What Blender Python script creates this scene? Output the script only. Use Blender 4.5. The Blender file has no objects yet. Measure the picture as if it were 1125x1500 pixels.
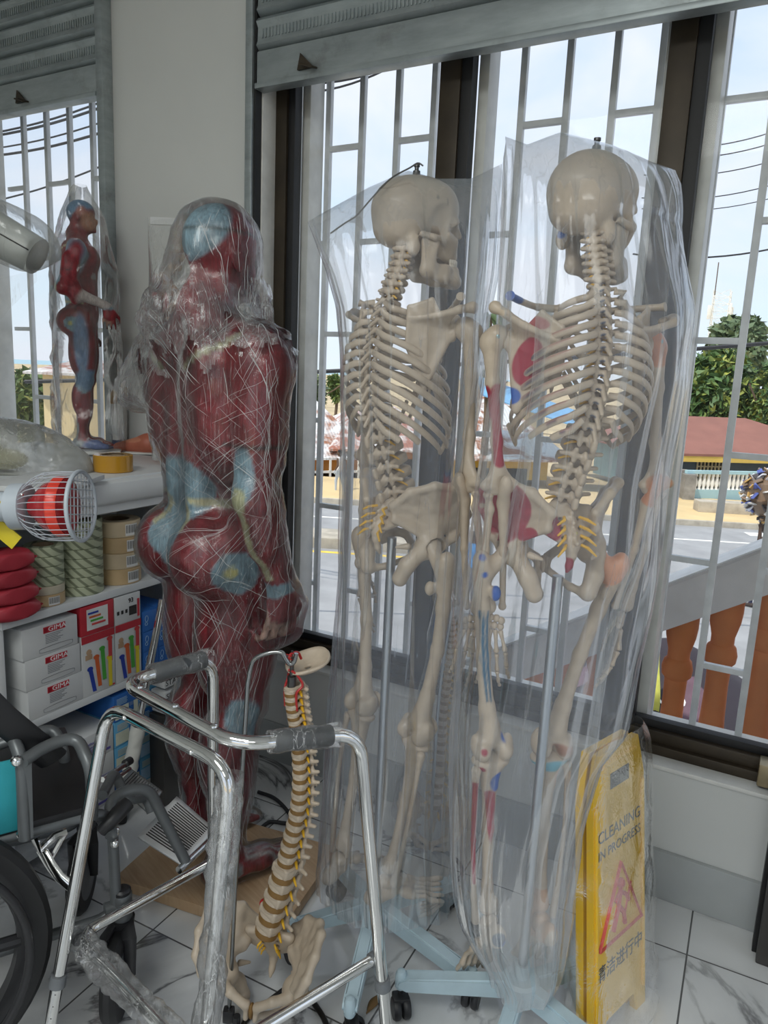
import bpy, bmesh, math, random
import numpy as np
from mathutils import Vector, Matrix, Euler
D = bpy.data; SC = bpy.context.scene; COL = SC.collection
random.seed(7); RNG = np.random.default_rng(7)
PI = math.pi
def R(a): return math.radians(a)
def V(*a): return Vector(a)

# ------------------------------------------------------------------ camera (wall runs along X, street is +Y, floor z=0)
FPX = 1075.0; CAM = Vector((0, 0, 1.40))
ROLL = math.atan(252/5620); PITCH = math.atan(203/1069.0); HEAD = R(28.7)
c_fh = Vector((-math.sin(HEAD), math.cos(HEAD), 0)); c_R = Vector((math.cos(HEAD), math.sin(HEAD), 0)); c_up = Vector((0, 0, 1))
c_F = c_fh*math.cos(PITCH) - c_up*math.sin(PITCH); c_U = c_up*math.cos(PITCH) + c_fh*math.sin(PITCH)
def ray(px, py):
    dx, dy = px-562.5, py-750.0; cr, sr = math.cos(ROLL), math.sin(ROLL)
    return (c_R*(dx*cr+dy*sr) + c_U*(dx*sr-dy*cr) + c_F*FPX).normalized()
def onz(px, py, z): d = ray(px, py); return CAM + d*((z-CAM.z)/d.z)
def ony(px, py, y): d = ray(px, py); return CAM + d*(y/d.y)
def onx(px, py, x): d = ray(px, py); return CAM + d*(x/d.x)
def ond(px, py, dep): d = ray(px, py); return CAM + d*(dep/d.dot(c_fh))
cam = D.objects.new('camera', D.cameras.new('camera')); COL.objects.link(cam)
cr, sr = math.cos(ROLL), math.sin(ROLL)
c_x = c_R*cr + c_U*sr; c_y = c_U*cr - c_R*sr
cam.matrix_world = Matrix(((c_x.x, c_y.x, -c_F.x, CAM.x), (c_x.y, c_y.y, -c_F.y, CAM.y), (c_x.z, c_y.z, -c_F.z, CAM.z), (0, 0, 0, 1)))
cam.data.sensor_fit = 'VERTICAL'; cam.data.sensor_height = 36.0; cam.data.lens = 36.0*FPX/1500.0
cam.data.clip_start = 0.02; cam.data.clip_end = 20000
SC.camera = cam

# ------------------------------------------------------------------ materials
class NT:
    def __init__(s, name):
        s.m = D.materials.new(name); s.m.use_nodes = True; s.t = s.m.node_tree; s.t.nodes.clear()
        s.out = s.n('ShaderNodeOutputMaterial')
    def n(s, typ, **kw):
        nd = s.t.nodes.new(typ)
        for k, v in kw.items(): setattr(nd, k, v)
        return nd
    def l(s, a, b): s.t.links.new(a, b)
    def val(s, sock, v):
        if hasattr(v, 'is_output'): s.l(v, sock)
        else:
            if isinstance(v, tuple) and len(v) == 3 and sock.type == 'RGBA': v = v+(1,)
            sock.default_value = v
    def coord(s, kind='Object', scale=(1, 1, 1), rot=(0, 0, 0)):
        tc = s.n('ShaderNodeTexCoord'); mp = s.n('ShaderNodeMapping'); s.l(tc.outputs[kind], mp.inputs[0])
        mp.inputs['Scale'].default_value = scale; mp.inputs['Rotation'].default_value = rot
        return mp.outputs[0]
    def noise(s, vec, scale, detail=4, rough=.55, dist=0):
        n = s.n('ShaderNodeTexNoise'); s.l(vec, n.inputs['Vector']); n.inputs['Scale'].default_value = scale
        n.inputs['Detail'].default_value = detail; n.inputs['Roughness'].default_value = rough; n.inputs['Distortion'].default_value = dist
        return n.outputs[0]
    def ramp(s, fac, stops):
        r = s.n('ShaderNodeValToRGB'); s.l(fac, r.inputs[0]); e = r.color_ramp.elements
        for i, (p, c) in enumerate(stops):
            el = e[i] if i < 2 else e.new(p)
            el.position = p; el.color = tuple(c)+(1,) if len(c) == 3 else c
        return r.outputs[0]
    def mix(s, fac, a, b, mode='MIX'):
        m = s.n('ShaderNodeMix', data_type='RGBA', blend_type=mode); s.val(m.inputs[0], fac); s.val(m.inputs[6], a); s.val(m.inputs[7], b)
        return m.outputs[2]
    def math(s, op, a, b=0.0):
        m = s.n('ShaderNodeMath', operation=op); s.val(m.inputs[0], a); s.val(m.inputs[1], b); return m.outputs[0]
    def bump(s, h, strength=.3, dist=.002):
        b = s.n('ShaderNodeBump'); s.l(h, b.inputs['Height']); b.inputs['Strength'].default_value = strength; b.inputs['Distance'].default_value = dist
        return b.outputs[0]
    def pbr(s, col, rough=.5, metal=0.0, normal=None, **kw):
        b = s.n('ShaderNodeBsdfPrincipled'); s.val(b.inputs['Base Color'], col); s.val(b.inputs['Roughness'], rough); s.val(b.inputs['Metallic'], metal)
        if normal is not None: s.l(normal, b.inputs['Normal'])
        for k, v in kw.items(): s.val(b.inputs[k.replace('_', ' ')], v)
        s.l(b.outputs[0], s.out.inputs[0]); return s.m
MATS = {}
def plain(name, col, rough=.5, metal=0.0, var=.12, vscale=12, bump=0.0, **kw):
    """solid colour with a little procedural variation"""
    if name in MATS: return MATS[name]
    t = NT(name); v = t.coord(); n = t.noise(v, vscale, 5)
    dark = tuple(max(0, c*(1-var)) for c in col); lite = tuple(min(1, c*(1+var)) for c in col)
    c = t.ramp(n, [(.3, dark), (.7, lite)])
    nm = t.bump(t.noise(v, vscale*12, 3), bump) if bump else None
    MATS[name] = t.pbr(c, rough, metal, nm, **kw); return MATS[name]
def vcol(name, rough=.5, var=.15, vscale=30, fibre=0.0, **kw):
    """colour from the 'paint' attribute (painted models), with fine variation"""
    if name in MATS: return MATS[name]
    t = NT(name); a = t.n('ShaderNodeAttribute', attribute_name='paint'); v = t.coord(); n = t.noise(v, vscale, 5)
    c = t.mix(1.0, a.outputs['Color'], t.ramp(n, [(.3, (1-var,)*3), (.7, (1+var*.5,)*3)]), 'MULTIPLY')
    nm = None
    if fibre:
        w = t.noise(t.coord(scale=(60, 60, 7)), 3.0, 4, .6, .6)
        c = t.mix(1.0, c, t.ramp(w, [(.35, (1-fibre,)*3), (.65, (1.12,)*3)]), 'MULTIPLY'); nm = t.bump(w, .35, .003)
    MATS[name] = t.pbr(c, rough, 0, nm, **kw); return MATS[name]
def film(name, haze=.12, hazecol=(.85, .88, .88), gloss=.5, rough=.12, streak=(14, 14, 2.5), bstr=.6, bdist=.006, lines=.0, edge=.35, trl=.7, lrots=((0, 0, 0),), lscale=(40, 40, 1.6), lwid=.018, ior=1.45):
    """thin clear plastic: mostly see-through, glossy with wrinkles, hazier at grazing angles and along white streaks painted as fold highlights"""
    if name in MATS: return MATS[name]
    t = NT(name)
    h = None; ln = None
    for k, r in enumerate(lrots):
        n = t.noise(t.coord(scale=streak, rot=r), 1.0+.37*k, 5, .6, .8); rid = t.math('ABSOLUTE', t.math('SUBTRACT', n, .5)); h = rid if h is None else t.math('MINIMUM', h, rid)
        n = t.noise(t.coord(scale=lscale, rot=r), 1.0+.31*k, 3, .55, .0); msk = t.ramp(t.noise(t.coord(scale=(5, 5, 3), rot=r), 1.3+k, 2), [(.48, (0, 0, 0)), (.66, (1, 1, 1))])
        l = t.math('MULTIPLY', t.ramp(t.math('ABSOLUTE', t.math('SUBTRACT', n, .5)), [(.0, (1, 1, 1)), (lwid, (0, 0, 0))]), msk); ln = l if ln is None else t.math('MAXIMUM', ln, l)  # white streaks: highlights of the plastic folds put into the haze
    nm = t.bump(h, bstr, bdist)
    lw = t.n('ShaderNodeLayerWeight'); lw.inputs[0].default_value = .35; t.l(nm, lw.inputs['Normal'])
    tr = t.n('ShaderNodeBsdfTransparent'); tr.inputs[0].default_value = (1, 1, 1, 1)
    df = t.n('ShaderNodeBsdfDiffuse'); df.inputs[0].default_value = hazecol+(1,)
    tl = t.n('ShaderNodeBsdfTranslucent'); tl.inputs[0].default_value = hazecol+(1,)
    md = t.n('ShaderNodeMixShader'); md.inputs[0].default_value = trl; t.l(df.outputs[0], md.inputs[1]); t.l(tl.outputs[0], md.inputs[2])
    gl = t.n('ShaderNodeBsdfAnisotropic'); gl.inputs[0].default_value = (1, 1, 1, 1); gl.inputs['Roughness'].default_value = rough; t.l(nm, gl.inputs['Normal'])
    hz = t.math('ADD', t.math('MULTIPLY', t.ramp(t.noise(t.coord(scale=tuple(x*.3 for x in streak)), 1.0, 3), [(.3, (.4,)*3), (.7, (1.5,)*3)]), haze), t.math('ADD', t.math('MULTIPLY', ln, lines), t.math('MULTIPLY', t.math('POWER', lw.outputs['Facing'], 3.0), edge)))
    m1 = t.n('ShaderNodeMixShader'); t.l(hz, m1.inputs[0]); t.l(tr.outputs[0], m1.inputs[1]); t.l(md.outputs[0], m1.inputs[2])
    fr = t.n('ShaderNodeFresnel'); fr.inputs[0].default_value = ior; t.l(nm, fr.inputs['Normal'])
    m2 = t.n('ShaderNodeMixShader'); t.l(t.math('MULTIPLY', fr.outputs[0], gloss), m2.inputs[0]); t.l(m1.outputs[0], m2.inputs[1]); t.l(gl.outputs[0], m2.inputs[2])
    t.l(m2.outputs[0], t.out.inputs[0]); MATS[name] = t.m; return t.m

# ------------------------------------------------------------------ mesh building
class MB:
    """collects shapes into one bmesh"""
    def __init__(s): s.bm = bmesh.new(); s.mi = 0
    def _new(s, verts, faces):
        vs = [s.bm.verts.new(v) for v in verts]
        for f in faces:
            try:
                fc = s.bm.faces.new([vs[i] for i in f]); fc.material_index = s.mi; fc.smooth = True
            except ValueError: pass
        return vs
    def faces(s, verts, F): s._new([Vector(v) for v in verts], F); return s
    def box(s, c, size, rot=None, bev=0.0, seg=2):
        b = bmesh.new(); bmesh.ops.create_cube(b, size=1.0)
        for v in b.verts: v.co = Vector((v.co.x*size[0], v.co.y*size[1], v.co.z*size[2]))
        if bev: bmesh.ops.bevel(b, geom=list(b.edges), offset=min(bev, min(size)*.45), segments=seg, profile=.6, affect='EDGES')
        M = rot if isinstance(rot, Matrix) else (Euler(rot).to_matrix() if rot is not None else Matrix.Identity(3))
        b.verts.index_update()
        s._new([M @ v.co + Vector(c) for v in b.verts], [[v.index for v in f.verts] for f in b.faces]); b.free(); return s
    def bb(s, lo, hi, bev=0.0): 
        return s.box([(a+b)/2 for a, b in zip(lo, hi)], [abs(b-a) for a, b in zip(lo, hi)], None, bev)
    def tube(s, pts, r, n=12, closed=False, cap=True, flat=None, up=None):
        """swept circle (flat=(k) squeezes the binormal) along pts; r scalar or list"""
        P = [Vector(p) for p in pts]; m = len(P); rr = [r]*m if np.isscalar(r) else list(r)
        T = []
        for i in range(m):
            a = P[(i-1) % m] if (closed or i > 0) else P[i]; b = P[(i+1) % m] if (closed or i < m-1) else P[i]
            d = b-a; T.append(d.normalized() if d.length > 1e-9 else Vector((0, 0, 1)))
        N = Vector(up) if up is not None else T[0].orthogonal()
        N = (N - T[0]*N.dot(T[0])); N = N.normalized() if N.length > 1e-6 else T[0].orthogonal().normalized()
        verts = []; k = flat if flat else 1.0
        for i in range(m):
            N = (Vector(up) if up is not None else N); N = N - T[i]*N.dot(T[i])
            N = N.normalized() if N.length > 1e-6 else T[i].orthogonal().normalized()
            Bn = T[i].cross(N)
            for j in range(n):
                a = 2*PI*j/n; verts.append(P[i] + N*(math.cos(a)*rr[i]) + Bn*(math.sin(a)*rr[i]*k))
        F = []
        for i in range(m if closed else m-1):
            i2 = (i+1) % m
            for j in range(n): F.append((i*n+j, i*n+(j+1) % n, i2*n+(j+1) % n, i2*n+j))
        if cap and not closed: F.append(tuple(range(n-1, -1, -1))); F.append(tuple((m-1)*n+j for j in range(n)))
        s._new(verts, F); return s
    def lathe(s, prof, n=24, M=None, cap=True):
        """prof = [(r,z)...] about local Z; M a 4x4"""
        M = M or Matrix.Identity(4); verts = []; m = len(prof)
        for r, z in prof:
            for j in range(n): verts.append(M @ Vector((r*math.cos(2*PI*j/n), r*math.sin(2*PI*j/n), z)))
        F = [(i*n+j, i*n+(j+1) % n, (i+1)*n+(j+1) % n, (i+1)*n+j) for i in range(m-1) for j in range(n)]
        if cap: F.append(tuple(range(n-1, -1, -1))); F.append(tuple((m-1)*n+j for j in range(n)))
        s._new(verts, F); return s
    def prism(s, poly, a, b, M=None):
        """2-D polygon (x,y) extruded z=a..b"""
        M = M or Matrix.Identity(4); n = len(poly)
        verts = [M @ Vector((x, y, a)) for x, y in poly] + [M @ Vector((x, y, b)) for x, y in poly]
        F = [tuple(range(n-1, -1, -1)), tuple(range(n, 2*n))] + [(i, (i+1) % n, n+(i+1) % n, n+i) for i in range(n)]
        s._new(verts, F); return s
    def grid(s, fn, nu, nv, closed_u=False):
        verts = [fn(i/(nu if closed_u else nu-1), j/(nv-1)) for j in range(nv) for i in range(nu)]
        F = [(j*nu+i, j*nu+(i+1) % nu, (j+1)*nu+(i+1) % nu, (j+1)*nu+i) for j in range(nv-1) for i in range(nu if closed_u else nu-1)]
        s._new(verts, F); return s
    def ball(s, c, r, n=14, M=None):
        r = (r,)*3 if np.isscalar(r) else r
        prof = [(math.sin(PI*i/n), -math.cos(PI*i/n)) for i in range(1, n)]
        T = Matrix.Translation(Vector(c)) @ (M or Matrix.Identity(4)) @ Matrix.Diagonal((r[0], r[1], r[2], 1))
        return s.lathe([(.02, -1)]+prof+[(.02, 1)], n+4, T)
    def mesh(s, name, loc=None, sharp=38):
        me = D.meshes.new(name)
        if loc is not None:
            for v in s.bm.verts: v.co -= Vector(loc)
        bmesh.ops.recalc_face_normals(s.bm, faces=list(s.bm.faces))
        s.bm.to_mesh(me); s.bm.free()
        if sharp: me.set_sharp_from_angle(angle=R(sharp))
        return me
def fillet(pts, rad, seg=5):
    """round the corners of a polyline"""
    P = [Vector(p) for p in pts]; out = [P[0]]
    for i in range(1, len(P)-1):
        a, b, c = P[i-1], P[i], P[i+1]; r = min(rad, (a-b).length*.49, (c-b).length*.49)
        p = b+(a-b).normalized()*r; q = b+(c-b).normalized()*r
        for k in range(seg+1):
            t = k/seg; out.append(p*(1-t)**2 + b*2*t*(1-t) + q*t*t)
    out.append(P[-1]); return out
def spline(pts, n=8):
    P = [Vector(p) for p in pts]; Q = [P[0]*2-P[1]]+P+[P[-1]*2-P[-2]]; out = []
    for i in range(1, len(Q)-2):
        for k in range(n):
            t = k/n; a, b, c, d = Q[i-1], Q[i], Q[i+1], Q[i+2]
            out.append(.5*((2*b)+(c-a)*t+(2*a-5*b+4*c-d)*t*t+(3*b-a-3*c+d)*t**3))
    out.append(P[-1]); return out
def tag(o, label, cat, group=None, kind=None):
    if label: o['label'] = label
    if cat: o['category'] = cat
    if group: o['group'] = group
    if kind: o['kind'] = kind
    return o
def thing(name, label, cat, loc=(0, 0, 0), rz=0.0, group=None, rot=None):
    o = D.objects.new(name, None); COL.objects.link(o); o.empty_display_size = .05
    o.location = loc; o.rotation_euler = rot if rot is not None else (0, 0, rz); return tag(o, label, cat, group)
def obj(name, mb, mats, parent=None, loc=None, rot=None, scale=None, world=False, sharp=38):
    """one mesh object; world=True means the shape was given in world coordinates under an unrotated Empty"""
    off = None
    if world and parent is not None:
        off = Vector((0, 0, 0)); q = parent
        while q is not None: off += q.location; q = q.parent
    me = mb if isinstance(mb, bpy.types.Mesh) else mb.mesh(name, off, sharp)
    if mats is not None and len(me.materials) == 0:
        for m in (mats if isinstance(mats, (list, tuple)) else [mats]): me.materials.append(m)
    o = D.objects.new(name, me); COL.objects.link(o); o.parent = parent
    if loc is not None: o.location = loc
    if rot is not None: o.rotation_euler = rot
    if scale is not None: o.scale = scale
    return o
def struct(name, mb, mats, parent=None, label=None): 
    o = obj(name, mb, mats, parent)
    if parent is None: o['kind'] = 'structure'
    if label: o['label'] = label
    return o
def dup(src, parent=None):
    c = src.copy(); COL.objects.link(c); c.parent = parent
    for ch in list(src.children): dup(ch, c)
    return c
def text_obj(name, body, size, mat, parent, M, align='CENTER', depth=.0006, sx=1.0, font=None):
    cu = D.curves.new(name, 'FONT'); cu.body = body; cu.size = size; cu.align_x = align; cu.align_y = 'CENTER'; cu.extrude = depth; cu.resolution_u = 3
    tmp = D.objects.new('tmp', cu); COL.objects.link(tmp)
    me = D.meshes.new_from_object(tmp.evaluated_get(bpy.context.evaluated_depsgraph_get())); D.objects.remove(tmp)
    me.name = name; me.transform(Matrix.Diagonal((sx, 1, 1, 1))); me.transform(M); me.materials.clear(); me.materials.append(mat)
    o = D.objects.new(name, me); COL.objects.link(o); o.parent = parent; return o

# ------------------------------------------------------------------ signed-distance modelling (numpy + surface nets)
def _rc(P, a, b, ra, rb):
    a = np.array(a, np.float32); b = np.array(b, np.float32); ab = b-a; L = max(float(ab@ab), 1e-12)
    t = np.clip(((P-a)@ab)/L, 0, 1); return np.linalg.norm(P-a-t[..., None]*ab, axis=-1)-(ra+(rb-ra)*t)
def _ell(P, c, r, rot=None):
    Q = P-np.array(c, np.float32)
    if rot is not None: Q = Q@np.array(Euler(rot).to_matrix(), np.float32)
    r = np.array(r, np.float32); k0 = np.linalg.norm(Q/r, axis=-1); k1 = np.linalg.norm(Q/(r*r), axis=-1)
    return k0*(k0-1)/np.maximum(k1, 1e-6)
def _box(P, c, h, rot=None, rd=0.0):
    Q = P-np.array(c, np.float32)
    if rot is not None: Q = Q@np.array(Euler(rot).to_matrix(), np.float32)
    q = np.abs(Q)-np.array(h, np.float32)+rd
    return np.linalg.norm(np.maximum(q, 0), axis=-1)+np.minimum(q.max(-1), 0)-rd
def _tri(P, a, b, c, th):
    a, b, c = [np.array(x, np.float32) for x in (a, b, c)]
    ba, cb, ac = b-a, c-b, a-c; n = np.cross(ba, ac); pa, pb, pc = P-a, P-b, P-c
    s = np.sign(pa@np.cross(ba, n))+np.sign(pb@np.cross(cb, n))+np.sign(pc@np.cross(ac, n))
    def e(u, p):
        t = np.clip((p@u)/(u@u), 0, 1); return ((t[..., None]*u-p)**2).sum(-1)
    d1 = np.minimum(np.minimum(e(ba, pa), e(cb, pb)), e(ac, pc)); d2 = (pa@n)**2/(n@n)
    return np.sqrt(np.where(s < 2, d1, d2))-th
def prim_eval(p, P):
    t = p[0]
    if t == 'rc': return _rc(P, *p[1:5])
    if t == 'ell': return _ell(P, *p[1:4])
    if t == 'box': return _box(P, *p[1:5])
    if t == 'tri': return _tri(P, *p[1:5])
def prim_bounds(p):
    t = p[0]
    if t == 'rc': A = np.array([p[1], p[2]]); r = max(p[3], p[4]); return A.min(0)-r, A.max(0)+r
    if t == 'ell': r = max(p[2]); return np.array(p[1])-r, np.array(p[1])+r
    if t == 'box': r = np.linalg.norm(p[2]); return np.array(p[1])-r, np.array(p[1])+r
    if t == 'tri': A = np.array(p[1:4]); return A.min(0)-p[4], A.max(0)+p[4]
def rc(a, b, ra, rb=None, k=0, op='add'): return (op, k, ('rc', a, b, ra, ra if rb is None else rb))
def ell(c, r, rot=None, k=0, op='add'): return (op, k, ('ell', c, (r, r, r) if np.isscalar(r) else r, rot))
def sbox(c, h, rot=None, rd=.002, k=0, op='add'): return (op, k, ('box', c, h, rot, rd))
def tri(a, b, c, th, k=0, op='add'): return (op, k, ('tri', a, b, c, th))
def poly(pts, rad, k=0, op='add'):
    rad = [rad]*len(pts) if np.isscalar(rad) else rad
    return [rc(pts[i], pts[i+1], rad[i], rad[i+1], k, op) for i in range(len(pts)-1)]
def flat(lst):
    out = []
    for x in lst:
        if isinstance(x, list): out += flat(x)
        else: out.append(x)
    return out
def sdf_grid(prims, res, pad=.01):
    prims = flat(prims); adds = [prim_bounds(p[2]) for p in prims if p[0] == 'add']
    lo = np.min([a for a, b in adds], 0)-pad-2*res; hi = np.max([b for a, b in adds], 0)+pad+2*res
    n = np.ceil((hi-lo)/res).astype(int)+1; arr = np.full(n, .12, np.float32)
    ax = [(lo[i]+np.arange(n[i])*res).astype(np.float32) for i in range(3)]
    for op, k, p in prims:
        a, b = prim_bounds(p); m = k+3*res+.012
        i0 = np.clip(np.floor((a-m-lo)/res).astype(int), 0, n-1); i1 = np.clip(np.ceil((b+m-lo)/res).astype(int)+1, 1, n)
        if np.any(i1 <= i0): continue
        sl = tuple(slice(i0[i], i1[i]) for i in range(3))
        G = np.stack(np.meshgrid(ax[0][sl[0]], ax[1][sl[1]], ax[2][sl[2]], indexing='ij'), -1)
        d = prim_eval(p, G).astype(np.float32); o = arr[sl]
        if op == 'sub':
            d = -d
            if k > 0: h = np.clip(.5+.5*(d-o)/k, 0, 1); arr[sl] = o+(d-o)*h+k*h*(1-h)
            else: arr[sl] = np.maximum(o, d)
        else:
            if k > 0: h = np.clip(.5+.5*(o-d)/k, 0, 1); arr[sl] = o+(d-o)*h-k*h*(1-h)
            else: arr[sl] = np.minimum(o, d)
    return arr, lo, res
def nets(arr, lo, res, iso=0.0):
    A = arr-iso; ins = A < 0; n = A.shape
    cnt = np.zeros(tuple(x-1 for x in n), np.int8); offs = [(i, j, k) for i in (0, 1) for j in (0, 1) for k in (0, 1)]
    for (i, j, k) in offs: cnt += ins[i:n[0]-1+i, j:n[1]-1+j, k:n[2]-1+k]
    cells = np.argwhere((cnt > 0) & (cnt < 8)); idx = np.full(cnt.shape, -1, np.int32); idx[tuple(cells.T)] = np.arange(len(cells))
    val = {o: A[cells[:, 0]+o[0], cells[:, 1]+o[1], cells[:, 2]+o[2]] for o in offs}
    acc = np.zeros((len(cells), 3)); num = np.zeros(len(cells))
    for o in offs:
        for ax in range(3):
            if o[ax]: continue
            q = list(o); q[ax] = 1; q = tuple(q); va, vb = val[o], val[q]; m = (va < 0) != (vb < 0)
            t = np.where(m, va/np.where(m, va-vb, 1), 0); pt = np.zeros((len(cells), 3)); pt += np.array(o); pt[:, ax] = t
            acc[m] += pt[m]; num[m] += 1
    verts = (cells+acc/num[:, None])*res+lo; quads = []
    for ax in range(3):
        u, v = (ax+1) % 3, (ax+2) % 3
        s0 = [slice(None)]*3; s1 = [slice(None)]*3; s0[ax] = slice(0, n[ax]-1); s1[ax] = slice(1, n[ax])
        a, b = ins[tuple(s0)], ins[tuple(s1)]; E = np.argwhere(a != b)
        if len(E) == 0: continue
        ok = (E[:, u] > 0) & (E[:, v] > 0) & (E[:, u] < n[u]-1) & (E[:, v] < n[v]-1); E = E[ok]
        def g(du, dv):
            C = E.copy(); C[:, u] -= du; C[:, v] -= dv; return idx[C[:, 0], C[:, 1], C[:, 2]]
        q = np.stack([g(1, 1), g(0, 1), g(0, 0), g(1, 0)], -1); flip = ~a[E[:, 0], E[:, 1], E[:, 2]]
        q[flip] = q[flip][:, ::-1]; quads.append(q)
    return verts, np.concatenate(quads)
def np_mesh(name, verts, quads, smooth=True):
    me = D.meshes.new(name); nv, nf = len(verts), len(quads); w = quads.shape[1]
    me.vertices.add(nv); me.vertices.foreach_set('co', np.asarray(verts, np.float32).ravel())
    me.loops.add(nf*w); me.loops.foreach_set('vertex_index', quads.ravel().astype(np.int32))
    me.polygons.add(nf); me.polygons.foreach_set('loop_start', np.arange(0, nf*w, w, dtype=np.int32))
    try: me.polygons.foreach_set('loop_total', np.full(nf, w, np.int32))
    except Exception: pass
    me.update(calc_edges=True); me.validate()
    if smooth: me.shade_smooth()
    return me
def relax(verts, quads, it=1, w=.5):
    v = verts.copy()
    for _ in range(it):
        acc = np.zeros_like(v); c = np.zeros(len(v))
        for k in range(4):
            a, b = quads[:, k], quads[:, (k+1) % 4]
            for s_, d_ in ((a, b), (b, a)):
                for ax in range(3): acc[:, ax] += np.bincount(s_, v[d_, ax], len(v))
                c += np.bincount(s_, minlength=len(v))
        v = v*(1-w)+w*acc/np.maximum(c, 1)[:, None]
    return v
def sdf_mesh(name, prims, res, iso=0.0, it=1, mirror=False):
    v, q = nets(*sdf_grid(prims, res), iso); v = relax(v, q, it)
    if mirror: v = v*np.array([-1, 1, 1]); q = q[:, ::-1]
    return np_mesh(name, v, np.ascontiguousarray(q))
def verts_of(me):
    a = np.empty(len(me.vertices)*3, np.float32); me.vertices.foreach_get('co', a); return a.reshape(-1, 3)
def noise3(P, f, seed=0):
    """cheap smooth value noise in [-1,1] on an (N,3) array"""
    P = np.asarray(P, np.float64)*f+seed*17.31; i = np.floor(P).astype(np.int64); t = P-i; t = t*t*(3-2*t); out = 0
    for dx in (0, 1):
        for dy in (0, 1):
            for dz in (0, 1):
                h = ((i[:, 0]+dx)*374761393+(i[:, 1]+dy)*668265263+(i[:, 2]+dz)*2147483647) & 0x7fffffff
                h = ((h ^ (h >> 13))*1274126177) & 0x7fffffff; h = ((h ^ (h >> 16)) & 0xffff)/32767.5-1
                out = out+h*(t[:, 0] if dx else 1-t[:, 0])*(t[:, 1] if dy else 1-t[:, 1])*(t[:, 2] if dz else 1-t[:, 2])
    return out
def paint(me, base, spots=(), noise_amt=0.0, soft=.003):
    """write the 'paint' colour attribute: spots = [(prim-list, colour)] painted where the prim's distance < 0"""
    P = verts_of(me); col = np.tile(np.array(base, np.float32), (len(P), 1))
    if noise_amt: col *= (1+noise_amt*noise3(P, 25))[:, None]
    for prims, c in spots:
        d = np.min([prim_eval(p[2], P) for p in flat([prims] if isinstance(prims, tuple) else prims)], 0)
        w = np.clip(.5-d/soft, 0, 1)[:, None]; col = col*(1-w)+np.array(c, np.float32)*w
    at = me.attributes.get('paint') or me.attributes.new('paint', 'FLOAT_COLOR', 'POINT')
    at.data.foreach_set('color', np.concatenate([np.clip(col, 0, 1), np.ones((len(P), 1))], 1).astype(np.float32).ravel()); return me

BONE = (.52, .43, .33)
M_bone = vcol('bone', .42, .10, 40, Subsurface_Weight=.0, Coat_Weight=.12)
M_nerve = plain('nerve_yellow', (.80, .46, .03), .45, vscale=60)
M_disc = plain('spinal_disc', (.23, .125, .035), .5, vscale=60)
M_artery = plain('artery_red', (.42, .02, .02), .4, vscale=60)
M_tooth = plain('tooth', (.78, .72, .62), .35, vscale=90)
M_steel = plain('steel_pole', (.50, .54, .58), .28, 1.0, vscale=6)
M_powder = plain('pale_blue_powder_coat', (.47, .60, .66), .38, vscale=9, bump=.02)
M_blackplastic = plain('black_plastic', (.018, .018, .02), .4, vscale=30)
M_wire = plain('dark_wire', (.12, .12, .12), .4, 1.0)
M_wire2 = plain('black_rod', (.03, .028, .026), .3, .6)
M_bone_plain = plain('bone_plain', BONE, .42, vscale=40, Coat_Weight=.12)
M_screw = plain('blue_zinc_screw', (.25, .45, .52), .3, .8)
# ------------------------------------------------------------------ the shop room
def m_wall():
    t = NT('painted_plaster'); v = t.coord(); n = t.noise(v, 1.3, 5); n2 = t.noise(v, 45, 3)
    c = t.ramp(n, [(.3, (.60, .615, .60)), (.7, (.68, .69, .67))]); return t.pbr(c, .6, 0, t.bump(n2, .12, .001))
def m_floor():
    t = NT('white_marble_tile'); v = t.coord(rot=(0, 0, R(-2)))
    br = t.n('ShaderNodeTexBrick', offset=0.0); t.l(v, br.inputs['Vector']); br.inputs['Scale'].default_value = 1.0; br.inputs['Brick Width'].default_value = .6; br.inputs['Row Height'].default_value = .6
    br.inputs['Mortar Size'].default_value = .0022; br.inputs['Mortar Smooth'].default_value = .1
    br.inputs['Color1'].default_value = (0, 0, 0, 1); br.inputs['Color2'].default_value = (.6, .6, .6, 1)
    sh = t.n('ShaderNodeVectorMath', operation='ADD'); t.l(v, sh.inputs[0]); t.l(br.outputs['Color'], sh.inputs[1])
    w = t.noise(sh.outputs[0], 1.25, 7, .55, 1.2); vein = t.math('ABSOLUTE', t.math('SUBTRACT', w, .5)); msk = t.ramp(t.noise(sh.outputs[0], 1.1, 3), [(.40, (0, 0, 0)), (.55, (1, 1, 1))])
    vn = t.math('MULTIPLY', t.ramp(vein, [(.0, (1, 1, 1)), (.016, (0, 0, 0))]), msk); soft = t.math('MULTIPLY', t.ramp(vein, [(.0, (.6, .6, .6)), (.11, (0, 0, 0))]), msk)
    c = t.mix(soft, (.70, .71, .71), (.42, .43, .44)); c = t.mix(vn, c, (.12, .12, .125)); c = t.mix(br.outputs['Fac'], c, (.10, .10, .10))
    return t.pbr(c, .12, 0, None, Coat_Weight=.2)
def m_shutter():
    t = NT('galvanised_steel'); v = t.coord(scale=(3, 3, 14)); n = t.noise(v, 1.6, 6, .65); n2 = t.noise(t.coord(scale=(1, 1, 1)), 7, 6, .7)
    c = t.ramp(n, [(.3, (.32, .36, .37)), (.7, (.48, .53, .54))]); c = t.mix(t.ramp(n2, [(.55, (0, 0, 0)), (.75, (.6, .6, .6))]), c, (.20, .20, .19))
    return t.pbr(c, t.ramp(n2, [(.3, (.34,)*3), (.7, (.55,)*3)]), .75)
M_wall = m_wall(); M_floor = m_floor(); M_galv = m_shutter()
M_bronze = plain('bronze_anodised_frame', (.042, .031, .019), .45, .3, vscale=8, var=.3, bump=.02)
M_rubber = plain('black_gasket', (.012, .012, .013), .55)
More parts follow.
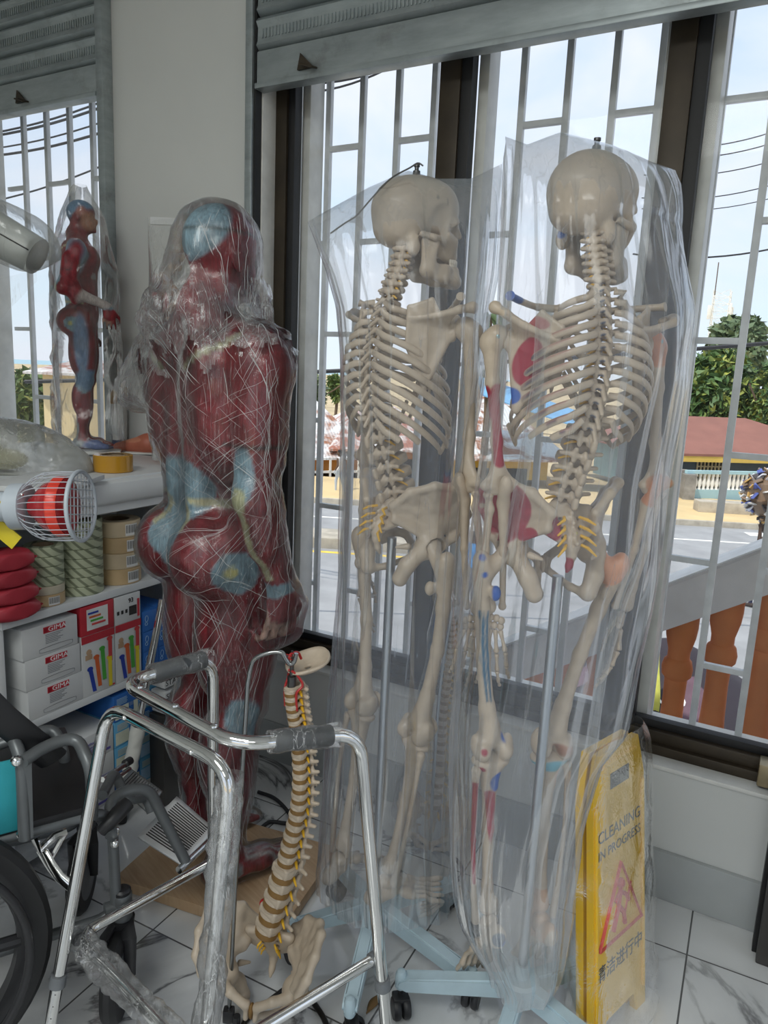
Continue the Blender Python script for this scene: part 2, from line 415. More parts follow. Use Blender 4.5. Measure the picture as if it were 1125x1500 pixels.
M_white = plain('white_gloss_paint', (.72, .72, .69), .4, vscale=14, bump=.03)
M_ledge = plain('sill_plaster', (.66, .67, .64), .6, vscale=10, bump=.05)
M_bars = plain('grey_painted_bar', (.70, .72, .74), .45, vscale=20, bump=.03)
M_ceil = plain('ceiling_white', (.75, .75, .73), .7)
M_basetile = plain('skirting_tile', (.40, .42, .42), .25, vscale=3, var=.1)
M_chrome = plain('chrome', (.80, .80, .79), .09, 1.0, var=.04)
def m_glass(name, dust=.02):
    t = NT(name); v = t.coord(scale=(1, 1, .5)); tr = t.n('ShaderNodeBsdfTransparent'); tr.inputs[0].default_value = (.985, .99, .99, 1)
    gl = t.n('ShaderNodeBsdfGlossy'); gl.inputs['Roughness'].default_value = .02; fr = t.n('ShaderNodeFresnel'); fr.inputs[0].default_value = 1.4
    df = t.n('ShaderNodeBsdfDiffuse'); df.inputs[0].default_value = (.8, .82, .84, 1)
    d = t.math('MULTIPLY', t.ramp(t.noise(v, 5, 7, .7), [(.35, (0, 0, 0)), (.8, (1, 1, 1))]), dust)
    m1 = t.n('ShaderNodeMixShader'); t.l(d, m1.inputs[0]); t.l(tr.outputs[0], m1.inputs[1]); t.l(df.outputs[0], m1.inputs[2])
    m2 = t.n('ShaderNodeMixShader'); t.l(t.math('MULTIPLY', fr.outputs[0], .15), m2.inputs[0]); t.l(m1.outputs[0], m2.inputs[1]); t.l(gl.outputs[0], m2.inputs[2]); t.l(m2.outputs[0], t.out.inputs[0]); return t.m
M_glass = m_glass('window_glass')
YW = 1.99; YF = 2.075; YB = 2.22; ZT = 3.0; XL = -3.75; XR = 3.2; YBK = -3.2; ZR = -2.8
X1 = -1.60                                           # right edge of the pillar = left edge of the big window
# floor, ceiling, walls
struct('floor', MB().bb((XL, YBK, -.12), (XR, YW+.28, 0)), M_floor)
struct('ceiling', MB().bb((XL, YBK, ZT), (XR, YW+.30, ZT+.14)), M_ceil)
m = MB(); m.bb((-2.297, YW, 0), (X1, YW+.28, ZT)); m.bb((X1, YW, 0), (XR, YW+.28, .378)); m.bb((XL, YW, 0), (-2.297, YW+.28, .75)); m.bb((X1, YW+.06, 2.52), (XR, YW+.28, ZT)); m.bb((XL, YW+.06, 2.52), (-2.297, YW+.28, ZT)); m.bb((XL-.2, YW, 0), (-3.3, YW+.28, ZT))
struct('wall_front', m, M_wall)
struct('wall_left', MB().bb((XL-.14, YBK, 0), (XL, YW+.28, ZT)), M_wall)
m = MB(); m.bb((XL, YBK-.14, 0), (-1.2, YBK, ZT)); m.bb((1.6, YBK-.14, 0), (XR, YBK, ZT)); m.bb((-1.2, YBK-.14, 2.6), (1.6, YBK, ZT)); struct('wall_back', m, M_wall)  # unseen wall, wide opening shaped to let daylight in
m = MB(); m.bb((XR, YBK, 0), (XR+.14, -1.2, ZT)); m.bb((XR, -1.2, 2.6), (XR+.14, 1.4, ZT)); m.bb((XR, 1.4, 0), (XR+.14, YW+.28, ZT)); struct('wall_right', m, M_wall)  # unseen wall, second opening left to bring in daylight
m = MB(); m.bb((X1-.4, YW-.016, 0), (XR, YW, .142), .003); struct('baseboard_front', m, M_basetile)
m = MB(); m.bb((X1, YW-.006, .372), (XR, YF+.06, .385), .004); struct('trim_1', m, M_white, None, 'white painted window ledge')
m = MB(); m.bb((X1, YW+.0, .38), (X1+.012, YF-.0, 2.52), .002); struct('trim_2', m, M_white, None, 'white reveal beside the pillar')
m = MB()
m.bb((-2.297, YW-.045, .9), (-2.262, YW, 2.75), .004); struct('trim_3', m, M_galv, None, 'shutter guide rail on the left edge of the pillar')
m = MB(); m.bb((X1-.03, YW-.04, .4), (X1-.002, YW, 2.75), .004); struct('trim_4', m, M_galv, None, 'shutter guide rail on the right edge of the pillar')
struct('trim_5', MB().bb((X1-.002, YW-.03, .385), (X1+.006, YW+.01, 2.6)), M_rubber)
# windows: aluminium frame, gasket, panes, white timber surround, burglar bars
def window(name, x0, x1, z0, z1, mull, edge_l=.055):
    w = D.objects.new(name, None); COL.objects.link(w); w['kind'] = 'structure'; w.location = (x0, YF, z0)
    xs = [x0]+mull+[x1]; m = MB()
    m.bb((x0, YF-.035, z0), (x1, YF+.05, z0+.028), .003); m.bb((x0, YF-.02, z0+.028), (x1, YF+.03, z0+.062), .003); m.bb((x0, YF-.02, z1-.05), (x1, YF+.03, z1), .003)
    if edge_l: m.bb((x0, YF-.02, z0), (x0+edge_l, YF+.03, z1), .003)
    m.bb((x1-.05, YF-.02, z0), (x1, YF+.03, z1), .003)
    for q in mull: m.bb((q-.052, YF-.02, z0), (q+.012, YF+.03, z1), .003)
    obj('window_frame', m, M_bronze, w, world=True)
    m = MB()
    for q in mull: m.bb((q+.012, YF-.012, z0+.06), (q+.045, YF+.028, z1), .002)
    if edge_l: m.bb((x0+edge_l, YF-.01, z0+.06), (x0+edge_l+.026, YF+.028, z1), .002)
    m.bb((x0, YF+.0, z0+.062), (x1, YF+.03, z0+.085), .002)
    obj('gasket', m, M_rubber, w, world=True)
    m = MB(); k = .05
    for i in range(len(xs)-1):
        a, b = xs[i]+(.07 if i == 0 and edge_l else .04), xs[i+1]-.05
        m.bb((a, YB-.10, z0-.02), (a+.032, YB-.02, z1), .004); m.bb((b-.02, YB-.10, z0-.02), (b+.005, YB-.02, z1), .004); m.bb((a, YB-.11, z0-.02), (b, YB+.03, z0+.035), .004)
    obj('timber_surround', m, M_white, w, world=True)
    for i in range(len(xs)-1):
        a, b = xs[i]+(.055 if i == 0 else 0), xs[i+1]-.05
        obj('pane', MB().bb((a, YF+.006, z0+.05), (b, YF+.011, z1-.02)), M_glass, w, world=True)
    return w
W1 = window('window_1', X1+.0, 1.1, .385, 2.52, [-.955, -.335, .30])
W2 = window('window_2', -3.30, -2.297, .75, 2.52, [], .04)
def bars(name, label, xs, z0, z1, rungs):
    m = MB()
    for x in xs: m.bb((x-.0095, YB-.0095, z0), (x+.0095, YB+.0095, z1), .0015)
    for a, b, z in rungs: m.bb((a, YB-.0085, z-.0085), (b, YB+.0085, z+.0085), .0015)
    return struct(name, m, M_bars, None, label)
ZB = [2.13, 1.828, 1.524, 1.22, .911, .61]
def panel(xs, xa, xb, phase):
    r = []; allx = [xa]+xs+[xb]
    for k, z in enumerate(ZB):
        for i in range(len(allx)-1):
            if (i+k) % 2 == phase: r.append((allx[i], allx[i+1], z))
    return r
p1 = [-1.491, -1.360, -1.228, -1.101]; p2 = [-.815, -.681, -.551, -.430]; p3 = [-.270, -.148, -.025, .10]; p4 = [.42, .55, .68, .81]
bars('trim_6', 'grey steel burglar bars outside the big window', p1+p2+p3+p4, .36, 2.6, panel(p1, -1.57, -.99, 1)+panel(p2, -.95, -.39, 1)+panel(p3, -.36, .26, 1)+panel(p4, .3, .95, 1))
q2 = [-3.082, -2.930, -2.785, -2.646, -2.50]
rr = panel(q2, -3.2, -2.36, 0); bars('trim_7', 'grey steel burglar bars outside the left window', q2, .7, 2.6, rr)
# roller shutters
def shutter(name, x0, x1, zb, label, hooks):
    root = thing(name, label, 'roller shutter', (x0, YW-.03, zb), 0, 'half-raised roller shutters')
    y = YW-.02
    m = MB(); m.bb((x0, y-.016, zb+.008), (x1, y+.012, zb+.105), .006); obj('bottom_rail', m, M_galv, root, world=True)
    m = MB(); m.bb((x0, y-.026, zb-.004), (x1, y+.02, zb+.012), .003); obj('bottom_lip', m, M_galv, root, world=True)
    for k in range(6):
        z0 = zb+.105+k*.098
        if z0 > 2.72: break
        prof = [(y+.012, z0), (y-.004, z0+.004), (y-.018, z0+.016), (y-.012, z0+.03), (y-.010, z0+.066), (y-.020, z0+.082), (y-.010, z0+.094), (y+.012, z0+.096)]
        m = MB(); n = len(prof); vs = [(x0, a, b) for a, b in prof]+[(x1, a, b) for a, b in prof]
        m._new(vs, [(i, i+1, n+i+1, n+i) for i in range(n-1)])
        sl = obj('slat', m, M_galv, root, world=True, sharp=50)
        r = MB(); cnt = int((x1-x0)/.0125)
        if x0 < -1.8 or k < 3:
            for i in range(cnt): r.box((x0+.02+i*.0125, y-.0125, z0+.047), (.005, .006, .026))
            obj('embossed_ribs', r, M_galv, sl, world=True)
    for hx in hooks:
        m = MB(); m.box((hx, y-.03, zb+.03), (.05, .03, .006), (.2, .3, 0), .002); m.prism([(-.03, 0), (.03, 0), (.005, .022), (-.02, .045)], -.004, .004, Matrix.Translation((hx-.012, y-.022, zb+.026)) @ Matrix.Rotation(PI/2, 4, 'X'))
        obj('latch_hook', m, M_bronze, root, world=True)
    return root
S1 = shutter('roller_shutter', X1+.012, 2.0, 2.247, 'galvanised roller shutter half raised above the big window', [-1.385])
S2 = shutter('roller_shutter', -3.6, -2.30, 2.318, 'galvanised roller shutter half raised above the left window', [-2.70])
# door frame at the right edge
d = D.objects.new('door_1', None); COL.objects.link(d); d['kind'] = 'structure'; d.location = (.10, 1.89, 0)
M_dkdoor = plain('dark_door_stile', (.055, .052, .05), .35, .5)
obj('door_stile', MB().bb((.088, 1.862, 0.0), (.17, 1.93, 2.2), .004), M_dkdoor, d, world=True)
obj('door_edge', MB().bb((.078, 1.90, .0), (.09, 1.945, 2.2), .002), M_rubber, d, world=True)
m = MB(); m.bb((.096, 1.852, .28), (.118, 1.866, .40), .004); m.lathe([(.008, 0), (.008, .016), (.004, .018)], 12, Matrix.Translation((.107, 1.852, .31)) @ Matrix.Rotation(PI/2, 4, 'X')); obj('lock', m, M_chrome, d, world=True)
m = MB(); m.bb((.035, 2.00, .395), (.085, 2.06, .455), .004); o = obj('window_latch', m, plain('brass_latch', (.32, .26, .16), .35, .8), W1, world=True)
# unused maker of unseen tube lamps added to light the shop
def tube_lamp(x, y, rz, power):
    root = thing('ceiling_light', 'added tube lamp, unseen on the shop ceiling', 'lamp', (x, y, ZT), rz, 'ceiling tube lamps')
    obj('lamp_body', MB().bb((-.62, -.05, -.05), (.62, .05, 0), .008), M_white, root)
    t = NT('lamp_tube') if 'lamp_tube' not in D.materials else None
    if t:
        e = t.n('ShaderNodeEmission'); e.inputs[0].default_value = (.95, 1, .96, 1); e.inputs[1].default_value = 6; t.l(e.outputs[0], t.out.inputs[0])
    obj('tube', MB().tube([(-.58, 0, -.075), (.58, 0, -.075)], .014, 12), D.materials['lamp_tube'], root)
    ld = D.lights.new('tube_light', 'AREA'); ld.shape = 'RECTANGLE'; ld.size = 1.15; ld.size_y = .06; ld.energy = power; ld.color = (.95, 1.0, .97)
    l = D.objects.new('tube_light', ld); COL.objects.link(l); l.location = (x, y, ZT-.1); l.rotation_euler = (0, 0, rz); return root
# ------------------------------------------------------------------ street outside (about 2.8 m below the shop floor)
_a, _b = onz(470, 736, ZR), onz(1000, 768, ZR); RD = math.atan2(_b.y-_a.y, _b.x-_a.x); r_d = Vector((math.cos(RD), math.sin(RD), 0)); r_n = Vector((-math.sin(RD), math.cos(RD), 0))       # along / across the road
def rp(s, n, z=0.0): return r_d*s+r_n*n+Vector((0, 0, ZR+z))
def rs(p): return p.dot(r_d), p.dot(r_n)
kA = rs(onz(470, 736, ZR)); kB = rs(onz(1000, 768, ZR)); mA = rs(onz(470, 803, ZR)); lnA = rs(onz(470, 757, ZR))[1]; N_K = (kA[1]+kB[1])/2; N_M = mA[1]
Mr = Matrix((( r_d.x, r_n.x, 0), (r_d.y, r_n.y, 0), (0, 0, 1)))
def rbox(mb, s0, s1, n0, n1, z0, z1, bev=0.0): 
    c = rp((s0+s1)/2, (n0+n1)/2, (z0+z1)/2); mb.box(c, (s1-s0, n1-n0, z1-z0), Mr, bev); return mb
M_asph = plain('asphalt', (.30, .305, .31), .9, vscale=1.5, var=.14, bump=.1)
M_pave = plain('sunny_sand_pavement', (.62, .47, .25), .95, vscale=.8, var=.12)
M_kerb = plain('kerb_concrete', (.42, .38, .31), .9, vscale=3, var=.25)
M_line = plain('road_paint', (.74, .73, .68), .8, vscale=5, var=.2)
M_yline = plain('yellow_road_paint', (.75, .52, .08), .8, vscale=5, var=.2)
M_earth = plain('dry_earth', (.50, .40, .24), .95, vscale=.3, var=.3)
struct('ground', MB().bb((-400, -400, ZR-.6), (300, 900, ZR-.25)), M_earth)
struct('road', rbox(MB(), -60, 90, -14, N_K, -.3, 0), M_asph)
m = MB(); rbox(m, -60, 90, N_K, N_K+5.2, -.3, .10, .02); struct('sidewalk', m, M_pave)
struct('kerb', rbox(MB(), -60, 90, N_K-.16, N_K, -.3, .17, .02), M_kerb)
sm = rs(onz(545, 800, ZR))[0]
struct('kerb_island', rbox(MB(), -60, sm+1.5, N_M, N_M+1.1, -.1, .26, .04), M_kerb)
m = MB(); rbox(m, -60, 90, lnA-.07, lnA+.07, .0, .004); struct('road_markings', m, M_line)
m = MB(); rbox(m, -60, sm+2, N_M-.42, N_M-.26, 0, .004); struct('road_line_yellow', m, M_yline)
m = MB(); sc0 = rs(onz(1090, 780, ZR))[0]
for k in range(22):
    n1 = N_K-.7-k*1.0; rbox(m, sc0, sc0+4.5, n1-.5, n1, 0, .005)
struct('crosswalk_markings', m, M_line)
# sea and far shore
def m_sea():
    t = NT('sea'); n = t.noise(t.coord(scale=(.02, .02, 1)), 3, 4); return t.pbr(t.ramp(n, [(.3, (.22, .42, .50)), (.7, (.30, .50, .58))]), .35)
struct('sea', MB().bb((-9000, 280, ZR-42), (4000, 16000, ZR-40)), m_sea())
struct('hillside', MB().faces([(-400, 60, ZR-.2), (300, 60, ZR-.2), (300, 300, ZR-41), (-400, 300, ZR-41)], [(0, 1, 2, 3)]), M_earth)
# foliage
def m_leaf(name, a, b, c):
    t = NT(name); oi = t.n('ShaderNodeNewGeometry'); n = t.noise(t.coord(), .9, 3); f = t.math('ADD', t.math('MULTIPLY', oi.outputs['Random Per Island'], .55), t.math('MULTIPLY', n, .55))
    col = t.ramp(f, [(.2, a), (.6, b), (.9, c)]); return t.pbr(col, .55, 0, None)
M_leafd = m_leaf('mango_leaves', (.03, .075, .025), (.09, .17, .045), (.36, .38, .07))
M_leafs = m_leaf('grey_green_leaves', (.06, .105, .055), (.13, .19, .09), (.26, .30, .14))
M_leafl = m_leaf('light_leaves', (.05, .10, .02), (.13, .20, .05), (.34, .33, .10))
M_bark = plain('bark', (.12, .085, .055), .9, vscale=6, var=.3)
def leaf_blob(center, rad, count, size, seed, mat, name, parent, droop=.4, lumps=9):
    g = np.random.default_rng(seed); c = np.array(center); lc = g.normal(size=(lumps, 3)); lc /= np.linalg.norm(lc, axis=1)[:, None]; lc = lc*np.array(rad)*.62*g.random((lumps, 1))**.4+c
    k = g.integers(0, lumps, count); d = g.normal(size=(count, 3)); d /= np.linalg.norm(d, axis=1)[:, None]; p = lc[k]+d*np.array(rad)*.48*(.72+.28*g.random((count, 1)))
    u = d*.55+g.normal(size=(count, 3))*.5+np.array([0, 0, -droop]); u /= np.linalg.norm(u, axis=1)[:, None]; w = np.cross(u, g.normal(size=(count, 3))); w /= np.linalg.norm(w, axis=1)[:, None]
    s = size*(.6+.8*g.random((count, 1))); a = p-u*s*.5; b = p+u*s*.5; q = np.stack([a, p+w*s*.2, b, p-w*s*.2], 1).reshape(-1, 3)
    me = np_mesh(name, q, np.arange(count*4).reshape(-1, 4)); me.materials.append(mat); o = D.objects.new(name, me); COL.objects.link(o); o.parent = parent; return o
def tree(label, base, h, rad, count, size, seed, mat, trunk=.35, name='leafy_tree', group='trees across the street'):
    root = thing(name, label, 'tree', base, 0, group)
    leaf_blob((0, 0, h-rad[2]*.9), rad, count, size, seed, mat, 'crown', root, lumps=16)
    m = MB(); m.tube(spline([(0, 0, min(-.2, ZR-.2-base[2])), (.15, .1, h*.3), (-.1, 0, h*.55), (.1, 0, h*.8)], 5), [trunk*(1-.045*i) for i in range(16)], 9)
    m.tube(spline([(.1, .05, h*.35), (.9, .3, h*.5), (1.6, .4, h*.7)], 4), trunk*.4, 7); m.tube(spline([(0, .05, h*.4), (-.9, -.2, h*.55), (-1.5, -.2, h*.72)], 4), trunk*.4, 7)
    obj('trunk', m, M_bark, root); return root
def span(px0, px1, y, dep): return (ond(px1, y, dep)-ond(px0, y, dep)).length
def tree_px(label, x0, x1, ytop, ybase, dep, count, size, seed, mat, squash=1.0, **kw):
    t = ond((x0+x1)/2, ytop, dep); b = ond((x0+x1)/2, ybase, dep); w = span(x0, x1, (ytop+ybase)/2, dep)/2; h = t.z-b.z
    return tree(label, (b.x, b.y, b.z), h, (w, w*.9, h*.5*squash), count, size, seed, mat, max(.12, w*.07), **kw)
tree_px('broad dark mango tree with yellow-green new leaves behind the red roof', 976, 1104, 498, 700, 40, 13000, .62, 1, M_leafd, name='mango_tree')
tree_px('tall grey-green tree crown standing highest, behind the mango tree', 1003, 1118, 460, 640, 54, 8000, .75, 2, M_leafs)
tree_px('green tree with a visible trunk beside the mango tree, cut by the picture edge', 1090, 1165, 508, 700, 37, 6000, .55, 3, M_leafd)
tree_px('small rounded green tree over the roofs between the two bagged skeletons', 697, 726, 543, 590, 60, 1500, .7, 4, M_leafs)
tree_px('pale green roadside tree seen beside the left edge of the big window', 450, 476, 546, 600, 48, 1800, .6, 5, M_leafs)
tree_px('small bright green tree next to the bagged plain skeleton', 478, 502, 551, 590, 52, 1400, .6, 6, M_leafl)
for i, (x0, x1, yt) in enumerate([(26, 50, 543), (44, 66, 547), (60, 84, 545)]):
    tree_px(['distant dark shore tree at the left window jamb', 'distant dark shore tree in the middle of its row', 'distant dark shore tree nearest the small muscle figure'][i], x0, x1, yt, 566, 120, 900, 1.4, 20+i, M_leafs, group='distant shore trees', name='shore_tree')
o = leaf_blob((0, 0, 0), (2.6, 2.2, 1.9), 2600, .5, 9, M_leafl, 'roadside_shrub', None); q = ond(57, 597, 32); o.location = q; tag(o, 'loose light green shrub low in the left window', 'shrub')
def palm_px(label, px, py, dep, s):
    c = ond(px, py, dep); root = thing('palm_tree', label, 'palm tree', c); m = MB()
    for k in range(14):
        a = k*2.4; ln = s*(.8+.3*random.random()); up = .5-.09*k
        pts = [Vector((math.cos(a)*ln*t, math.sin(a)*ln*t, ln*(up*t-.75*t*t))) for t in (0, .25, .5, .75, 1)]
        m.tube(pts, [s*.02, s*.09, s*.10, s*.07, s*.01], 6, flat=.12, up=(0, 0, 1))
    obj('fronds', m, M_leafs, root); obj('trunk', MB().tube([(0, 0, 0), (.2, 0, -4), (.1, 0, -9)], [.12, .15, .2], 8), M_bark, root)
palm_px('small palm crown peeping past the edge of the left skeleton bag', 717, 462, 30, 1.1)
# houses
def m_rust(name, tin, rust, amt=.5):
    t = NT(name); v = t.coord(scale=(1, 1, 1)); n = t.noise(v, .9, 7, .68, .8); w = t.n('ShaderNodeTexWave'); w.wave_type = 'BANDS'; t.l(v, w.inputs[0]); w.inputs['Scale'].default_value = 2.2
    c = t.ramp(n, [(amt-.08, rust), (amt+.06, tin)]); return t.pbr(c, .55, .1, t.bump(w.outputs[0], .5, .03))
M_rust = m_rust('rusty_zinc_roof', (.72, .74, .74), (.30, .13, .07), .47)
M_rust2 = m_rust('rusty_zinc_roof_red', (.70, .68, .66), (.34, .13, .08), .50)
M_redroof = plain('red_brown_roof', (.25, .105, .078), .75, vscale=1.2, var=.12)
M_orangew = plain('orange_house_wall', (.62, .28, .07), .85, vscale=1, var=.18)
M_yelloww = plain('yellow_house_wall', (.72, .48, .10), .85, vscale=1, var=.15)
M_bluew = plain('pale_blue_house_wall', (.36, .55, .60), .8, vscale=1.2, var=.1)
M_vershade = plain('veranda_shade_blue', (.13, .17, .20), .8, vscale=1.5)
M_whitew = plain('white_masonry', (.78, .77, .72), .75, vscale=4)
M_tarp = plain('blue_tarpaulin', (.18, .42, .68), .5, vscale=2)
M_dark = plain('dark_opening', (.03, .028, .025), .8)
M_greywall = plain('weathered_block_wall', (.24, .23, .21), .9, vscale=2.5, var=.4)
M_cream = plain('cream_house_wall', (.72, .60, .36), .85, vscale=.6)
def lp(o, a, b): return [Vector(x) for x in (o, a, b)]
def house(name, label, px0, px1, ybase_px, dep_px, wall_top_px, ridge_px, dep, wallm, roofm, over=.5, rail=False, skew=0.0, zbase=None):
    """house whose front runs between two pixel columns at a given distance; heights from pixel rows"""
    A = ond(px0, ybase_px, dep); Bp = ond(px1, ybase_px, dep+skew); B = Vector((Bp.x, Bp.y, A.z)); ax = (B-A); Lg = Vector((ax.x, ax.y, 0)).length; ax = Vector((ax.x, ax.y, 0)).normalized(); nn = Vector((-ax.y, ax.x, 0))
    if nn.dot(c_fh) < 0: nn = -nn
    zt = ond((px0+px1)/2, wall_top_px, dep+skew/2).z-A.z; zr = ond((px0+px1)/2, ridge_px, dep+skew/2+dep_px/2).z-A.z
    zb = ZR-A.z if zbase is None else zbase
    root = thing(name, label, 'house', A, math.atan2(ax.y, ax.x))
    obj('wall', MB().bb((0, 0, zb), (Lg, dep_px, zt), .0), wallm, root)
    m = MB(); e = over; pts = [(-e, -e, zt-.12), (Lg+e, -e, zt-.12), (Lg+e, dep_px+e, zt-.12), (-e, dep_px+e, zt-.12), (min(Lg*.28, dep_px*.5), dep_px/2, zr), (Lg-min(Lg*.28, dep_px*.5), dep_px/2, zr)]
    v = pts+[(x, y, z+.09) for x, y, z in pts]; F = [(6, 7, 11, 10), (7, 8, 11), (8, 9, 10, 11), (9, 6, 10)]; F += [tuple(i-6 for i in f)[::-1] for f in F]+[(0, 1, 7, 6), (1, 2, 8, 7), (2, 3, 9, 8), (3, 0, 6, 9)]
    m._new(v, F); obj('roof', m, roofm, root, sharp=10)
    root['Lg'] = Lg; return root, Lg, zt, zb
# red-roofed house on the right
hr, Lg, zt, zb = house('veranda_house', 'pale blue house with red-brown hipped roof and white veranda balusters', 972, 1215, 728, 6, 662, 616, 28.5, M_bluew, M_redroof, .9, skew=1.5)
m = MB(); m.bb((-.85, -.88, zt-.34), (Lg+.85, -.80, zt-.10)); obj('fascia_board', m, M_yelloww, hr)
obj('veranda_shade_sheet', MB().bb((.15, -.02, zt-1.75), (Lg-.15, -.012, zt-.05)), M_vershade, hr)  # dark sheet over the pale blue wall, veranda shade put into its colour
zb1 = ond(1050, 695, 27).z-hr.location.z; zb0 = ond(1050, 719, 27).z-hr.location.z
obj('veranda_parapet', MB().bb((-.1, -1.5, zb), (Lg+.1, -1.35, zb0)), M_bluew, hr)
obj('veranda_rail', MB().bb((-.1, -1.52, zb1-.02), (Lg+.1, -1.33, zb1+.10)), M_bluew, hr)
nb = 34
for i in range(nb):
    x = .15+i*(Lg*.8)/nb; bh = zb1-zb0
    obj('baluster', MB().lathe([(.08, 0), (.05, bh*.12), (.085, bh*.38), (.045, bh*.75), (.07, bh)], 8, Matrix.Translation((x, -1.425, zb0))), M_whitew, hr)
g0 = (ond(1026, 680, 28.5)-hr.location).dot(Vector((math.cos(hr.rotation_euler.z), math.sin(hr.rotation_euler.z), 0))); g1 = (ond(1075, 680, 28.5)-hr.location).dot(Vector((math.cos(hr.rotation_euler.z), math.sin(hr.rotation_euler.z), 0)))
w = obj('window', MB().bb((g0, -.05, zt-1.35), (g1, -.014, zt-.25)), M_dark, hr); m = MB()
for k in range(9): m.bb((g0+(g1-g0)*k/8-.03, -.09, zt-1.38), (g0+(g1-g0)*k/8+.03, -.05, zt-.22))
for k in range(4): m.bb((g0, -.085, zt-1.38+k*.377), (g1, -.055, zt-1.33+k*.377))
obj('grille', m, M_cream, w)
# block wall beside it and low kerb wall in front
q = ond(966, 715, 27.5); m = MB(); m.box((0, 0, -.1), (1.9, .35, 1.7), Mr); m.box((1.0, -.1, -.1), (.4, .5, 1.5), Mr); o = obj('block_wall', m, M_greywall, None); o.location = q; tag(o, 'weathered grey block wall beside the blue house', 'wall')
a = onz(985, 716, ZR); s0 = rs(onz(1005, 732, ZR)); o = obj('low_wall', rbox(MB(), s0[0]-.6, s0[0]+22, N_K+1.9, N_K+2.5, 0, .46, .02), M_kerb, None); tag(o, 'low concrete wall along the back of the pavement', 'wall')
# rusty roofed houses on the left
h1, Lg, zt, zb = house('zinc_roof_house', 'orange house with rusty silver zinc roof at the left of the big window', 430, 512, 702, 6, 666, 586, 29.6, M_orangew, M_rust, .8, skew=1)
for k in (.38, .62): f = obj('window', MB().bb((Lg*k, -.04, zt-1.9), (Lg*k+.9, -.01, zt-1.0)), M_dark, h1); obj('grille', MB().bb((Lg*k+.2, -.07, zt-1.9), (Lg*k+.28, -.04, zt-1.0)).bb((Lg*k+.6, -.07, zt-1.9), (Lg*k+.68, -.04, zt-1.0)), M_whitew, f)
m = MB()
for z in (-.62, -1.15): m.bb((-.3, -1.0, zt+z), (Lg+.3, -.93, zt+z+.09))
for k in range(7): m.bb((k*Lg/6-.04, -1.0, zt-2.4), (k*Lg/6+.04, -.93, zt-.1))
obj('veranda_railing', m, M_whitew, h1)
h2, Lg, zt, zb = house('zinc_roof_house', 'orange house with pink-red rusted roof, seen through the left skeleton bag', 505, 640, 703, 7, 655, 598, 30.5, M_orangew, M_rust2, .8, skew=1)
m = MB()
for k in range(26): m.bb((k*Lg/25-.04, -.9, zt-2.2), (k*Lg/25+.04, -.84, zt-1.35))
m.bb((-.1, -.92, zt-1.38), (Lg+.1, -.82, zt-1.28)); obj('veranda_railing', m, M_whitew, h2)
for k in (.2, .5, .75): obj('window', MB().bb((Lg*k, -.04, zt-1.5), (Lg*k+1.0, -.01, zt-.5)), M_dark, h2)
h3, Lg, zt, zb = house('zinc_roof_house', 'yellow-walled house with peeling silver roof between the two bagged skeletons', 640, 800, 712, 7, 668, 582, 30, M_yelloww, M_rust, .8, skew=1)
for k in (.25, .6): obj('window', MB().bb((Lg*k, -.04, zt-1.6), (Lg*k+1.0, -.01, zt-.5)), M_dark, h3)
h4, Lg, zt, zb = house('zinc_roof_house', 'far house with a rusty brown roof just under the small round tree', 670, 790, 610, 6, 592, 567, 46, M_cream, M_rust2, .6)
q = Vector(h3.location); m = MB(); m._new([Vector(p) for p in [(0, 0, 0), (4.6, 0, -1.3), (4.8, 2.4, -.7), (.1, 2.3, .7), (0, 0, -.05), (4.6, 0, -1.35), (4.8, 2.4, -.75), (.1, 2.3, .65)]], [(0, 1, 2, 3), (7, 6, 5, 4), (0, 4, 5, 1), (1, 5, 6, 2), (2, 6, 7, 3), (3, 7, 4, 0)])
o = obj('tarpaulin', m, M_tarp, None, sharp=20); o.location = ond(704, 577, 28.6); o.rotation_euler = (0, 0, HEAD*1.0); tag(o, 'blue tarpaulin spread over the zinc roof between the skeletons', 'tarpaulin')
# left window: cream houses
h5, Lg, zt, zb = house('cream_house', 'cream house wall standing behind the small muscle figure', 66, 130, 640, 5, 545, 528, 28, M_cream, M_rust2, .5, zbase=-2)
h6, Lg, zt, zb = house('cream_house', 'low tan house with a flat earth-coloured front in the left window', 20, 74, 640, 5, 575, 568, 60, plain('tan_house_wall', (.55, .38, .22), .9, vscale=.5, var=.2), M_cream, .5, zbase=-4)
# telecom mast
q = ond(1053, 475, 85); mt = thing('telecom_mast', 'thin red and white telecom mast rising over the trees', 'mast', q); m = MB(); s = .85; H = ond(1053, 425, 85).z-q.z
legs = [(-s, -s), (s, -s), (s, s), (-s, s)]
for x, y in legs: m.tube([(x, y, -6), (x, y, H)], .05, 5)
for k in range(9):
    z = -3+k*(H+3)/9; z2 = z+(H+3)/9
    for i in range(4):
        a, b = legs[i], legs[(i+1) % 4]; m.tube([(a[0], a[1], z), (b[0], b[1], z2)], .03, 4); m.tube([(a[0], a[1], z), (b[0], b[1], z)], .03, 4)
obj('lattice', m, M_whitew, mt)
for i in range(4): obj('antenna_panel', MB().bb((-.13, -.08, 0), (.13, .08, 1.5), .03), M_whitew, mt, ((1.1, 1.1, H-3.2), (-1.1, -1.1, H-3.2), (1.1, -1.1, H-3), (-1.1, 1.1, H-3))[i])
obj('lightning_rod', MB().tube([(-.8, 0, H-.5), (-.8, 0, H+3)], .06, 5), M_bark, mt)
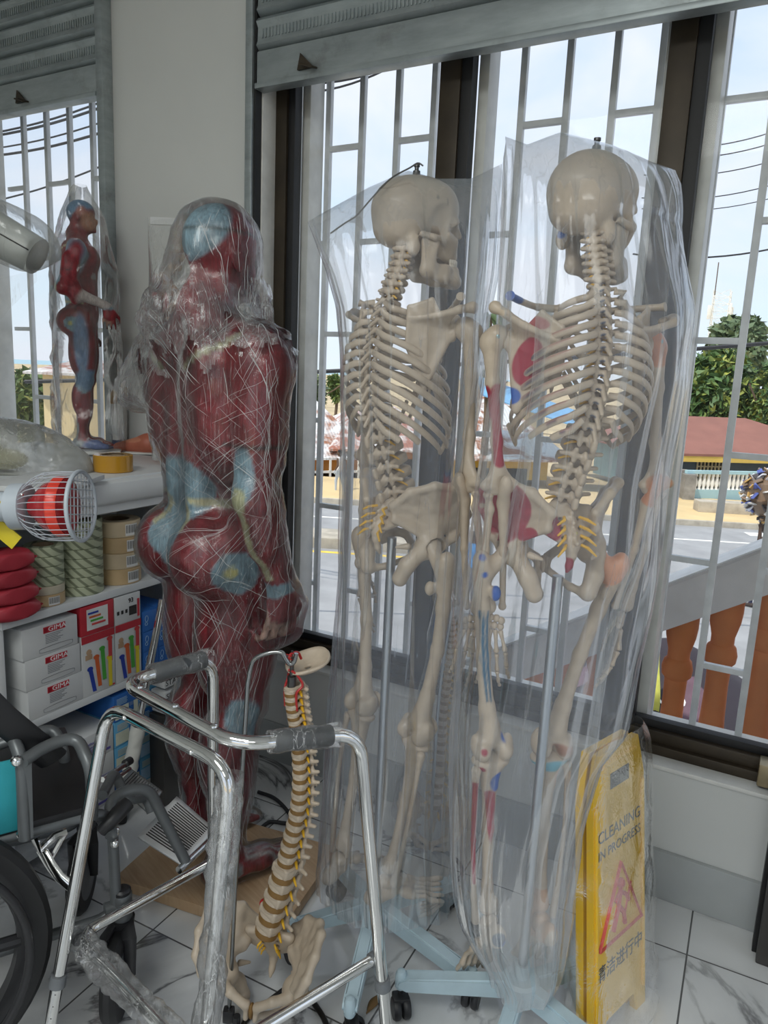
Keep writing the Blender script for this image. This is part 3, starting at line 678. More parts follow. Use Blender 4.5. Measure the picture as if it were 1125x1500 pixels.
# overhead wires
M_cable = plain('black_cable', (.025, .025, .028), .6)
def cable(label, p, q, d0, d1, r=.012, sag=.15):
    a, b = ond(*p, d0), ond(*q, d1); d = b-a; A = a-d*.6; Bq = b+d*.6
    o = obj('overhead_cable', MB().tube([A.lerp(Bq, t)+Vector((0, 0, -sag*4*t*(1-t)+sag)) for t in np.linspace(0, 1, 13)], r, 6), M_cable, None); return tag(o, label, 'cable', 'overhead cables')
for lab, p, q, w in [('highest cable crossing the left window, lower line of its pair', (15, 198), (150, 160), .02), ('highest cable crossing the left window, upper line of its pair', (15, 193), (150, 152), .016), ('third cable down in the left window', (15, 217), (150, 182), .013), ('fourth cable down in the left window', (17, 228), (150, 197), .02), ('slanting cable behind the head of the small muscle figure', (15, 292), (150, 246), .014)]: cable(lab, p, q, 13, 12, w)
for lab, p, q, w in [('uppermost cable under the big shutter near the pillar', (470, 125), (560, 105), .018), ('second cable under the big shutter near the pillar', (470, 137), (560, 108), .014),
                     ('lone thick cable crossing behind the painted skeleton at rib level', (440, 549), (1125, 506), .03), ('cable at skull level passing right of the painted skeleton', (1000, 381), (1125, 369), .012),
                     ('topmost of the five thin cables right of the right window post', (1015, 220), (1125, 199), .008), ('second of the five thin cables right of the right window post', (1015, 235), (1125, 215), .008), ('third of the five thin cables right of the right window post', (1010, 261), (1125, 241), .007), ('fourth of the five thin cables right of the right window post', (1008, 295), (1125, 276), .007), ('lowest of the five thin cables right of the right window post', (1008, 312), (1125, 295), .006)]: cable(lab, p, q, 11, 11, w)
# stair balustrade just outside
M_terra = plain('terracotta_paint', (.58, .20, .065), .75, vscale=6, var=.15, bump=.05)
M_conc = plain('rail_concrete', (.66, .64, .62), .8, vscale=5, var=.12)
M_pinkst = plain('pink_stair_paint', (.62, .32, .24), .8, vscale=5)
rl = thing('stair_balustrade', 'sloping concrete stair handrail on turned terracotta balusters outside the window', 'balustrade', (-.2, 2.9, 0))
YS = 2.9; dR = ony(1125, 800, YS); dL = ony(935, 872, YS); sl = (dR.z-dL.z)/(dR.x-dL.x); zr = lambda x: dL.z+sl*(x-dL.x)
m = MB(); x0, x1 = -1.5, 1.0
m._new([Vector((x, y, zr(x)+dz)) for x in (x0, x1) for y, dz in ((YS, -.19), (YS, -.015), (YS-.02, .0), (YS+.18, 0), (YS+.18, -.19))], [(0, 1, 2, 3, 4), (9, 8, 7, 6, 5)]+[(i, (i+1) % 5, 5+(i+1) % 5, 5+i) for i in range(5)])
obj('handrail', m, M_conc, rl, world=True, sharp=20)
obj('handrail_lit_top', MB().faces([(x, y, zr(x)+dz) for x in (x0, x1) for y, dz in ((YS-.012, .001), (YS-.012, .008), (YS+.18, .008), (YS+.18, .001))], [(0, 1, 2, 3), (7, 6, 5, 4)]+[(i, (i+1) % 4, 4+(i+1) % 4, 4+i) for i in range(4)]), plain('skylit_rail_top', (.78, .78, .76), .6), rl, world=True)  # paler top piece: skylight on the rail put into its colour
for i in range(14):
    x = -1.02+i*.148-.0; zt = zr(x)-.19+.03; H = .86
    k = H/.86; prof = [(.040, 0), (.044, .03), (.046, .10), (.056, .16), (.058, .2), (.05, .28), (.044, .38), (.041, .50), (.043, .585), (.056, .60), (.059, .63), (.052, .66), (.042, .67), (.042, .70), (.056, .76), (.06, .80), (.06, .90)]
    obj('baluster', MB().lathe([(r, zt-H+z*k) for r, z in prof], 18, Matrix.Translation((x, YS+.09, 0))), M_terra, rl, world=True)
m = MB(); m._new([Vector((x, y, zr(x)-.19-.80+dz)) for x in (x0, x1) for y, dz in ((YS-.06, -.5), (YS-.06, .0), (YS+.24, 0), (YS+.24, -.5))], [(0, 1, 2, 3), (7, 6, 5, 4)]+[(i, (i+1) % 4, 4+(i+1) % 4, 4+i) for i in range(4)]); obj('stair_stringer', m, M_pinkst, rl, world=True, sharp=20)
# market umbrella and yellow cloth below the stair
M_umb = plain('dark_purple_canvas', (.028, .021, .03), .8, vscale=5); M_pink = plain('pink_print', (.13, .075, .10), .8); M_whitel = plain('white_lettering', (.8, .8, .8), .7)
uc = ond(985, 935, 5.6); um = thing('market_umbrella', 'dark canvas market umbrella with pink print, below the stair balusters', 'umbrella', uc)
m = MB(); n = 8; top = Vector((0, 0, .0)); 
def umf(u, v):
    a = 2*PI*u; rr = .95*v; return Vector((rr*math.cos(a)*(1-.05*abs(math.sin(4*a))*v), rr*math.sin(a)*(1-.05*abs(math.sin(4*a))*v), -.55*v**1.25))
m.grid(umf, 48, 10, True); cnp = obj('canopy', m, M_umb, um); m = MB()
for a0 in (3.6, 4.4, 5.2): m.grid(lambda u, v: umf((a0+(u-.5)*.5*(1-abs(v-.5)))/(2*PI), .4+.5*v)+Vector((0, 0, .012)), 8, 8)
obj('leaf_print', m, M_pink, cnp)
m = MB()
for k in range(60): a = 2*PI*k/60; p = umf(k/60, 1); m.tube([p, p+Vector((0, 0, -.09))], .008, 4)
obj('fringe', m, M_whitel, cnp); obj('pole', MB().tube([(0, 0, -2.5), (0, 0, .1)], .02, 8), M_steel, um)
for i in range(4): a = 4.3+i*.22; p = umf(a/(2*PI), .62); text_obj('lettering', 'WMNO'[i], .17, M_whitel, cnp, Matrix.Translation(p+Vector((0, 0, .012))) @ Matrix.Rotation(a+PI/2, 4, 'Z') @ Matrix.Rotation(.5, 4, 'X'))
yc = ond(932, 1000, 5.0); o = obj('yellow_cloth', MB().grid(lambda u, v: Vector((.30*(u-.5)+.05*v, .03*math.sin(9*u)+.02*math.sin(7*v), .62*(.5-v))), 14, 14), plain('lime_yellow_cloth', (.72, .74, .16), .8), None); o.location = yc; o.rotation_euler = (0, 0, HEAD); tag(o, 'lime yellow cloth hanging beside the dark market umbrella', 'cloth'); sf = o.modifiers.new('thick', 'SOLIDIFY'); sf.thickness = .004
# passers-by
def walker_person(label, foot, h, rz, cols, carry=None):
    """continuous skinned body with clothing shells"""
    s = h/1.72; root = thing('person', label, 'person', foot, rz); z = lambda *a: tuple(x*s for x in a)
    pr = [ell(z(0, .02, 1.60), z(.078, .098, .118)), rc(z(0, 0, 1.44), z(0, .01, 1.54), .055*s, k=.02), ell(z(0, 0, 1.27), z(.165, .105, .2), k=.04), ell(z(0, 0, 1.0), z(.15, .11, .14), k=.05), ell(z(0, .115, 1.585), z(.016, .02, .026), k=.015)]
    for q, st in ((-1, .22), (1, -.2)):
        pr += [rc(z(q*.09, 0, .93), z(q*.09, st*.45, .5), .085*s, .055*s, k=.03), rc(z(q*.09, st*.45, .5), z(q*.09, st*.7-.06, .09), .054*s, .036*s, k=.01), rc(z(q*.09, st*.7-.1, .05), z(q*.1, st*.7+.1, .035), .042*s, .032*s, k=.02), ell(z(q*.08, .02, 1.6), z(.012, .02, .03), k=.008)]
        up_ = carry is not None
        e = z(q*.24, .03, 1.36) if up_ else z(q*.23, -.02, 1.12); wv = z(q*.2, .06, 1.62) if up_ else z(q*.24, .1, .9)
        pr += [rc(z(q*.18, 0, 1.39), e, .052*s, .042*s, k=.03), rc(e, wv, .042*s, .03*s, k=.01)]
        hd = Vector(wv); up3 = 1 if up_ else -1
        pr += [ell(tuple(hd+Vector((0, 0, up3*.05*s))), z(.02, .04, .05), k=.015)]+[rc(tuple(hd+Vector((0, (f-1.5)*.02*s, up3*.08*s))), tuple(hd+Vector((-q*.02*s, (f-1.5)*.024*s, up3*(.15-.012*abs(f-1.2))*s)), ), .011*s, .009*s, k=.006) for f in range(4)]+[rc(tuple(hd+Vector((0, .03*s, up3*.03*s))), tuple(hd+Vector((-q*.02*s, .065*s, up3*.08*s))), .012*s, .01*s, k=.008)]
    v, q = nets(*sdf_grid(pr, .014*s)); v = relax(v, q, 2); me = np_mesh('body', v, np.ascontiguousarray(q)); skin, shirt, trs, shoe = cols
    z1, z2, z3 = .93*s, 1.46*s, .10*s
    paint(me, skin, [(sbox((0, 0, (z2+z1)/2), (.21*s, .3, (z2-z1)/2)), shirt), (sbox((0, 0, (z1+z3)/2), (.4, .6, (z1-z3)/2)), trs), (sbox((0, 0, 0), (.4, .6, z3)), shoe)])
    obj('body', me, vcol('person_cloth', .8), root)
    hm = MB().ball(z(0, -.005, 1.655), z(.083, .098, .085), 10); obj('hair', hm, plain('black_hair', (.012, .011, .01), .8, bump=.4), root)
    return root
f1 = onz(1108, 890, ZR); walker_person('person in a plaid shirt and dark blue trousers on the crossing, load on the head', f1, 1.70, R(70), ((.06, .035, .025), (.20, .12, .08), (.02, .025, .06), (.05, .035, .03)), True)
ld = thing('head_load', 'glittering bundle of wrapped goods carried on the head at the picture edge', 'bundle', f1+Vector((.05, 0, 1.72)))
cols = [(.75, .75, .78), (.10, .14, .42), (.55, .33, .10), (.06, .05, .05), (.72, .70, .66), (.20, .13, .08)]; mats = [plain('packet_%d' % i, c, .3, .2) for i, c in enumerate(cols)]
for k in range(260):
    a = random.uniform(0, 2*PI); zz = random.uniform(.02, .98); rr = float(np.interp(zz, [0, .15, .45, .75, .95, 1], [.14, .36, .57, .54, .28, .1]))+.015
    obj('packet', MB().box((0, 0, 0), (.10, .15, .03), (random.uniform(-1, 1), random.uniform(-1, 1), random.uniform(0, 6)), .015), mats[k % 6], ld, (rr*math.cos(a), rr*math.sin(a), zz))
obj('cloth_bundle', MB().lathe([(.12, 0), (.34, .15), (.55, .45), (.52, .75), (.25, .95)], 16), mats[5], ld)
f2 = onz(688, 888, ZR); walker_person('person in a bright blue shirt walking on the road between the two bags', f2, 1.42, R(-40), ((.05, .03, .02), (.03, .26, .62), (.10, .10, .12), (.35, .26, .2)))
f3 = onz(496, 722, ZR); walker_person('person in pale clothes sitting by the orange house railing', f3, 1.5, R(100), ((.10, .06, .04), (.70, .68, .66), (.45, .52, .6), (.3, .2, .15)))
# unseen roof slab, widened and overhung to block the sun from the room
struct('roof_slab', MB().bb((XL-1, YBK-1, ZT+.14), (XR+1, YW+1.1, ZT+.32)), M_ceil)
# ------------------------------------------------------------------ sky and sun
wd = D.worlds.new('sky'); SC.world = wd; wd.use_nodes = True; t = wd.node_tree; t.nodes.clear()
def wn(typ, **k):
    n = t.nodes.new(typ); [setattr(n, a, b) for a, b in k.items()]; return n
tc = wn('ShaderNodeTexCoord'); sep = wn('ShaderNodeSeparateXYZ'); t.links.new(tc.outputs['Generated'], sep.inputs[0])
rg = wn('ShaderNodeValToRGB'); t.links.new(sep.outputs[2], rg.inputs[0]); e = rg.color_ramp.elements
e[0].position = 0.0; e[0].color = (.74, .88, .97, 1); e[1].position = .9; e[1].color = (.40, .56, .84, 1); q = e.new(.3); q.color = (.60, .74, .95, 1)
mp = wn('ShaderNodeMapping'); t.links.new(tc.outputs['Generated'], mp.inputs[0]); mp.inputs['Scale'].default_value = (1.3, 1.3, 3.2)
nz = wn('ShaderNodeTexNoise'); t.links.new(mp.outputs[0], nz.inputs[0]); nz.inputs['Scale'].default_value = 2.1; nz.inputs['Detail'].default_value = 9; nz.inputs['Roughness'].default_value = .55; nz.inputs['Distortion'].default_value = .5
cl = wn('ShaderNodeValToRGB'); t.links.new(nz.outputs[0], cl.inputs[0]); cl.color_ramp.elements[0].position = .36; cl.color_ramp.elements[1].position = .60
mx = wn('ShaderNodeMix', data_type='RGBA'); t.links.new(cl.outputs[0], mx.inputs[0]); t.links.new(rg.outputs[0], mx.inputs[6]); mx.inputs[7].default_value = (.80, .85, .94, 1)
bg = wn('ShaderNodeBackground'); t.links.new(mx.outputs[2], bg.inputs[0]); bg.inputs[1].default_value = 1.08; ow = wn('ShaderNodeOutputWorld'); t.links.new(bg.outputs[0], ow.inputs[0])
sd = D.lights.new('sun', 'SUN'); sd.energy = 3.3; sd.angle = R(.6); sd.color = (1, .95, .86); so = D.objects.new('sun', sd); COL.objects.link(so)
so.rotation_euler = Vector((.25, .55, -1.0)).to_track_quat('-Z', 'Y').to_euler()
# ------------------------------------------------------------------ bones (life size, metres; x = the figure's right, y = forward, z = up)
def bone_skull():
    p = [ell((0, .000, .084), (.071, .094, .068)), ell((0, -.034, .066), (.066, .060, .058), k=.03), ell((0, .05, .078), (.060, .046, .053), k=.03),
         ell((0, -.035, .026), (.052, .052, .03), k=.03),                                       # occiput base
         ell((0, .076, .02), (.041, .028, .038), k=.02), ell((0, .078, -.016), (.029, .028, .022), k=.018),   # midface, maxilla
         ell((0, .045, .0), (.032, .04, .026), k=.015),
         rc((-.037, .084, .051), (.037, .084, .051), .013, k=.012),                              # brow
         rc((0, .096, .052), (0, .110, .030), .009, .006, k=.01)]                                # nasal bones
    for s in (-1, 1):
        p += [rc((s*.034, .084, .014), (s*.055, .060, .018), .013, .011, k=.012), *poly([(s*.055, .058, .018), (s*.067, .034, .013), (s*.067, .004, .018)], [.009, .0065, .007], k=.008),
              rc((s*.049, .066, .052), (s*.055, .060, .022), .008, k=.008), rc((s*.026, .084, -.004), (s*.05, .062, .012), .012, .01, k=.012),
              ell((s*.053, -.012, -.006), (.014, .016, .022), k=.014),                           # mastoid
              ell((s*.064, .05, .05), (.011, .020, .028), k=.016, op='sub'),                     # temple
              ell((s*.033, .103, .034), (.0195, .028, .0165), (0, s*.15, 0), k=.006, op='sub'),  # eye socket
              ell((s*.061, .004, .008), (.008, .006, .006), k=.004, op='sub'),                   # ear opening
              ell((s*.006, .112, .006), (.0085, .018, .016), (0, s*-.25, 0), k=.004, op='sub')]  # nose
    p += [ell((0, .0, -.004), (.016, .02, .014), k=.008, op='sub'), ell((0, .05, -.032), (.02, .026, .016), k=.006, op='sub')]
    return p
def bone_mandible():
    p = []
    for s in (-1, 1):
        p += [rc((s*.057, .014, .008), (s*.051, .018, -.052), .007, .010, k=.008), rc((s*.056, .04, .006), (s*.05, .028, -.05), .006, .012, k=.012),
              tri((s*.057, .012, .004), (s*.056, .042, .004), (s*.05, .024, -.06), .0055, k=.008),
              *poly([(s*.05, .02, -.058), (s*.038, .066, -.066), (s*.020, .096, -.069), (0, .104, -.069)], [.011, .012, .0125, .013], k=.014),
              *poly([(s*.048, .036, -.046), (s*.034, .07, -.048), (s*.014, .096, -.047)], [.0085, .0085, .008], k=.014)]
    return p+[rc((-.014, .098, -.048), (.014, .098, -.048), .0085, k=.012), ell((0, .106, -.073), (.016, .009, .011), k=.01)]
def bone_teeth():
    m = MB()
    for row, z in ((1, -.030), (-1, -.0395)):
        for i in range(-6, 7):
            a = i/6.0*1.15; x, y = .0275*math.sin(a)*1.05, .070+.0345*math.cos(a)
            m.box((x, y, z), (.0064, .0056, .0105), (0, 0, -a), .0015, 1)
    return m
def bone_vertebra(kind):
    rb, h, sp, tw = dict(c=(.0118, .0066, .022, .029), t=(.0158, .0102, .034, .031), l=(.0235, .0130, .037, .045))[kind]
    p = [sbox((0, .004, 0), (rb*1.15, rb*.85, h*.92), None, .006, k=.0), ell((0, .004, 0), (rb*1.25, rb*1.0, h*1.02), k=.004)]
    by = -rb*.9
    for s in (-1, 1):
        p += [rc((s*rb*.8, by+.004, h*.2), (s*rb*.85, by-.012, 0), .005*(1+(kind == 'l')*.4), k=.004), rc((s*rb*.85, by-.012, 0), (0, by-.02, -.002), .0055, k=.004),
              rc((s*rb*.8, by-.008, 0), (s*tw, by-(.016 if kind == 't' else .006), .003 if kind == 't' else 0), .0055, .0045, k=.004),
              ell((s*rb*.8, by-.013, h*.8), (.006, .005, .008), k=.004), ell((s*rb*.75, by-.015, -h*.8), (.006, .005, .008), k=.004)]
    if kind == 't': p += [rc((0, by-.02, -.002), (0, by-.02-sp*.62, -sp*.8), .0055, .004, k=.005)]
    elif kind == 'l': p += [tri((0, by-.018, .008), (0, by-.018, -.012), (0, by-.02-sp*.62, -.008), .0045, k=.006), rc((0, by-.02-sp*.6, .002), (0, by-.02-sp*.6, -.014), .006, k=.006)]
    else: p += [rc((0, by-.016, 0), (-.003, by-.018-sp*.6, -.009), .0045, .0035, k=.005), rc((0, by-.016, 0), (.003, by-.018-sp*.6, -.009), .0045, .0035, k=.005)]
    p += [ell((0, by-.008, 0), (.007, .008, h*2), k=.003, op='sub')]
    return p
def bone_sacrum():
    p = [sbox((0, -.046, .088), (.024, .016, .01), (-.5, 0, 0), .008)]
    pts = [(0, -.052, .085), (0, -.072, .055), (0, -.086, .02), (0, -.084, -.012), (0, -.074, -.032), (0, -.064, -.044)]
    p += poly(pts, [.016, .014, .011, .008, .0055, .004], k=.012)
    for s in (-1, 1):
        p += [tri((0, -.054, .088), (s*.05, -.056, .078), (0, -.088, .005), .009, k=.01), tri((s*.05, -.056, .078), (s*.046, -.072, .035), (0, -.088, .005), .008, k=.01)]
        for i in range(4): p += [rc((s*.018, -.04-.012*i, .066-.018*i), (s*.018, -.11, .05-.018*i), .0038, k=.002, op='sub')]
    for i in range(4): p += [rc((0, -.075-.008*i, .078-.02*i), (0, -.088-.007*i, .07-.02*i), .005, k=.006)]
    return p
def bone_hip():
    A = (.098, .004, .03); c = [(.112, .064, .050), (.128, .056, .086), (.136, .026, .120), (.135, -.018, .138), (.120, -.056, .132), (.082, -.088, .108), (.046, -.098, .07), (.05, -.086, .04)]
    mid = [tuple((Vector(A)*.45+Vector(q)*.55)+Vector((-.012, 0, 0))) for q in c]; p = []
    for i in range(7): p += [tri(A, mid[i], mid[i+1], .0065, k=.012), tri(mid[i], c[i], c[i+1], .0055, k=.012), tri(mid[i], c[i+1], mid[i+1], .0055, k=.012)]
    p += [tri(A, (.05, -.086, .04), (.082, -.035, .02), .007, k=.01)]
    p += poly(c[:7], [.007, .0075, .0075, .0075, .0075, .008, .007], k=.008)
    p += [rc(c[0], (.108, .050, .026), .007, .008, k=.01), rc((.108, .050, .026), (.1, .03, .008), .008, .012, k=.012)]
    p += [ell((.088, 0, 0), .034, k=.012), ell((.104, .0, -.005), .0265, k=.003, op='sub')]
    p += poly([(.085, -.022, -.02), (.072, -.04, -.055), (.058, -.04, -.088)], [.019, .017, .018], k=.012)
    p += poly([(.058, -.036, -.092), (.036, -.004, -.078), (.014, .038, -.05)], [.0115, .0075, .008], k=.008)
    p += poly([(.082, .026, .004), (.05, .05, .006), (.014, .05, -.018)], [.014, .0095, .0105], k=.01)
    p += [sbox((.011, .048, -.033), (.006, .009, .02), (.35, 0, 0), .005, k=.008), rc((.07, -.05, -.012), (.052, -.066, -.02), .008, .004, k=.008)]
    return p
def bone_femur():
    p = [ell((0, 0, 0), .0235), rc((.006, -.002, -.004), (.046, -.006, -.038), .0145, .0185, k=.008), ell((.06, -.01, -.022), (.017, .021, .026), k=.014), ell((.032, -.026, -.078), (.011, .011, .016), k=.01)]
    p += poly([(.054, -.004, -.05), (.044, .006, -.12), (.03, .013, -.22), (.014, .008, -.33), (.004, 0, -.385)], [.0185, .0145, .0135, .0155, .025], k=.012)
    for s in (-1, 1): p += [ell((s*.0235, -.006, -.412), (.0195, .032, .024), k=.012), ell((s*.036, -.0, -.398), (.008, .014, .014), k=.008)]
    return p+[ell((0, .02, -.404), (.024, .014, .018), k=.01), ell((0, -.03, -.428), (.010, .026, .024), k=.006, op='sub'), ell((0, .042, -.405), (.01, .012, .03), k=.008, op='sub')]
def bone_tibia():
    p = [ell((-.019, 0, -.012), (.022, .025, .013)), ell((.019, 0, -.012), (.022, .025, .013), k=.008), rc((0, 0, -.02), (0, .003, -.07), .027, .0165, k=.012), rc((0, .018, -.045), (0, .016, -.07), .009, .006, k=.01)]
    p += poly([(0, .003, -.07), (0, .006, -.17), (0, .002, -.30), (0, 0, -.352)], [.0165, .0125, .0115, .019], k=.01)
    return p+[rc((-.016, .002, -.345), (-.02, .002, -.374), .011, .007, k=.008), rc((0, 0, 0), (0, 0, .004), .004, k=.006)]
def bone_fibula():
    return poly([(.036, -.014, -.026), (.038, -.016, -.05), (.04, -.014, -.18), (.034, -.008, -.32), (.028, -.006, -.378)], [.011, .0065, .0055, .0065, .0095], k=.006)
def bone_humerus():
    p = [ell((-.008, -.003, .002), .0235), ell((.012, .004, -.006), (.013, .016, .018), k=.01)]+poly([(.004, 0, -.018), (.004, 0, -.09), (0, .002, -.2), (0, 0, -.265)], [.0175, .0115, .0105, .0125], k=.012)
    return p+[rc((-.03, -.002, -.286), (.028, -.002, -.286), .0085, .009, k=.012), tri((0, 0, -.24), (-.03, 0, -.286), (.028, 0, -.286), .006, k=.01), ell((.016, .008, -.295), .0105, k=.006), rc((-.02, .004, -.296), (.006, .004, -.296), .0105, k=.006), ell((0, -.02, -.283), (.01, .012, .012), k=.005, op='sub')]
def bone_ulna():
    return [ell((-.008, -.014, .012), (.011, .011, .015))]+poly([(-.008, -.008, -.002), (-.01, .0, -.03), (-.012, -.004, -.12), (-.016, 0, -.235)], [.0125, .011, .0068, .0062], k=.008)+[ell((-.016, 0, -.238), (.008, .008, .007), k=.004), ell((-.006, .014, .004), (.012, .01, .011), k=.005, op='sub')]
def bone_radius():
    return [ell((.017, .006, -.012), (.0105, .0105, .007)), rc((.017, .006, -.016), (.014, .006, -.04), .0065, .008, k=.006)]+poly([(.014, .006, -.04), (.02, .008, -.12), (.014, .006, -.2), (.01, .004, -.236)], [.0075, .0072, .0085, .0145], k=.008)
def bone_patella(): return [ell((0, 0, 0), (.021, .010, .022)), ell((0, -.013, .002), (.02, .008, .014), k=.005, op='sub')]
def bone_scapula():
    a, b, c, g = (-.084, -.012, .026), (-.080, -.012, -.05), (-.036, -.004, -.134), (.004, .008, -.022)     # superior angle, medial border, inferior angle, neck
    s0 = (-.040, -.006, .046); mid = (-.042, -.004, -.03)
    p = [tri(s0, a, mid, .0032, k=.006), tri(s0, mid, g, .0032, k=.006), tri(a, b, mid, .0032, k=.006), tri(b, c, mid, .0032, k=.006), tri(c, g, mid, .0032, k=.006)]
    p += poly([a, b, c], [.0048, .0048, .0072], k=.006)+[rc(c, g, .0068, .0075, k=.008), rc(s0, a, .0042, k=.004), rc(s0, g, .004, .006, k=.006)]
    p += poly([(-.082, -.016, .004), (-.02, -.026, .016), (.018, -.036, .03), (.044, -.022, .038), (.048, .002, .035)], [.004, .0055, .0075, .0105, .0085], k=.008)
    p += [tri((-.078, -.012, .0), (.012, -.034, .026), (-.002, -.002, .002), .004, k=.008)]
    p += [ell((.014, .010, -.014), (.009, .013, .018), k=.010), ell((.024, .012, -.014), (.008, .011, .015), k=.004, op='sub')]
    return p+poly([(.004, .010, .006), (.012, .034, .018), (.03, .048, .008)], [.008, .007, .006], k=.006)
def bone_sternum():
    return [sbox((0, 0, .0), (.028, .005, .024), (.15, 0, 0), .005), sbox((0, .004, -.07), (.0165, .0045, .048), (.1, 0, 0), .004, k=.008), rc((0, .008, -.118), (0, .006, -.145), .006, .003, k=.008), ell((0, -.004, .028), (.014, .01, .008), k=.004, op='sub')]
def bone_foot():
    """right foot, ankle joint at origin, toes +y, sole at z=-.075"""
    p = [ell((0, .0, -.012), (.021, .028, .017)), ell((0, .028, -.018), (.014, .018, .014), k=.01), ell((.003, -.03, -.045), (.0185, .032, .024), k=.012), ell((.004, .005, -.04), (.018, .026, .017), k=.01), ell((-.012, .052, -.026), (.017, .016, .014), k=.006), ell((.016, .048, -.04), (.013, .02, .012), k=.006)]
    for i in range(5):
        x0 = -.022+.0125*i; x1 = -.034+.0185*i; y1 = (.138, .14, .134, .126, .114)[i]; r = (.0088, .0058, .0055, .0055, .006)[i]
        p += [rc((x0*.75, .06-.003*i, -.03-.004*i), (x0, .076-.004*i, -.034-.003*i), .009, .0085, k=.005)]
        p += poly([(x0, .078-.004*i, -.036-.003*i), ((x0+x1)/2, (.078+y1)/2, -.05), (x1, y1, -.062)], [r*1.2, r*.75, r*1.25], k=.004)
        L = (.032, .026, .024, .022, .02)[i]; dx = (x1)*.08
        p += poly([(x1, y1+.004, -.063), (x1+dx, y1+L, -.066)], [r*1.05, r*.85], k=.002)+poly([(x1+dx, y1+L+.004, -.066), (x1+dx*1.6, y1+L+(.024 if i == 0 else .013), -.069)], [r*.95, r*.7], k=.002)
    return p
def hand_mesh():
    """right hand hanging, wrist at origin, fingers -z, thumb towards -y*... palm faces the thigh (-x), thumb forward (+y)"""
    m = MB()
    def bonepiece(a, b, r):
        a, b = Vector(a), Vector(b); pts = [a.lerp(b, t) for t in (0, .07, .2, .5, .8, .93, 1)]; m.tube(pts, [r*.7, r*1.15, r*.95, r*.68, r*.95, r*1.2, r*.75], 8)
    for c in [(.004, .016, -.012), (.004, .006, -.009), (.002, -.006, -.010), (.0, -.016, -.014), (.0, .019, -.026), (.004, .008, -.025), (.003, -.002, -.026), (-.002, -.014, -.028)]: m.ball(c, (.0075, .0078, .0085), 7)
    for i in range(4):
        y0 = .016-.0105*i; y1 = .026-.0185*i; z1 = (-.088, -.09, -.085, -.078)[i]
        bonepiece((.002, y0, -.035), (.004, y1, z1), .0052)
        p = Vector((.002, y1, z1-.003)); d = Vector((-.12-.04*i, (y1)*1.6, -1)).normalized(); L = [(.042, .025, .018), (.046, .029, .019), (.042, .027, .018), (.034, .02, .016)][i]
        for k in range(3):
            e = p+d*L[k]; bonepiece(p, e, (.0047, .0041, .0035)[k]); p = e+d*.0025; d = (d+Vector((-.22, 0, .04))).normalized()
    bonepiece((-.003, .022, -.03), (-.012, .046, -.064), .0056); bonepiece((-.0125, .048, -.067), (-.016, .055, -.094), .005); bonepiece((-.0165, .0555, -.097), (-.018, .056, -.117), .0042)
    return m
def rib_path(i):
    """right rib i (1..12) in thorax space: z=0 at T1, heights are multiples of the vertebra pitch; returns points, heights radius"""
    w = [.055, .082, .100, .112, .121, .127, .130, .130, .126, .118, .104, .085][i-1]          # half width
    dep = [.055, .072, .086, .096, .103, .107, .108, .106, .102, .094, .08, .062][i-1]          # half depth
    end = [75, 72, 68, 64, 60, 56, 50, 42, 34, 24, -8, -34][i-1]                                # where the bone stops (degrees from straight sideways)
    slope = [.28, .40, .48, .54, .58, .62, .66, .70, .74, .78, .82, .9][i-1]
    cy = [.010, .018, .025, .031, .036, .04, .042, .042, .04, .034, .026, .014][i-1]
    pts = [Vector((.018, -.040, .002)), Vector((.030, -.054, .0))]
    n = 18
    for k in range(n+1):
        a = R(-62 + (end+62)*k/n); x = w*math.cos(a)**.85 if math.cos(a) > 0 else 0; y = cy+dep*math.sin(a)*1.02
        pts.append(Vector((x, y, -.006-slope*(y+.06)*.86-.10*max(0, x-.03))))
    return pts
SK = {}
def bones():
    if SK: return SK
    for nm, p, res in [('skull', bone_skull(), .0027), ('mandible', bone_mandible(), .0024), ('cv', bone_vertebra('c'), .0016), ('tv', bone_vertebra('t'), .0018), ('lv', bone_vertebra('l'), .002), ('sacrum', bone_sacrum(), .0023),
                       ('femur', bone_femur(), .0034), ('tibia', bone_tibia(), .0032), ('fibula', bone_fibula(), .0024), ('humerus', bone_humerus(), .0028), ('ulna', bone_ulna(), .0022), ('radius', bone_radius(), .0022),
                       ('patella', bone_patella(), .0025), ('scapula', bone_scapula(), .0022), ('sternum', bone_sternum(), .0024), ('foot', bone_foot(), .0021), ('hip', bone_hip(), .0024)]:
        SK[nm] = sdf_mesh(nm, p, res, 0, dict(hip=6, scapula=9).get(nm, 2))
        if nm in ('femur', 'tibia', 'fibula', 'humerus', 'ulna', 'radius', 'patella', 'scapula', 'foot', 'hip'): SK[nm+'_l'] = mirror_mesh(SK[nm])
    SK['teeth'] = bone_teeth().mesh('teeth'); SK['hand'] = hand_mesh().mesh('hand', None, 60); SK['hand_l'] = mirror_mesh(SK['hand'])
    for i in range(1, 13):
        p = rib_path(i); rr = [.0060]+[.0072]*(len(p)-2)+[.0064]
        m = MB().tube(p, rr, 10, flat=.52, up=(0, 0, 1)); SK['rib%d' % i] = m.mesh('rib', None, 60); SK['rib%d_l' % i] = mirror_mesh(SK['rib%d' % i])
    m = MB(); m.tube(spline([(.014, .0, 0), (.05, .016, .004), (.095, .0, .012), (.14, -.028, .02)], 8), [.0105]+[.0075]*8+[.0062]*8+[.0068]*7+[.009], 12); SK['clavicle'] = m.mesh('clavicle', None, 60); SK['clavicle_l'] = mirror_mesh(SK['clavicle'])
    for k, v in SK.items(): paint(v, BONE, (), .05)
    return SK
def mirror_mesh(me):
    c = me.copy(); c.transform(Matrix.Diagonal((-1, 1, 1, 1))); c.flip_normals(); return c
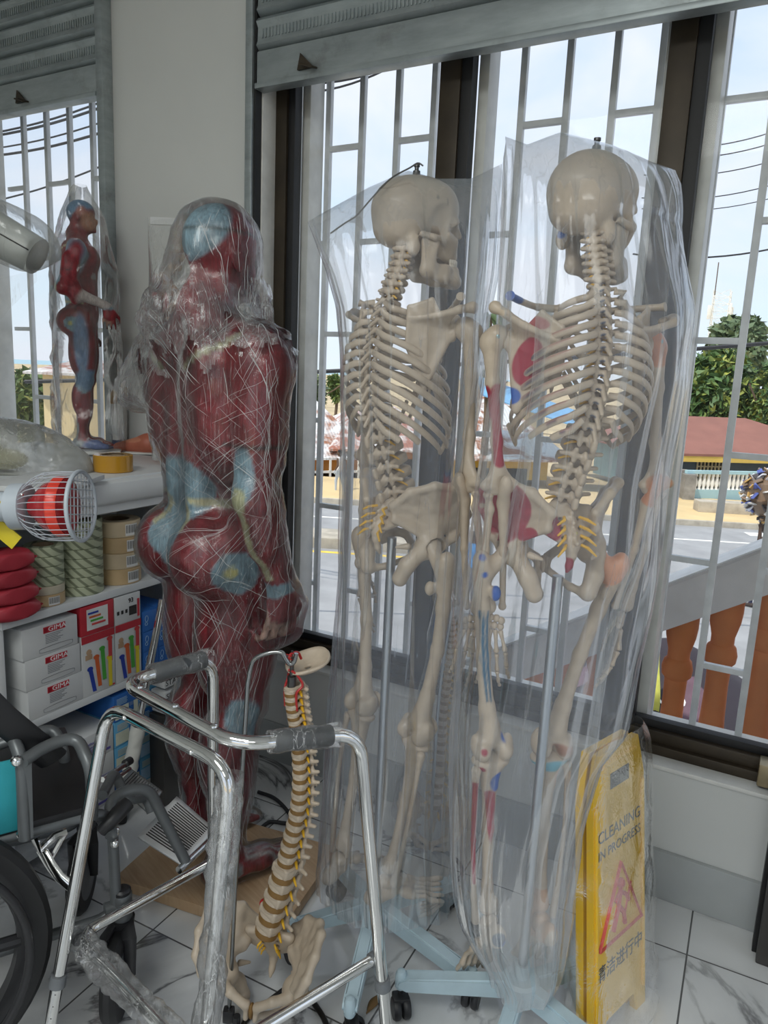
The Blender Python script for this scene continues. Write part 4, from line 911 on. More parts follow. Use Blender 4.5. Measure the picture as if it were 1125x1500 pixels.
def aim(src_axis_len, a, b, roll_fwd=(0, 1, 0)):
    """matrix taking a bone modelled from the origin down -z (length src_axis_len) to run from a to b"""
    a, b = Vector(a), Vector(b); d = (b-a); L = d.length; z = -d.normalized(); y = Vector(roll_fwd); y = (y-z*y.dot(z)).normalized(); x = y.cross(z)
    s = L/src_axis_len; t = .5*(s+.98)
    return Matrix(((x.x*t, y.x*t, z.x*s, a.x), (x.y*t, y.y*t, z.y*s, a.y), (x.z*t, y.z*t, z.z*s, a.z), (0, 0, 0, 1)))
def part_m(name, me, mat, parent, M, col=None, spots=()):
    if col is not None: me = me.copy(); paint(me, col, spots, .04)
    o = obj(name, me, mat, parent); o.matrix_local = M; return o
# ------------------------------------------------------------------ skeleton models, their stands and their plastic bags
RED = (.33, .02, .045); BLU = (.02, .10, .42); TEAL = (.16, .42, .52); FLESH = (.62, .27, .15)
SCL = .96
def make_skeleton(label, base, phi, P, painted=False, group=None):
    B = bones(); root = thing('anatomical_skeleton', label, 'skeleton model', (base[0], base[1], 0), phi, group)
    S = Matrix.Diagonal((SCL, SCL, SCL, 1)); T = lambda *a: Matrix.Translation(Vector(a))
    L = lambda n, s: n if s > 0 else n+'_l'
    sp = lambda n, s: P.get('paint', {}).get((n, s), ())
    def bone(name, key, M, s=0, parent=None): 
        spots = sp(key, s); return part_m(name, B[L(key, s)] if s else B[key], M_bone, parent or root, M, BONE if spots else None, spots)
    # spine
    pts = spline(P['spine'], 24); acc = [0]
    for i in range(1, len(pts)): acc.append(acc[-1]+(pts[i]-pts[i-1]).length)
    wts = [.0165]*7+[.0205+.0004*i for i in range(12)]+[.0325]*5; tot = sum(wts); run = 0; vt = []
    for i in range(24):
        s = (run+wts[i]/2)/tot*acc[-1]; run += wts[i]; k = next(j for j in range(1, len(acc)) if acc[j] >= s-1e-9)
        f = (s-acc[k-1])/max(1e-9, acc[k]-acc[k-1]); p = pts[k-1].lerp(pts[k], f); d = (pts[k-1]-pts[k]).normalized()
        vt.append((p, d, wts[i]/tot*acc[-1]))
    for i, (p, d, h) in enumerate(vt):
        key, hh, sc = ('cv', .0164, 1.0) if i < 7 else (('tv', .0255, .82+.02*(i-7)) if i < 19 else ('lv', .0325, .92+.02*(i-19)))
        x = Vector((1, 0, 0)); z = d; y = z.cross(x).normalized(); x = y.cross(z)
        sc *= SCL; zs = h/hh*.98
        M = Matrix(((x.x*sc, y.x*sc, z.x*zs, p.x), (x.y*sc, y.y*sc, z.y*zs, p.y), (x.z*sc, y.z*sc, z.z*zs, p.z), (0, 0, 0, 1)))
        vo = bone('vertebra', key, M, 0)
        m = MB(); w = (.018, .02, .03)[0 if i < 7 else 1 if i < 19 else 2]
        for s in (-1, 1): m.tube([(s*.006, -.014, -hh*.45), (s*w*.8, -.014, -hh*.5), (s*w*1.25, -.010, -hh*.75)], [.0022, .0032, .0016], 7)
        obj('nerve', m, M_nerve, vo)
    # ribs, cartilage, sternum
    tz = [vt[7+i][0] for i in range(12)]
    stx = P.get('sternum_y', .098); zt = tz[2].z; ms = T(0, tz[2].y+stx-.03, zt-.01) @ Matrix.Rotation(R(12), 4, 'X') @ S
    bone('sternum', 'sternum', ms)
    for i in range(12):
        q = T(tz[i].x, tz[i].y+.006, tz[i].z) @ Matrix.Diagonal((SCL*P.get('rw', 1), SCL*1.0, SCL*P.get('rs', 1), 1))
        for s in (1, -1):
            bone('rib', 'rib%d' % (i+1), q, s)
            if i < 10:
                rp = rib_path(i+1); e = rp[-1]; e0 = rp[-2]; E = q @ Vector((s*e.x, e.y, e.z)); E0 = q @ Vector((s*e0.x, e0.y, e0.z))
                k = min(i, 6); F = ms @ Vector((s*(.024 if k == 0 else .016), 0, (.012, -.012, -.036, -.06, -.08, -.098, -.112)[k]))
                if i > 6: F = F.lerp(E, .25)+Vector((s*.02*(i-6), 0, -.02*(i-6)))
                mid = E+(E-E0).normalized()*(.25*(F-E).length); 
                obj('costal_cartilage', MB().tube(spline([E, mid, F], 5), [.0055]*11, 8, flat=.6, up=(0, 0, 1)), M_bone_plain, root)
    # skull
    ms = T(*P['atlas']) @ Matrix.Rotation(P['skull_rz'], 4, 'Z') @ Matrix.Rotation(P.get('skull_rx', 0), 4, 'X') @ Matrix.Diagonal((.905, .905, .92, 1))
    sk = bone('skull', 'skull', ms)
    obj('teeth', B['teeth'], M_tooth, sk); obj('mandible', B['mandible'], M_bone, sk)
    m = MB()                                                   # numbers and sutures inked on the bone, and the hook on top
    m.lathe([(.007, 0), (.009, .004), (.0085, .012), (.005, .014), (.005, .02), (.007, .021), (.007, .026)], 12, T(0, 0, .149))
    obj('hanging_hook', m, M_wire, sk)
    for a, b in P.get('wires', ()): obj('wire', MB().tube([a, b], .0009, 6), M_wire, root)
    # pelvis
    ph = T(*P['hip']) @ Matrix.Rotation(R(P.get('tilt', -13)), 4, 'X') @ S
    bone('sacrum', 'sacrum', ph)
    for s in (1, -1): bone('hip_bone', 'hip', ph, s)
    obj('pubic_disc', MB().ball((0, 0, 0), (.006, .012, .019), 8), M_bone_plain, root).matrix_local = ph @ T(0, .047, -.033)
    for s in (-1, 1):
        for k in range(4): o = obj('sacral_nerve', MB().tube([(s*.016, -.088-.002*k, .062-.018*k), (s*.024, -.105, .056-.018*k), (s*.04, -.108, .046-.02*k)], [.003, .0034, .0018], 7), M_nerve, root); o.matrix_local = ph
    # limbs
    for s in (1, -1):
        q = P['R' if s > 0 else 'L']; H = P['hip']; hj = Vector((H[0]+s*.0925*SCL, H[1], H[2]-.003))
        bone('femur', 'femur', aim(.425, hj, q['knee']), s); K = Vector(q['knee']); A = Vector(q['ankle'])
        kd = (A-K).normalized()
        bone('tibia', 'tibia', aim(.378, K+kd*.004, A), s); bone('fibula', 'fibula', aim(.378, K+kd*.004, A), s)
        bone('patella', 'patella', T(K.x, K.y+.042, K.z+.012) @ S, s)
        bone('foot', 'foot', T(A.x, A.y, A.z) @ Matrix.Rotation(q.get('foot_rz', -s*.15), 4, 'Z') @ Matrix.Rotation(q.get('foot_rx', -.2), 4, 'X') @ S, s)
        sh = Vector(q['shoulder']); el = Vector(q['elbow']); wr = Vector(q['wrist']); up = (0, 1, 0)
        bone('humerus', 'humerus', aim(.292, sh, el, up), s)
        bone('ulna', 'ulna', aim(.245, el, wr, up), s); bone('radius', 'radius', aim(.245, el, wr, up), s)
        d = (wr-el).normalized()
        bone('hand', 'hand', T(*(wr+d*.004)) @ Matrix.Rotation(q.get('hand_rz', 0), 4, 'Z') @ Matrix.Rotation(q.get('hand_ry', s*.05), 4, 'Y') @ S, s)
        rz = s*R(q.get('scap_rz', 34))
        MS = T(sh.x-s*.03, sh.y-.030, sh.z+.008) @ Matrix.Rotation(rz, 4, 'Z') @ Matrix.Rotation(s*R(q.get('scap_tilt', 4)), 4, 'Y') @ S; bone('scapula', 'scapula', MS, s)
        st = ms = None; a = T(0, tz[2].y+stx-.034, zt+.006) @ Vector((s*.016, .0, .008)); b = MS @ Vector((s*.042, .006, .040))
        x = (b-a); Lc = x.length; x = x.normalized(); z = Vector((0, 0, 1)); y = z.cross(x).normalized(); z = x.cross(y); k = Lc/.127
        if s < 0: x = -x; y = z.cross(x)
        M = Matrix(((x.x*k, y.x*SCL, z.x*SCL, a.x), (x.y*k, y.y*SCL, z.y*SCL, a.y), (x.z*k, y.z*SCL, z.z*SCL, a.z), (0, 0, 0, 1))) @ T(-s*.014, 0, 0)
        bone('clavicle', 'clavicle', M, s)
        m = MB(); m.tube([(sh.x-s*.024, sh.y-.004, sh.z), (sh.x-s*.006, sh.y, sh.z)], .006, 10); m.ball((sh.x-s*.002, sh.y-.018, sh.z+.002), .007, 8)
        obj('shoulder_screw', m, M_screw, root)
    return root
def make_stand(label, base, ends, pole_top, group, lean=(0, 0)):
    root = thing('skeleton_stand', label, 'stand', (base[0], base[1], 0), 0, group)
    z0 = .118
    obj('hub', MB().lathe([(.036, z0-.035), (.04, z0-.03), (.04, z0+.012), (.034, z0+.018), (.016, z0+.02), (.016, z0+.05)], 20), M_powder, root)
    obj('pole', MB().tube([(0, 0, z0), (lean[0], lean[1], pole_top)], .0105, 14), M_steel, root)
    for e in ends:
        a = math.atan2(e[1], e[0]); Ln = math.hypot(*e); Rm = Matrix.Rotation(a, 4, 'Z')
        poly = [(.02, z0-.032), (.02, z0+.014), (Ln-.02, .098), (Ln, .094), (Ln+.004, .084), (Ln, .072), (Ln-.02, .07)]
        m = MB(); M = Rm @ Matrix(((1, 0, 0, 0), (0, 0, -1, 0), (0, 1, 0, 0), (0, 0, 0, 1)))
        b = bmesh.new(); n = len(poly); w = .0165
        vs = [b.verts.new(M @ Vector((x, z, w))) for x, z in poly]+[b.verts.new(M @ Vector((x, z, -w))) for x, z in poly]
        b.faces.new(vs[:n]); b.faces.new(vs[n:][::-1])
        for i in range(n): b.faces.new((vs[i], vs[(i+1) % n], vs[n+(i+1) % n], vs[n+i]))
        bmesh.ops.bevel(b, geom=list(b.edges), offset=.005, segments=2, affect='EDGES'); b.verts.index_update()
        m._new([v.co.copy() for v in b.verts], [[v.index for v in f.verts] for f in b.faces]); b.free()
        m.lathe([(.011, .066), (.013, .07), (.013, .1), (.009, .108), (.002, .111)], 12, Rm @ Matrix.Translation((Ln-.006, 0, 0)))
        lg = obj('leg', m, M_powder, root)
        c = MB(); cx, cy = (Ln-.006)*math.cos(a), (Ln-.006)*math.sin(a); ca = a+1.9
        for s in (-1, 1): c.lathe([(.006, -.008), (.022, -.008), (.0245, -.004), (.0245, .004), (.022, .008), (.006, .008)], 18, Matrix.Translation((cx, cy, .0252)) @ Matrix.Rotation(ca, 4, 'Z') @ Matrix.Translation((.012, s*.011, 0)) @ Matrix.Rotation(PI/2, 4, 'X'))
        c.lathe([(.006, .04), (.006, .068)], 10, Matrix.Translation((cx, cy, 0))); c.box((cx+.006*math.cos(ca), cy+.006*math.sin(ca), .046), (.03, .036, .012), (0, 0, ca), .004)
        obj('caster', c, M_blackplastic, lg)
    return root
M_bag = film('clear_polythene', haze=.15, hazecol=(.78, .85, .96), gloss=.40, rough=.17, streak=(8, 8, 1.2), bstr=.35, bdist=.008, lines=.20, edge=.30, trl=.75, lrots=((0, 0, 0), (.12, .2, .5)), lscale=(16, 16, .7), lwid=.02)
def make_bag(label, cat, base, left, right, top, bottom_z, hd, group, seed, gather=0.0, name='plastic_bag', mat=None, foldamp=.010, ears=True):
    """loose clear bag: left/right = outline pixels traced down each side, placed at the depth where the bag hangs; hd = [(z, half depth)]"""
    dep = Vector((base[0], base[1], 0)).dot(c_fh); b0 = Vector((base[0], base[1], 0))
    def lz(p): q = ond(p[0], p[1], dep)-b0; return q.z, q.dot(c_R)
    Lz = sorted(lz(p) for p in left); Rz = sorted(lz(p) for p in right); Tz = sorted((b, a) for a, b in (lz(p) for p in top))
    fl = lambda z: float(np.interp(z, [a for a, b in Lz], [b for a, b in Lz])); fr = lambda z: float(np.interp(z, [a for a, b in Rz], [b for a, b in Rz]))
    ft = lambda x: float(np.interp(x, [a for a, b in Tz], [b for a, b in Tz])); fh = lambda z: float(np.interp(z, [a for a, b in hd], [b for a, b in hd]))
    tl, trr = Tz[0][0], Tz[-1][0]; zb = min(Tz[0][1], Tz[-1][1])-.10
    nu, nt, nb = 150, 22, 96; pts = []
    for j in range(nt+nb):
        for i in range(nu):
            a = 2*PI*i/nu; ca, sa = math.cos(a), math.sin(a); cx = math.copysign(abs(ca)**.85, ca); sy = math.copysign(abs(sa)**.9, sa)
            if j < nt:
                s = j/nt; l = tl+(fl(zb)-tl)*s; r = trr+(fr(zb)-trr)*s; x = (l+r)/2+(r-l)/2*cx
                z = ft((tl+trr)/2+(trr-tl)/2*cx)*(1-s)+zb*s; h = .0025+fh(zb)*math.sin(s*PI/2)**.8
            else:
                s = (j-nt)/(nb-1); z = zb+(bottom_z-zb)*s; l, r = fl(z), fr(z); g = 1-gather*max(0, (s-.86)/.14)**1.5
                m_ = (l+r)/2; x = m_+((l+r)/2-m_)+(r-l)/2*cx*g; h = fh(z)*g
            pts.append((x, sy*h, z, ca, sa))
    A = np.array(pts); P = A[:, :3]
    n1 = noise3(np.c_[A[:, 3]*2.2, A[:, 4]*2.2, P[:, 2]*1.1], 1.6, seed); n2 = noise3(np.c_[A[:, 3]*7, A[:, 4]*7, P[:, 2]*2.0], 1.0, seed+3); n3 = noise3(np.c_[P[:, 0]*10, P[:, 1]*10, P[:, 2]*9], 1.0, seed+5)
    d = foldamp*(1.5*n1+.9*(1-2*np.abs(n2))+.5*n3)*np.clip((np.arange(len(P))//nu)/6.0, 0.05, 1)
    nx, ny = A[:, 3], A[:, 4]; X = P[:, 0]+nx*d*.9; Y = P[:, 1]+ny*d
    world = np.outer(X, np.array(c_R))+np.outer(Y, np.array(c_fh))+np.outer(P[:, 2], [0, 0, 1])
    q = np.array([(j*nu+i, j*nu+(i+1) % nu, (j+1)*nu+(i+1) % nu, (j+1)*nu+i) for j in range(nt+nb-1) for i in range(nu)])
    me = np_mesh(name, world, q); me.materials.append(mat or M_bag)
    o = D.objects.new(name, me); COL.objects.link(o); o.location = b0
    return tag(o, label, cat, group)

# the left one: plain ivory skeleton, turned to the right
BL = onz(549, 1322, .118)
hz = 1.036
PL = dict(spine=[(0, .012, 1.655), (0, -.004, 1.60), (0, -.030, 1.535), (0, -.055, 1.40), (0, -.028, 1.27), (0, .006, 1.19), (0, .024, 1.143)],
          atlas=(0, .02, 1.66), skull_rz=R(-28), hip=(0, .036, hz), sternum_y=.125,
          R=dict(shoulder=(.165, .035, 1.49), elbow=(.200, .020, 1.185), wrist=(.205, .055, .915), knee=(.086, .030, .59), ankle=(.058, -.012, .232), foot_rz=-.2, foot_rx=-.12, hand_rz=-.5, scap_rz=44),
          L=dict(shoulder=(-.165, .035, 1.49), elbow=(-.200, .075, 1.185), wrist=(-.205, .085, .92), knee=(-.08, .0, .60), ankle=(-.062, -.062, .243), foot_rz=.25, foot_rx=-.15, hand_rz=.6),
          paint={('skull', 0): [(rc((.071, .035, .105), (.0705, .035, .095), .0035)[0:3], (.08, .07, .06)), (rc((.066, .058, .10), (.064, .062, .07), .002)[0:3], (.1, .08, .06)), (rc((.069, .05, .102), (.071, .03, .106), .0012)[0:3], (.3, .25, .2))]})
make_skeleton('plain ivory skeleton model in a clear bag, skull turned to the right in profile', BL, R(-21), PL, group='life-size skeleton models')
# the right one: muscle-painted left half, back turned
BR = onz(763, 1440, .118)
def femur_lines():
    out = []
    for k, x in enumerate((-.0085, .0, .0085)): out.append((flat(poly([(.046+x, -.008, -.12), (.040+x, -.002, -.18), (.030+x, -.001, -.25), (.020+x, -.006, -.31)], [.0030, .0034, .0034, .002])), (.02, .12, .22)))
    return out
hz2 = 1.075
mir = lambda lst: [([(o, k, (p[0],)+tuple((-v[0],)+tuple(v[1:]) if isinstance(v, tuple) and len(v) == 3 and i in (0, 1) else v for i, v in enumerate(p[1:]))) for o, k, p in flat([pr] if isinstance(pr, tuple) else pr)], c) for pr, c in lst]
paintR = {('skull', 0): [(ell((-.052, -.058, .022), (.012, .022, .010)), BLU), (ell((-.045, -.035, .0), (.014, .016, .010)), BLU), (rc((-.05, -.066, .044), (-.03, -.085, .046), .0022), RED), (rc((-.055, -.06, .054), (-.04, -.078, .054), .0018), RED)],
          ('scapula', -1): mir([(ell((-.036, -.012, -.045), (.03, .03, .045)), RED), (ell((-.022, -.003, -.112), (.02, .02, .016)), BLU), (ell((-.03, -.012, .026), (.03, .012, .012)), (.45, .12, .12))]),
          ('humerus', -1): mir([(rc((-.0, -.01, -.10), (0, -.01, -.24), .012), RED), (ell((.02, -.005, -.13), (.012, .02, .04)), RED)]),
          ('clavicle', -1): mir([(ell((.12, -.02, .02), (.03, .02, .02)), BLU)]),
          ('hip', -1): mir([(ell((.128, -.025, .074), (.06, .092, .066)), RED), (flat(poly([(.112, .02, .03), (.13, -.012, .08), (.125, -.075, .115)], .0065)), BONE), (flat(poly([(.13, -.012, .08), (.135, .045, .09)], .0055)), BONE), (flat(poly([(.112, -.03, .04), (.085, -.10, .08)], .006)), BONE), (ell((.09, -.06, .028), (.03, .026, .018)), RED),
                             (flat(poly([(.132, .03, .122), (.137, -.012, .143), (.122, -.056, .136)], .0105)), (.05, .17, .34)), (ell((.03, -.01, -.082), (.016, .03, .008)), (.45, .12, .22)), (ell((.05, -.034, -.09), (.01, .016, .02)), RED)]),
          ('sacrum', 0): [(ell((-.035, -.085, .045), (.016, .03, .03)), RED), (ell((-.006, -.075, -.035), (.012, .03, .022)), RED), (rc((.004, -.1, .07), (.004, -.11, .03), .005), (.5, .45, .02))],
          ('femur', -1): mir([(ell((.066, -.03, -.006), (.008, .012, .008)), BLU), (ell((.058, -.034, -.042), (.008, .012, .008)), BLU), (ell((.03, -.034, -.075), (.011, .018, .02)), BLU)]+femur_lines()+[(rc((.055, -.016, -.11), (.03, -.012, -.33), .0018), RED), (sbox((.012, -.028, -.355), (.006, .02, .011), None, .0), RED), (ell((-.018, -.03, -.375), (.01, .02, .018)), BLU), (ell((.028, -.036, -.405), (.007, .012, .007)), RED)]),
          ('tibia', -1): mir([(ell((.028, -.022, -.024), (.01, .012, .009)), RED), (ell((-.012, -.02, -.055), (.018, .02, .024)), BLU), (flat(poly([(.004, -.012, -.085), (-.006, -.012, -.16), (-.004, -.014, -.205)], [.012, .014, .006])), RED)]),
          ('fibula', -1): mir([(flat(poly([(.04, -.02, -.055), (.042, -.022, -.2), (.036, -.016, -.28)], [.009, .009, .004])), RED)]),
          ('foot', -1): mir([(ell((.012, -.055, -.06), (.02, .02, .016)), (.06, .10, .16)), (ell((-.008, -.05, -.07), (.012, .02, .01)), BLU)]), ('hand', -1): [], 
          ('humerus', 1): [(ell((.0, -.012, -.014), (.034, .034, .036)), FLESH), (ell((0, -.008, -.285), (.03, .03, .02)), (.55, .3, .18))], ('ulna', 1): [(ell((-.006, -.008, -.0), (.03, .03, .035)), FLESH)],
          ('femur', 1): [(ell((.03, -.02, -.015), (.05, .05, .05)), (.72, .36, .22)), (rc((.0, -.026, -.41), (.03, -.026, -.41), .012), (.32, .16, .10))], ('tibia', 1): [(ell((0, -.01, -.02), (.05, .05, .012)), TEAL), (ell((0, 0, -.36), (.05, .05, .05)), (.52, .31, .18)), (rc((.02, -.01, -.04), (.03, 0, -.09), .016), (.6, .36, .22))],
          ('foot', 1): [(ell((0, -.01, -.02), (.05, .06, .045)), (.55, .34, .20))],
          ('tv', 0): [(ell((-.006, -.035, -.008), (.005, .01, .003)), (.08, .10, .16)), (ell((.008, -.024, .004), (.003, .008, .003)), (.08, .08, .1))], ('cv', 0): [(ell((-.008, -.02, .002), (.006, .008, .002)), (.06, .14, .3))]}
for i in range(4, 13): paintR[('rib%d' % i, -1)] = mir([(flat([rc(tuple(rib_path(i)[k]+Vector((.004, -.004, .001))), tuple(rib_path(i)[k+1]+Vector((.004, -.004, .001))), .0034) for k in range(7, 10)]), (.03, .04, .09)), (flat([rc(tuple(rib_path(i)[k]+Vector((.001, -.002, .005))), tuple(rib_path(i)[k+1]+Vector((.001, -.002, .005))), .0018) for k in range(3, 11)]), (.28, .06, .06))])
PR = dict(spine=[(.014, .02, 1.66), (.014, .004, 1.61), (.014, -.02, 1.548), (.012, -.045, 1.43), (.008, -.026, 1.315), (.004, .006, 1.24), (.002, .024, 1.186)],
          atlas=(.014, .03, 1.663), skull_rz=R(-62), hip=(0, .036, hz2), sternum_y=.125, rs=.92,
          R=dict(shoulder=(.172, .03, 1.478), elbow=(.190, .0, 1.205), wrist=(.175, .05, .94), knee=(.036, .04, .640), ankle=(.045, .03, .258), foot_rz=-.1, foot_rx=-.85, hand_rz=-.4, scap_tilt=2),
          L=dict(shoulder=(-.155, .03, 1.470), elbow=(-.135, .0, 1.20), wrist=(-.105, .05, .945), knee=(-.094, .04, .645), ankle=(-.078, .03, .268), foot_rz=.1, foot_rx=-.9, hand_rz=.9, scap_tilt=-10), paint=paintR)
make_skeleton('skeleton model with red and blue muscle paint, bagged, beside the yellow sign', BR, HEAD+R(13), PR, True, 'life-size skeleton models')
eL = [onz(x, y, .1)-BL for x, y in [(497, 1263), (425, 1350), (512, 1470), (695, 1425), (665, 1285)]]
make_stand('pale blue five-legged caster stand under the plain ivory skeleton', BL, [(e.x, e.y) for e in eL], 1.04, 'skeleton stands')
eR = [onz(x, y, .1)-BR for x, y in [(578, 1425), (715, 1515)]]
a0 = math.atan2(eR[0].y, eR[0].x); 
make_stand('pale blue five-legged caster stand under the muscle-painted skeleton', BR, [(.265*math.cos(a0+i*2*PI/5), .265*math.sin(a0+i*2*PI/5)) for i in range(5)], 1.03, 'skeleton stands')
make_bag('clear plastic bag over the plain ivory skeleton, one corner pointing left', 'bag', BL,
         [(450, 325), (478, 395), (494, 450), (500, 520), (500, 700), (497, 900), (485, 1100), (470, 1265), (474, 1320)],
         [(735, 240), (724, 390), (713, 470), (706, 560), (692, 700), (677, 900), (668, 1100), (662, 1250), (664, 1330)],
         [(450, 325), (540, 275), (597, 250), (640, 262), (690, 262), (735, 240)], .16,
         [(.1, .135), (.35, .15), (.9, .165), (1.2, .19), (1.5, .185), (1.62, .15), (1.72, .125)], 'bags over the skeletons', 3)
make_bag('clear plastic bag over the muscle-painted skeleton, two corners standing up', 'bag', BR,
         [(740, 200), (738, 330), (732, 450), (727, 560), (702, 720), (682, 900), (668, 1050), (664, 1250), (672, 1340), (700, 1410)],
         [(990, 250), (985, 340), (1000, 460), (990, 560), (962, 700), (946, 820), (926, 930), (906, 1050), (872, 1095), (842, 1200), (828, 1300), (832, 1400)],
         [(740, 200), (772, 212), (820, 194), (893, 212), (950, 236), (990, 250)], .125,
         [(.1, .11), (.35, .125), (.7, .15), (.9, .165), (1.2, .19), (1.5, .19), (1.62, .15), (1.72, .125)], 'bags over the skeletons', 11, gather=.35)

bg_ = [o for o in COL.objects if o.name == 'plastic_bag'][0]; dB = BL.dot(c_fh)-.05
obj('twist_wire', MB().tube(spline([ond(x, y, dB) for x, y in [(484, 342), (505, 327), (522, 316), (545, 290), (572, 262), (600, 246), (612, 239), (620, 243)]], 5), .0016, 6), M_wire, bg_, world=True)
obj('paper_tag', MB().tube([ond(513, 322, dB), ond(524, 322, dB-.004), ond(536, 340, dB)], [.010, .014, .004], 8, flat=.15), M_bag, bg_, world=True)
# ------------------------------------------------------------------ muscle figures
MRED = (.27, .012, .022); MRED2 = (.36, .03, .035); GBLUE = (.27, .43, .52); CREAM = (.62, .60, .36); PALE = (.52, .46, .46)
def finger_prims(w, d, side, z):
    """curled hand: w wrist point, fingers down, thumb forward"""
    w = Vector(w); p = [ell(tuple(w+Vector((0, .01, -.05))), (.022, .042, .052), k=.02)]
    for i in range(4):
        y = .045-.024*i; a = w+Vector((0, y, -.085)); b = a+Vector((-side*.012, y*.1, -.042)); c = b+Vector((-side*.034, 0, -.018)); e = c+Vector((-side*.016, 0, .022)); r = (.0115, .0118, .0112, .0095)[i]
        p += [rc(tuple(a), tuple(b), r*1.1, r, k=.006), rc(tuple(b), tuple(c), r, r*.95, k=.003), rc(tuple(c), tuple(e), r*.95, r*.85, k=.003)]
    a = w+Vector((-side*.005, .04, -.035)); b = a+Vector((-side*.016, .034, -.035)); c = b+Vector((-side*.02, .006, -.034))
    return p+[rc(tuple(a), tuple(b), .016, .0135, k=.012), rc(tuple(b), tuple(c), .0135, .011, k=.004)]
def body_prims(armR, armL, headrz=0.0, stubL=False, feet=True):
    """muscular standing figure 1.72 m, facing +y"""
    c, s = math.cos(headrz), math.sin(headrz); hr = lambda x, y, z: (x*c-y*s, x*s+y*c, z)
    p = [ell((0, .005, 1.27), (.165, .108, .20)), ell((0, .02, 1.06), (.130, .088, .17), k=.05), ell((0, .0, .93), (.158, .105, .115), k=.05),
         rc((0, -.02, 1.44), hr(0, .0, 1.56), .062, .057, k=.03), ell(hr(0, .01, 1.628), (.076, .095, .088), (0, 0, headrz), k=.02), ell(hr(0, .052, 1.552), (.055, .056, .062), (0, 0, headrz), k=.02),
         ell(hr(0, .108, 1.575), (.013, .018, .022), (0, 0, headrz), k=.012), ell(hr(0, .095, 1.535), (.025, .014, .010), (0, 0, headrz), k=.01), ell(hr(0, .1, 1.512), (.02, .014, .014), (0, 0, headrz), k=.01)]
    for q in (1, -1):
        p += [rc((q*.01, -.035, 1.485), (q*.165, -.03, 1.395), .045, .038, k=.04), ell((q*.085, .075, 1.33), (.085, .05, .075), k=.03), ell((q*.12, -.04, 1.24), (.065, .075, .17), k=.035), ell((q*.085, -.085, 1.34), (.07, .035, .085), k=.025),
              ell((q*.045, -.075, 1.1), (.036, .035, .16), k=.025), ell((q*.085, -.075, .895), (.088, .088, .095), k=.03), ell((q*.145, -.0, .93), (.045, .07, .07), k=.03),
              ell((q*.20, -.005, 1.348), (.062, .066, .085), k=.03), ell(hr(q*.03, .088, 1.60), (.011, .012, .008), (0, 0, headrz), k=.006, op='sub'), ell(hr(q*.077, .0, 1.585), (.010, .02, .032), (0, 0, headrz), k=.008)]
        lx = .092
        p += [rc((q*.095, .005, .86), (q*lx, .015, .50), .090, .054, k=.035), ell((q*.108, .045, .68), (.058, .05, .16), k=.03), ell((q*.08, -.04, .68), (.055, .055, .15), k=.03), ell((q*lx, .045, .49), (.036, .03, .04), k=.015),
              rc((q*lx, .01, .5), (q*lx, -.02, .10), .052, .032, k=.02), ell((q*(lx+.022), -.035, .37), (.036, .045, .11), k=.02), ell((q*(lx-.022), -.038, .36), (.036, .045, .12), k=.02), ell((q*lx, .02, .33), (.03, .03, .14), k=.02)]
        if feet:
            p += [rc((q*lx, -.055, .045), (q*(lx+.012), .08, .04), .036, .034, k=.025), rc((q*(lx+.01), .07, .03), (q*(lx+.018), .155, .02), .03, .02, k=.02), rc((q*lx, -.02, .1), (q*lx, .0, .05), .034, .035, k=.02)]
            for i in range(5): p.append(rc((q*(lx+.01+.014*(i-1.6)), .145-.008*i, .02), (q*(lx+.015+.016*(i-1.6)), .19-.012*i, .014), .0115-.0012*i, .010-.001*i, k=.006))
        arm = armR if q > 0 else armL
        if q < 0 and stubL:
            p += [rc((-.205, -.005, 1.345), (-.262, -.01, 1.265), .06, .054, k=.03)]; continue
        e, w = arm
        p += [rc((q*.205, -.005, 1.335), e, .058, .044, k=.03)]
        e_, w_ = Vector(e), Vector(w); u = (e_+Vector((q*.205, 0, 1.36)))*.5
        p += [ell(tuple(u+Vector((0, -.022, -.0))), (.042, .036, .11), k=.02), ell(tuple(u+Vector((0, .022, -.02))), (.04, .036, .09), k=.02), rc(e, w, .046, .029, k=.02), ell(tuple(e_.lerp(w_, .28)), (.047, .045, .085), k=.02)]
        p += finger_prims(w, None, q, 0)
    p += [rc((0, -.135, 1.42), (0, -.115, 1.02), .010, k=.025, op='sub'), rc((0, -.165, .98), (0, -.16, .80), .012, k=.03, op='sub'), rc((0, .125, 1.38), (0, .115, 1.0), .006, k=.02, op='sub')]
    for q in (1, -1):                                                # furrows between the muscles
        p += poly([(q*.165, -.085, 1.43), (q*.10, -.13, 1.28), (q*.03, -.125, 1.12)], .004, k=.014, op='sub')+poly([(q*.20, -.07, 1.30), (q*.13, -.115, 1.24)], .004, k=.012, op='sub')
        p += poly([(q*.17, -.1, .96), (q*.185, -.06, .84), (q*.12, -.14, .79), (q*.03, -.15, .81)], .004, k=.014, op='sub')+poly([(q*.105, -.098, .74), (q*.105, -.085, .52)], .005, k=.016, op='sub')+poly([(q*.165, -.0, .84), (q*.15, .01, .55)], .004, k=.014, op='sub')
    return p
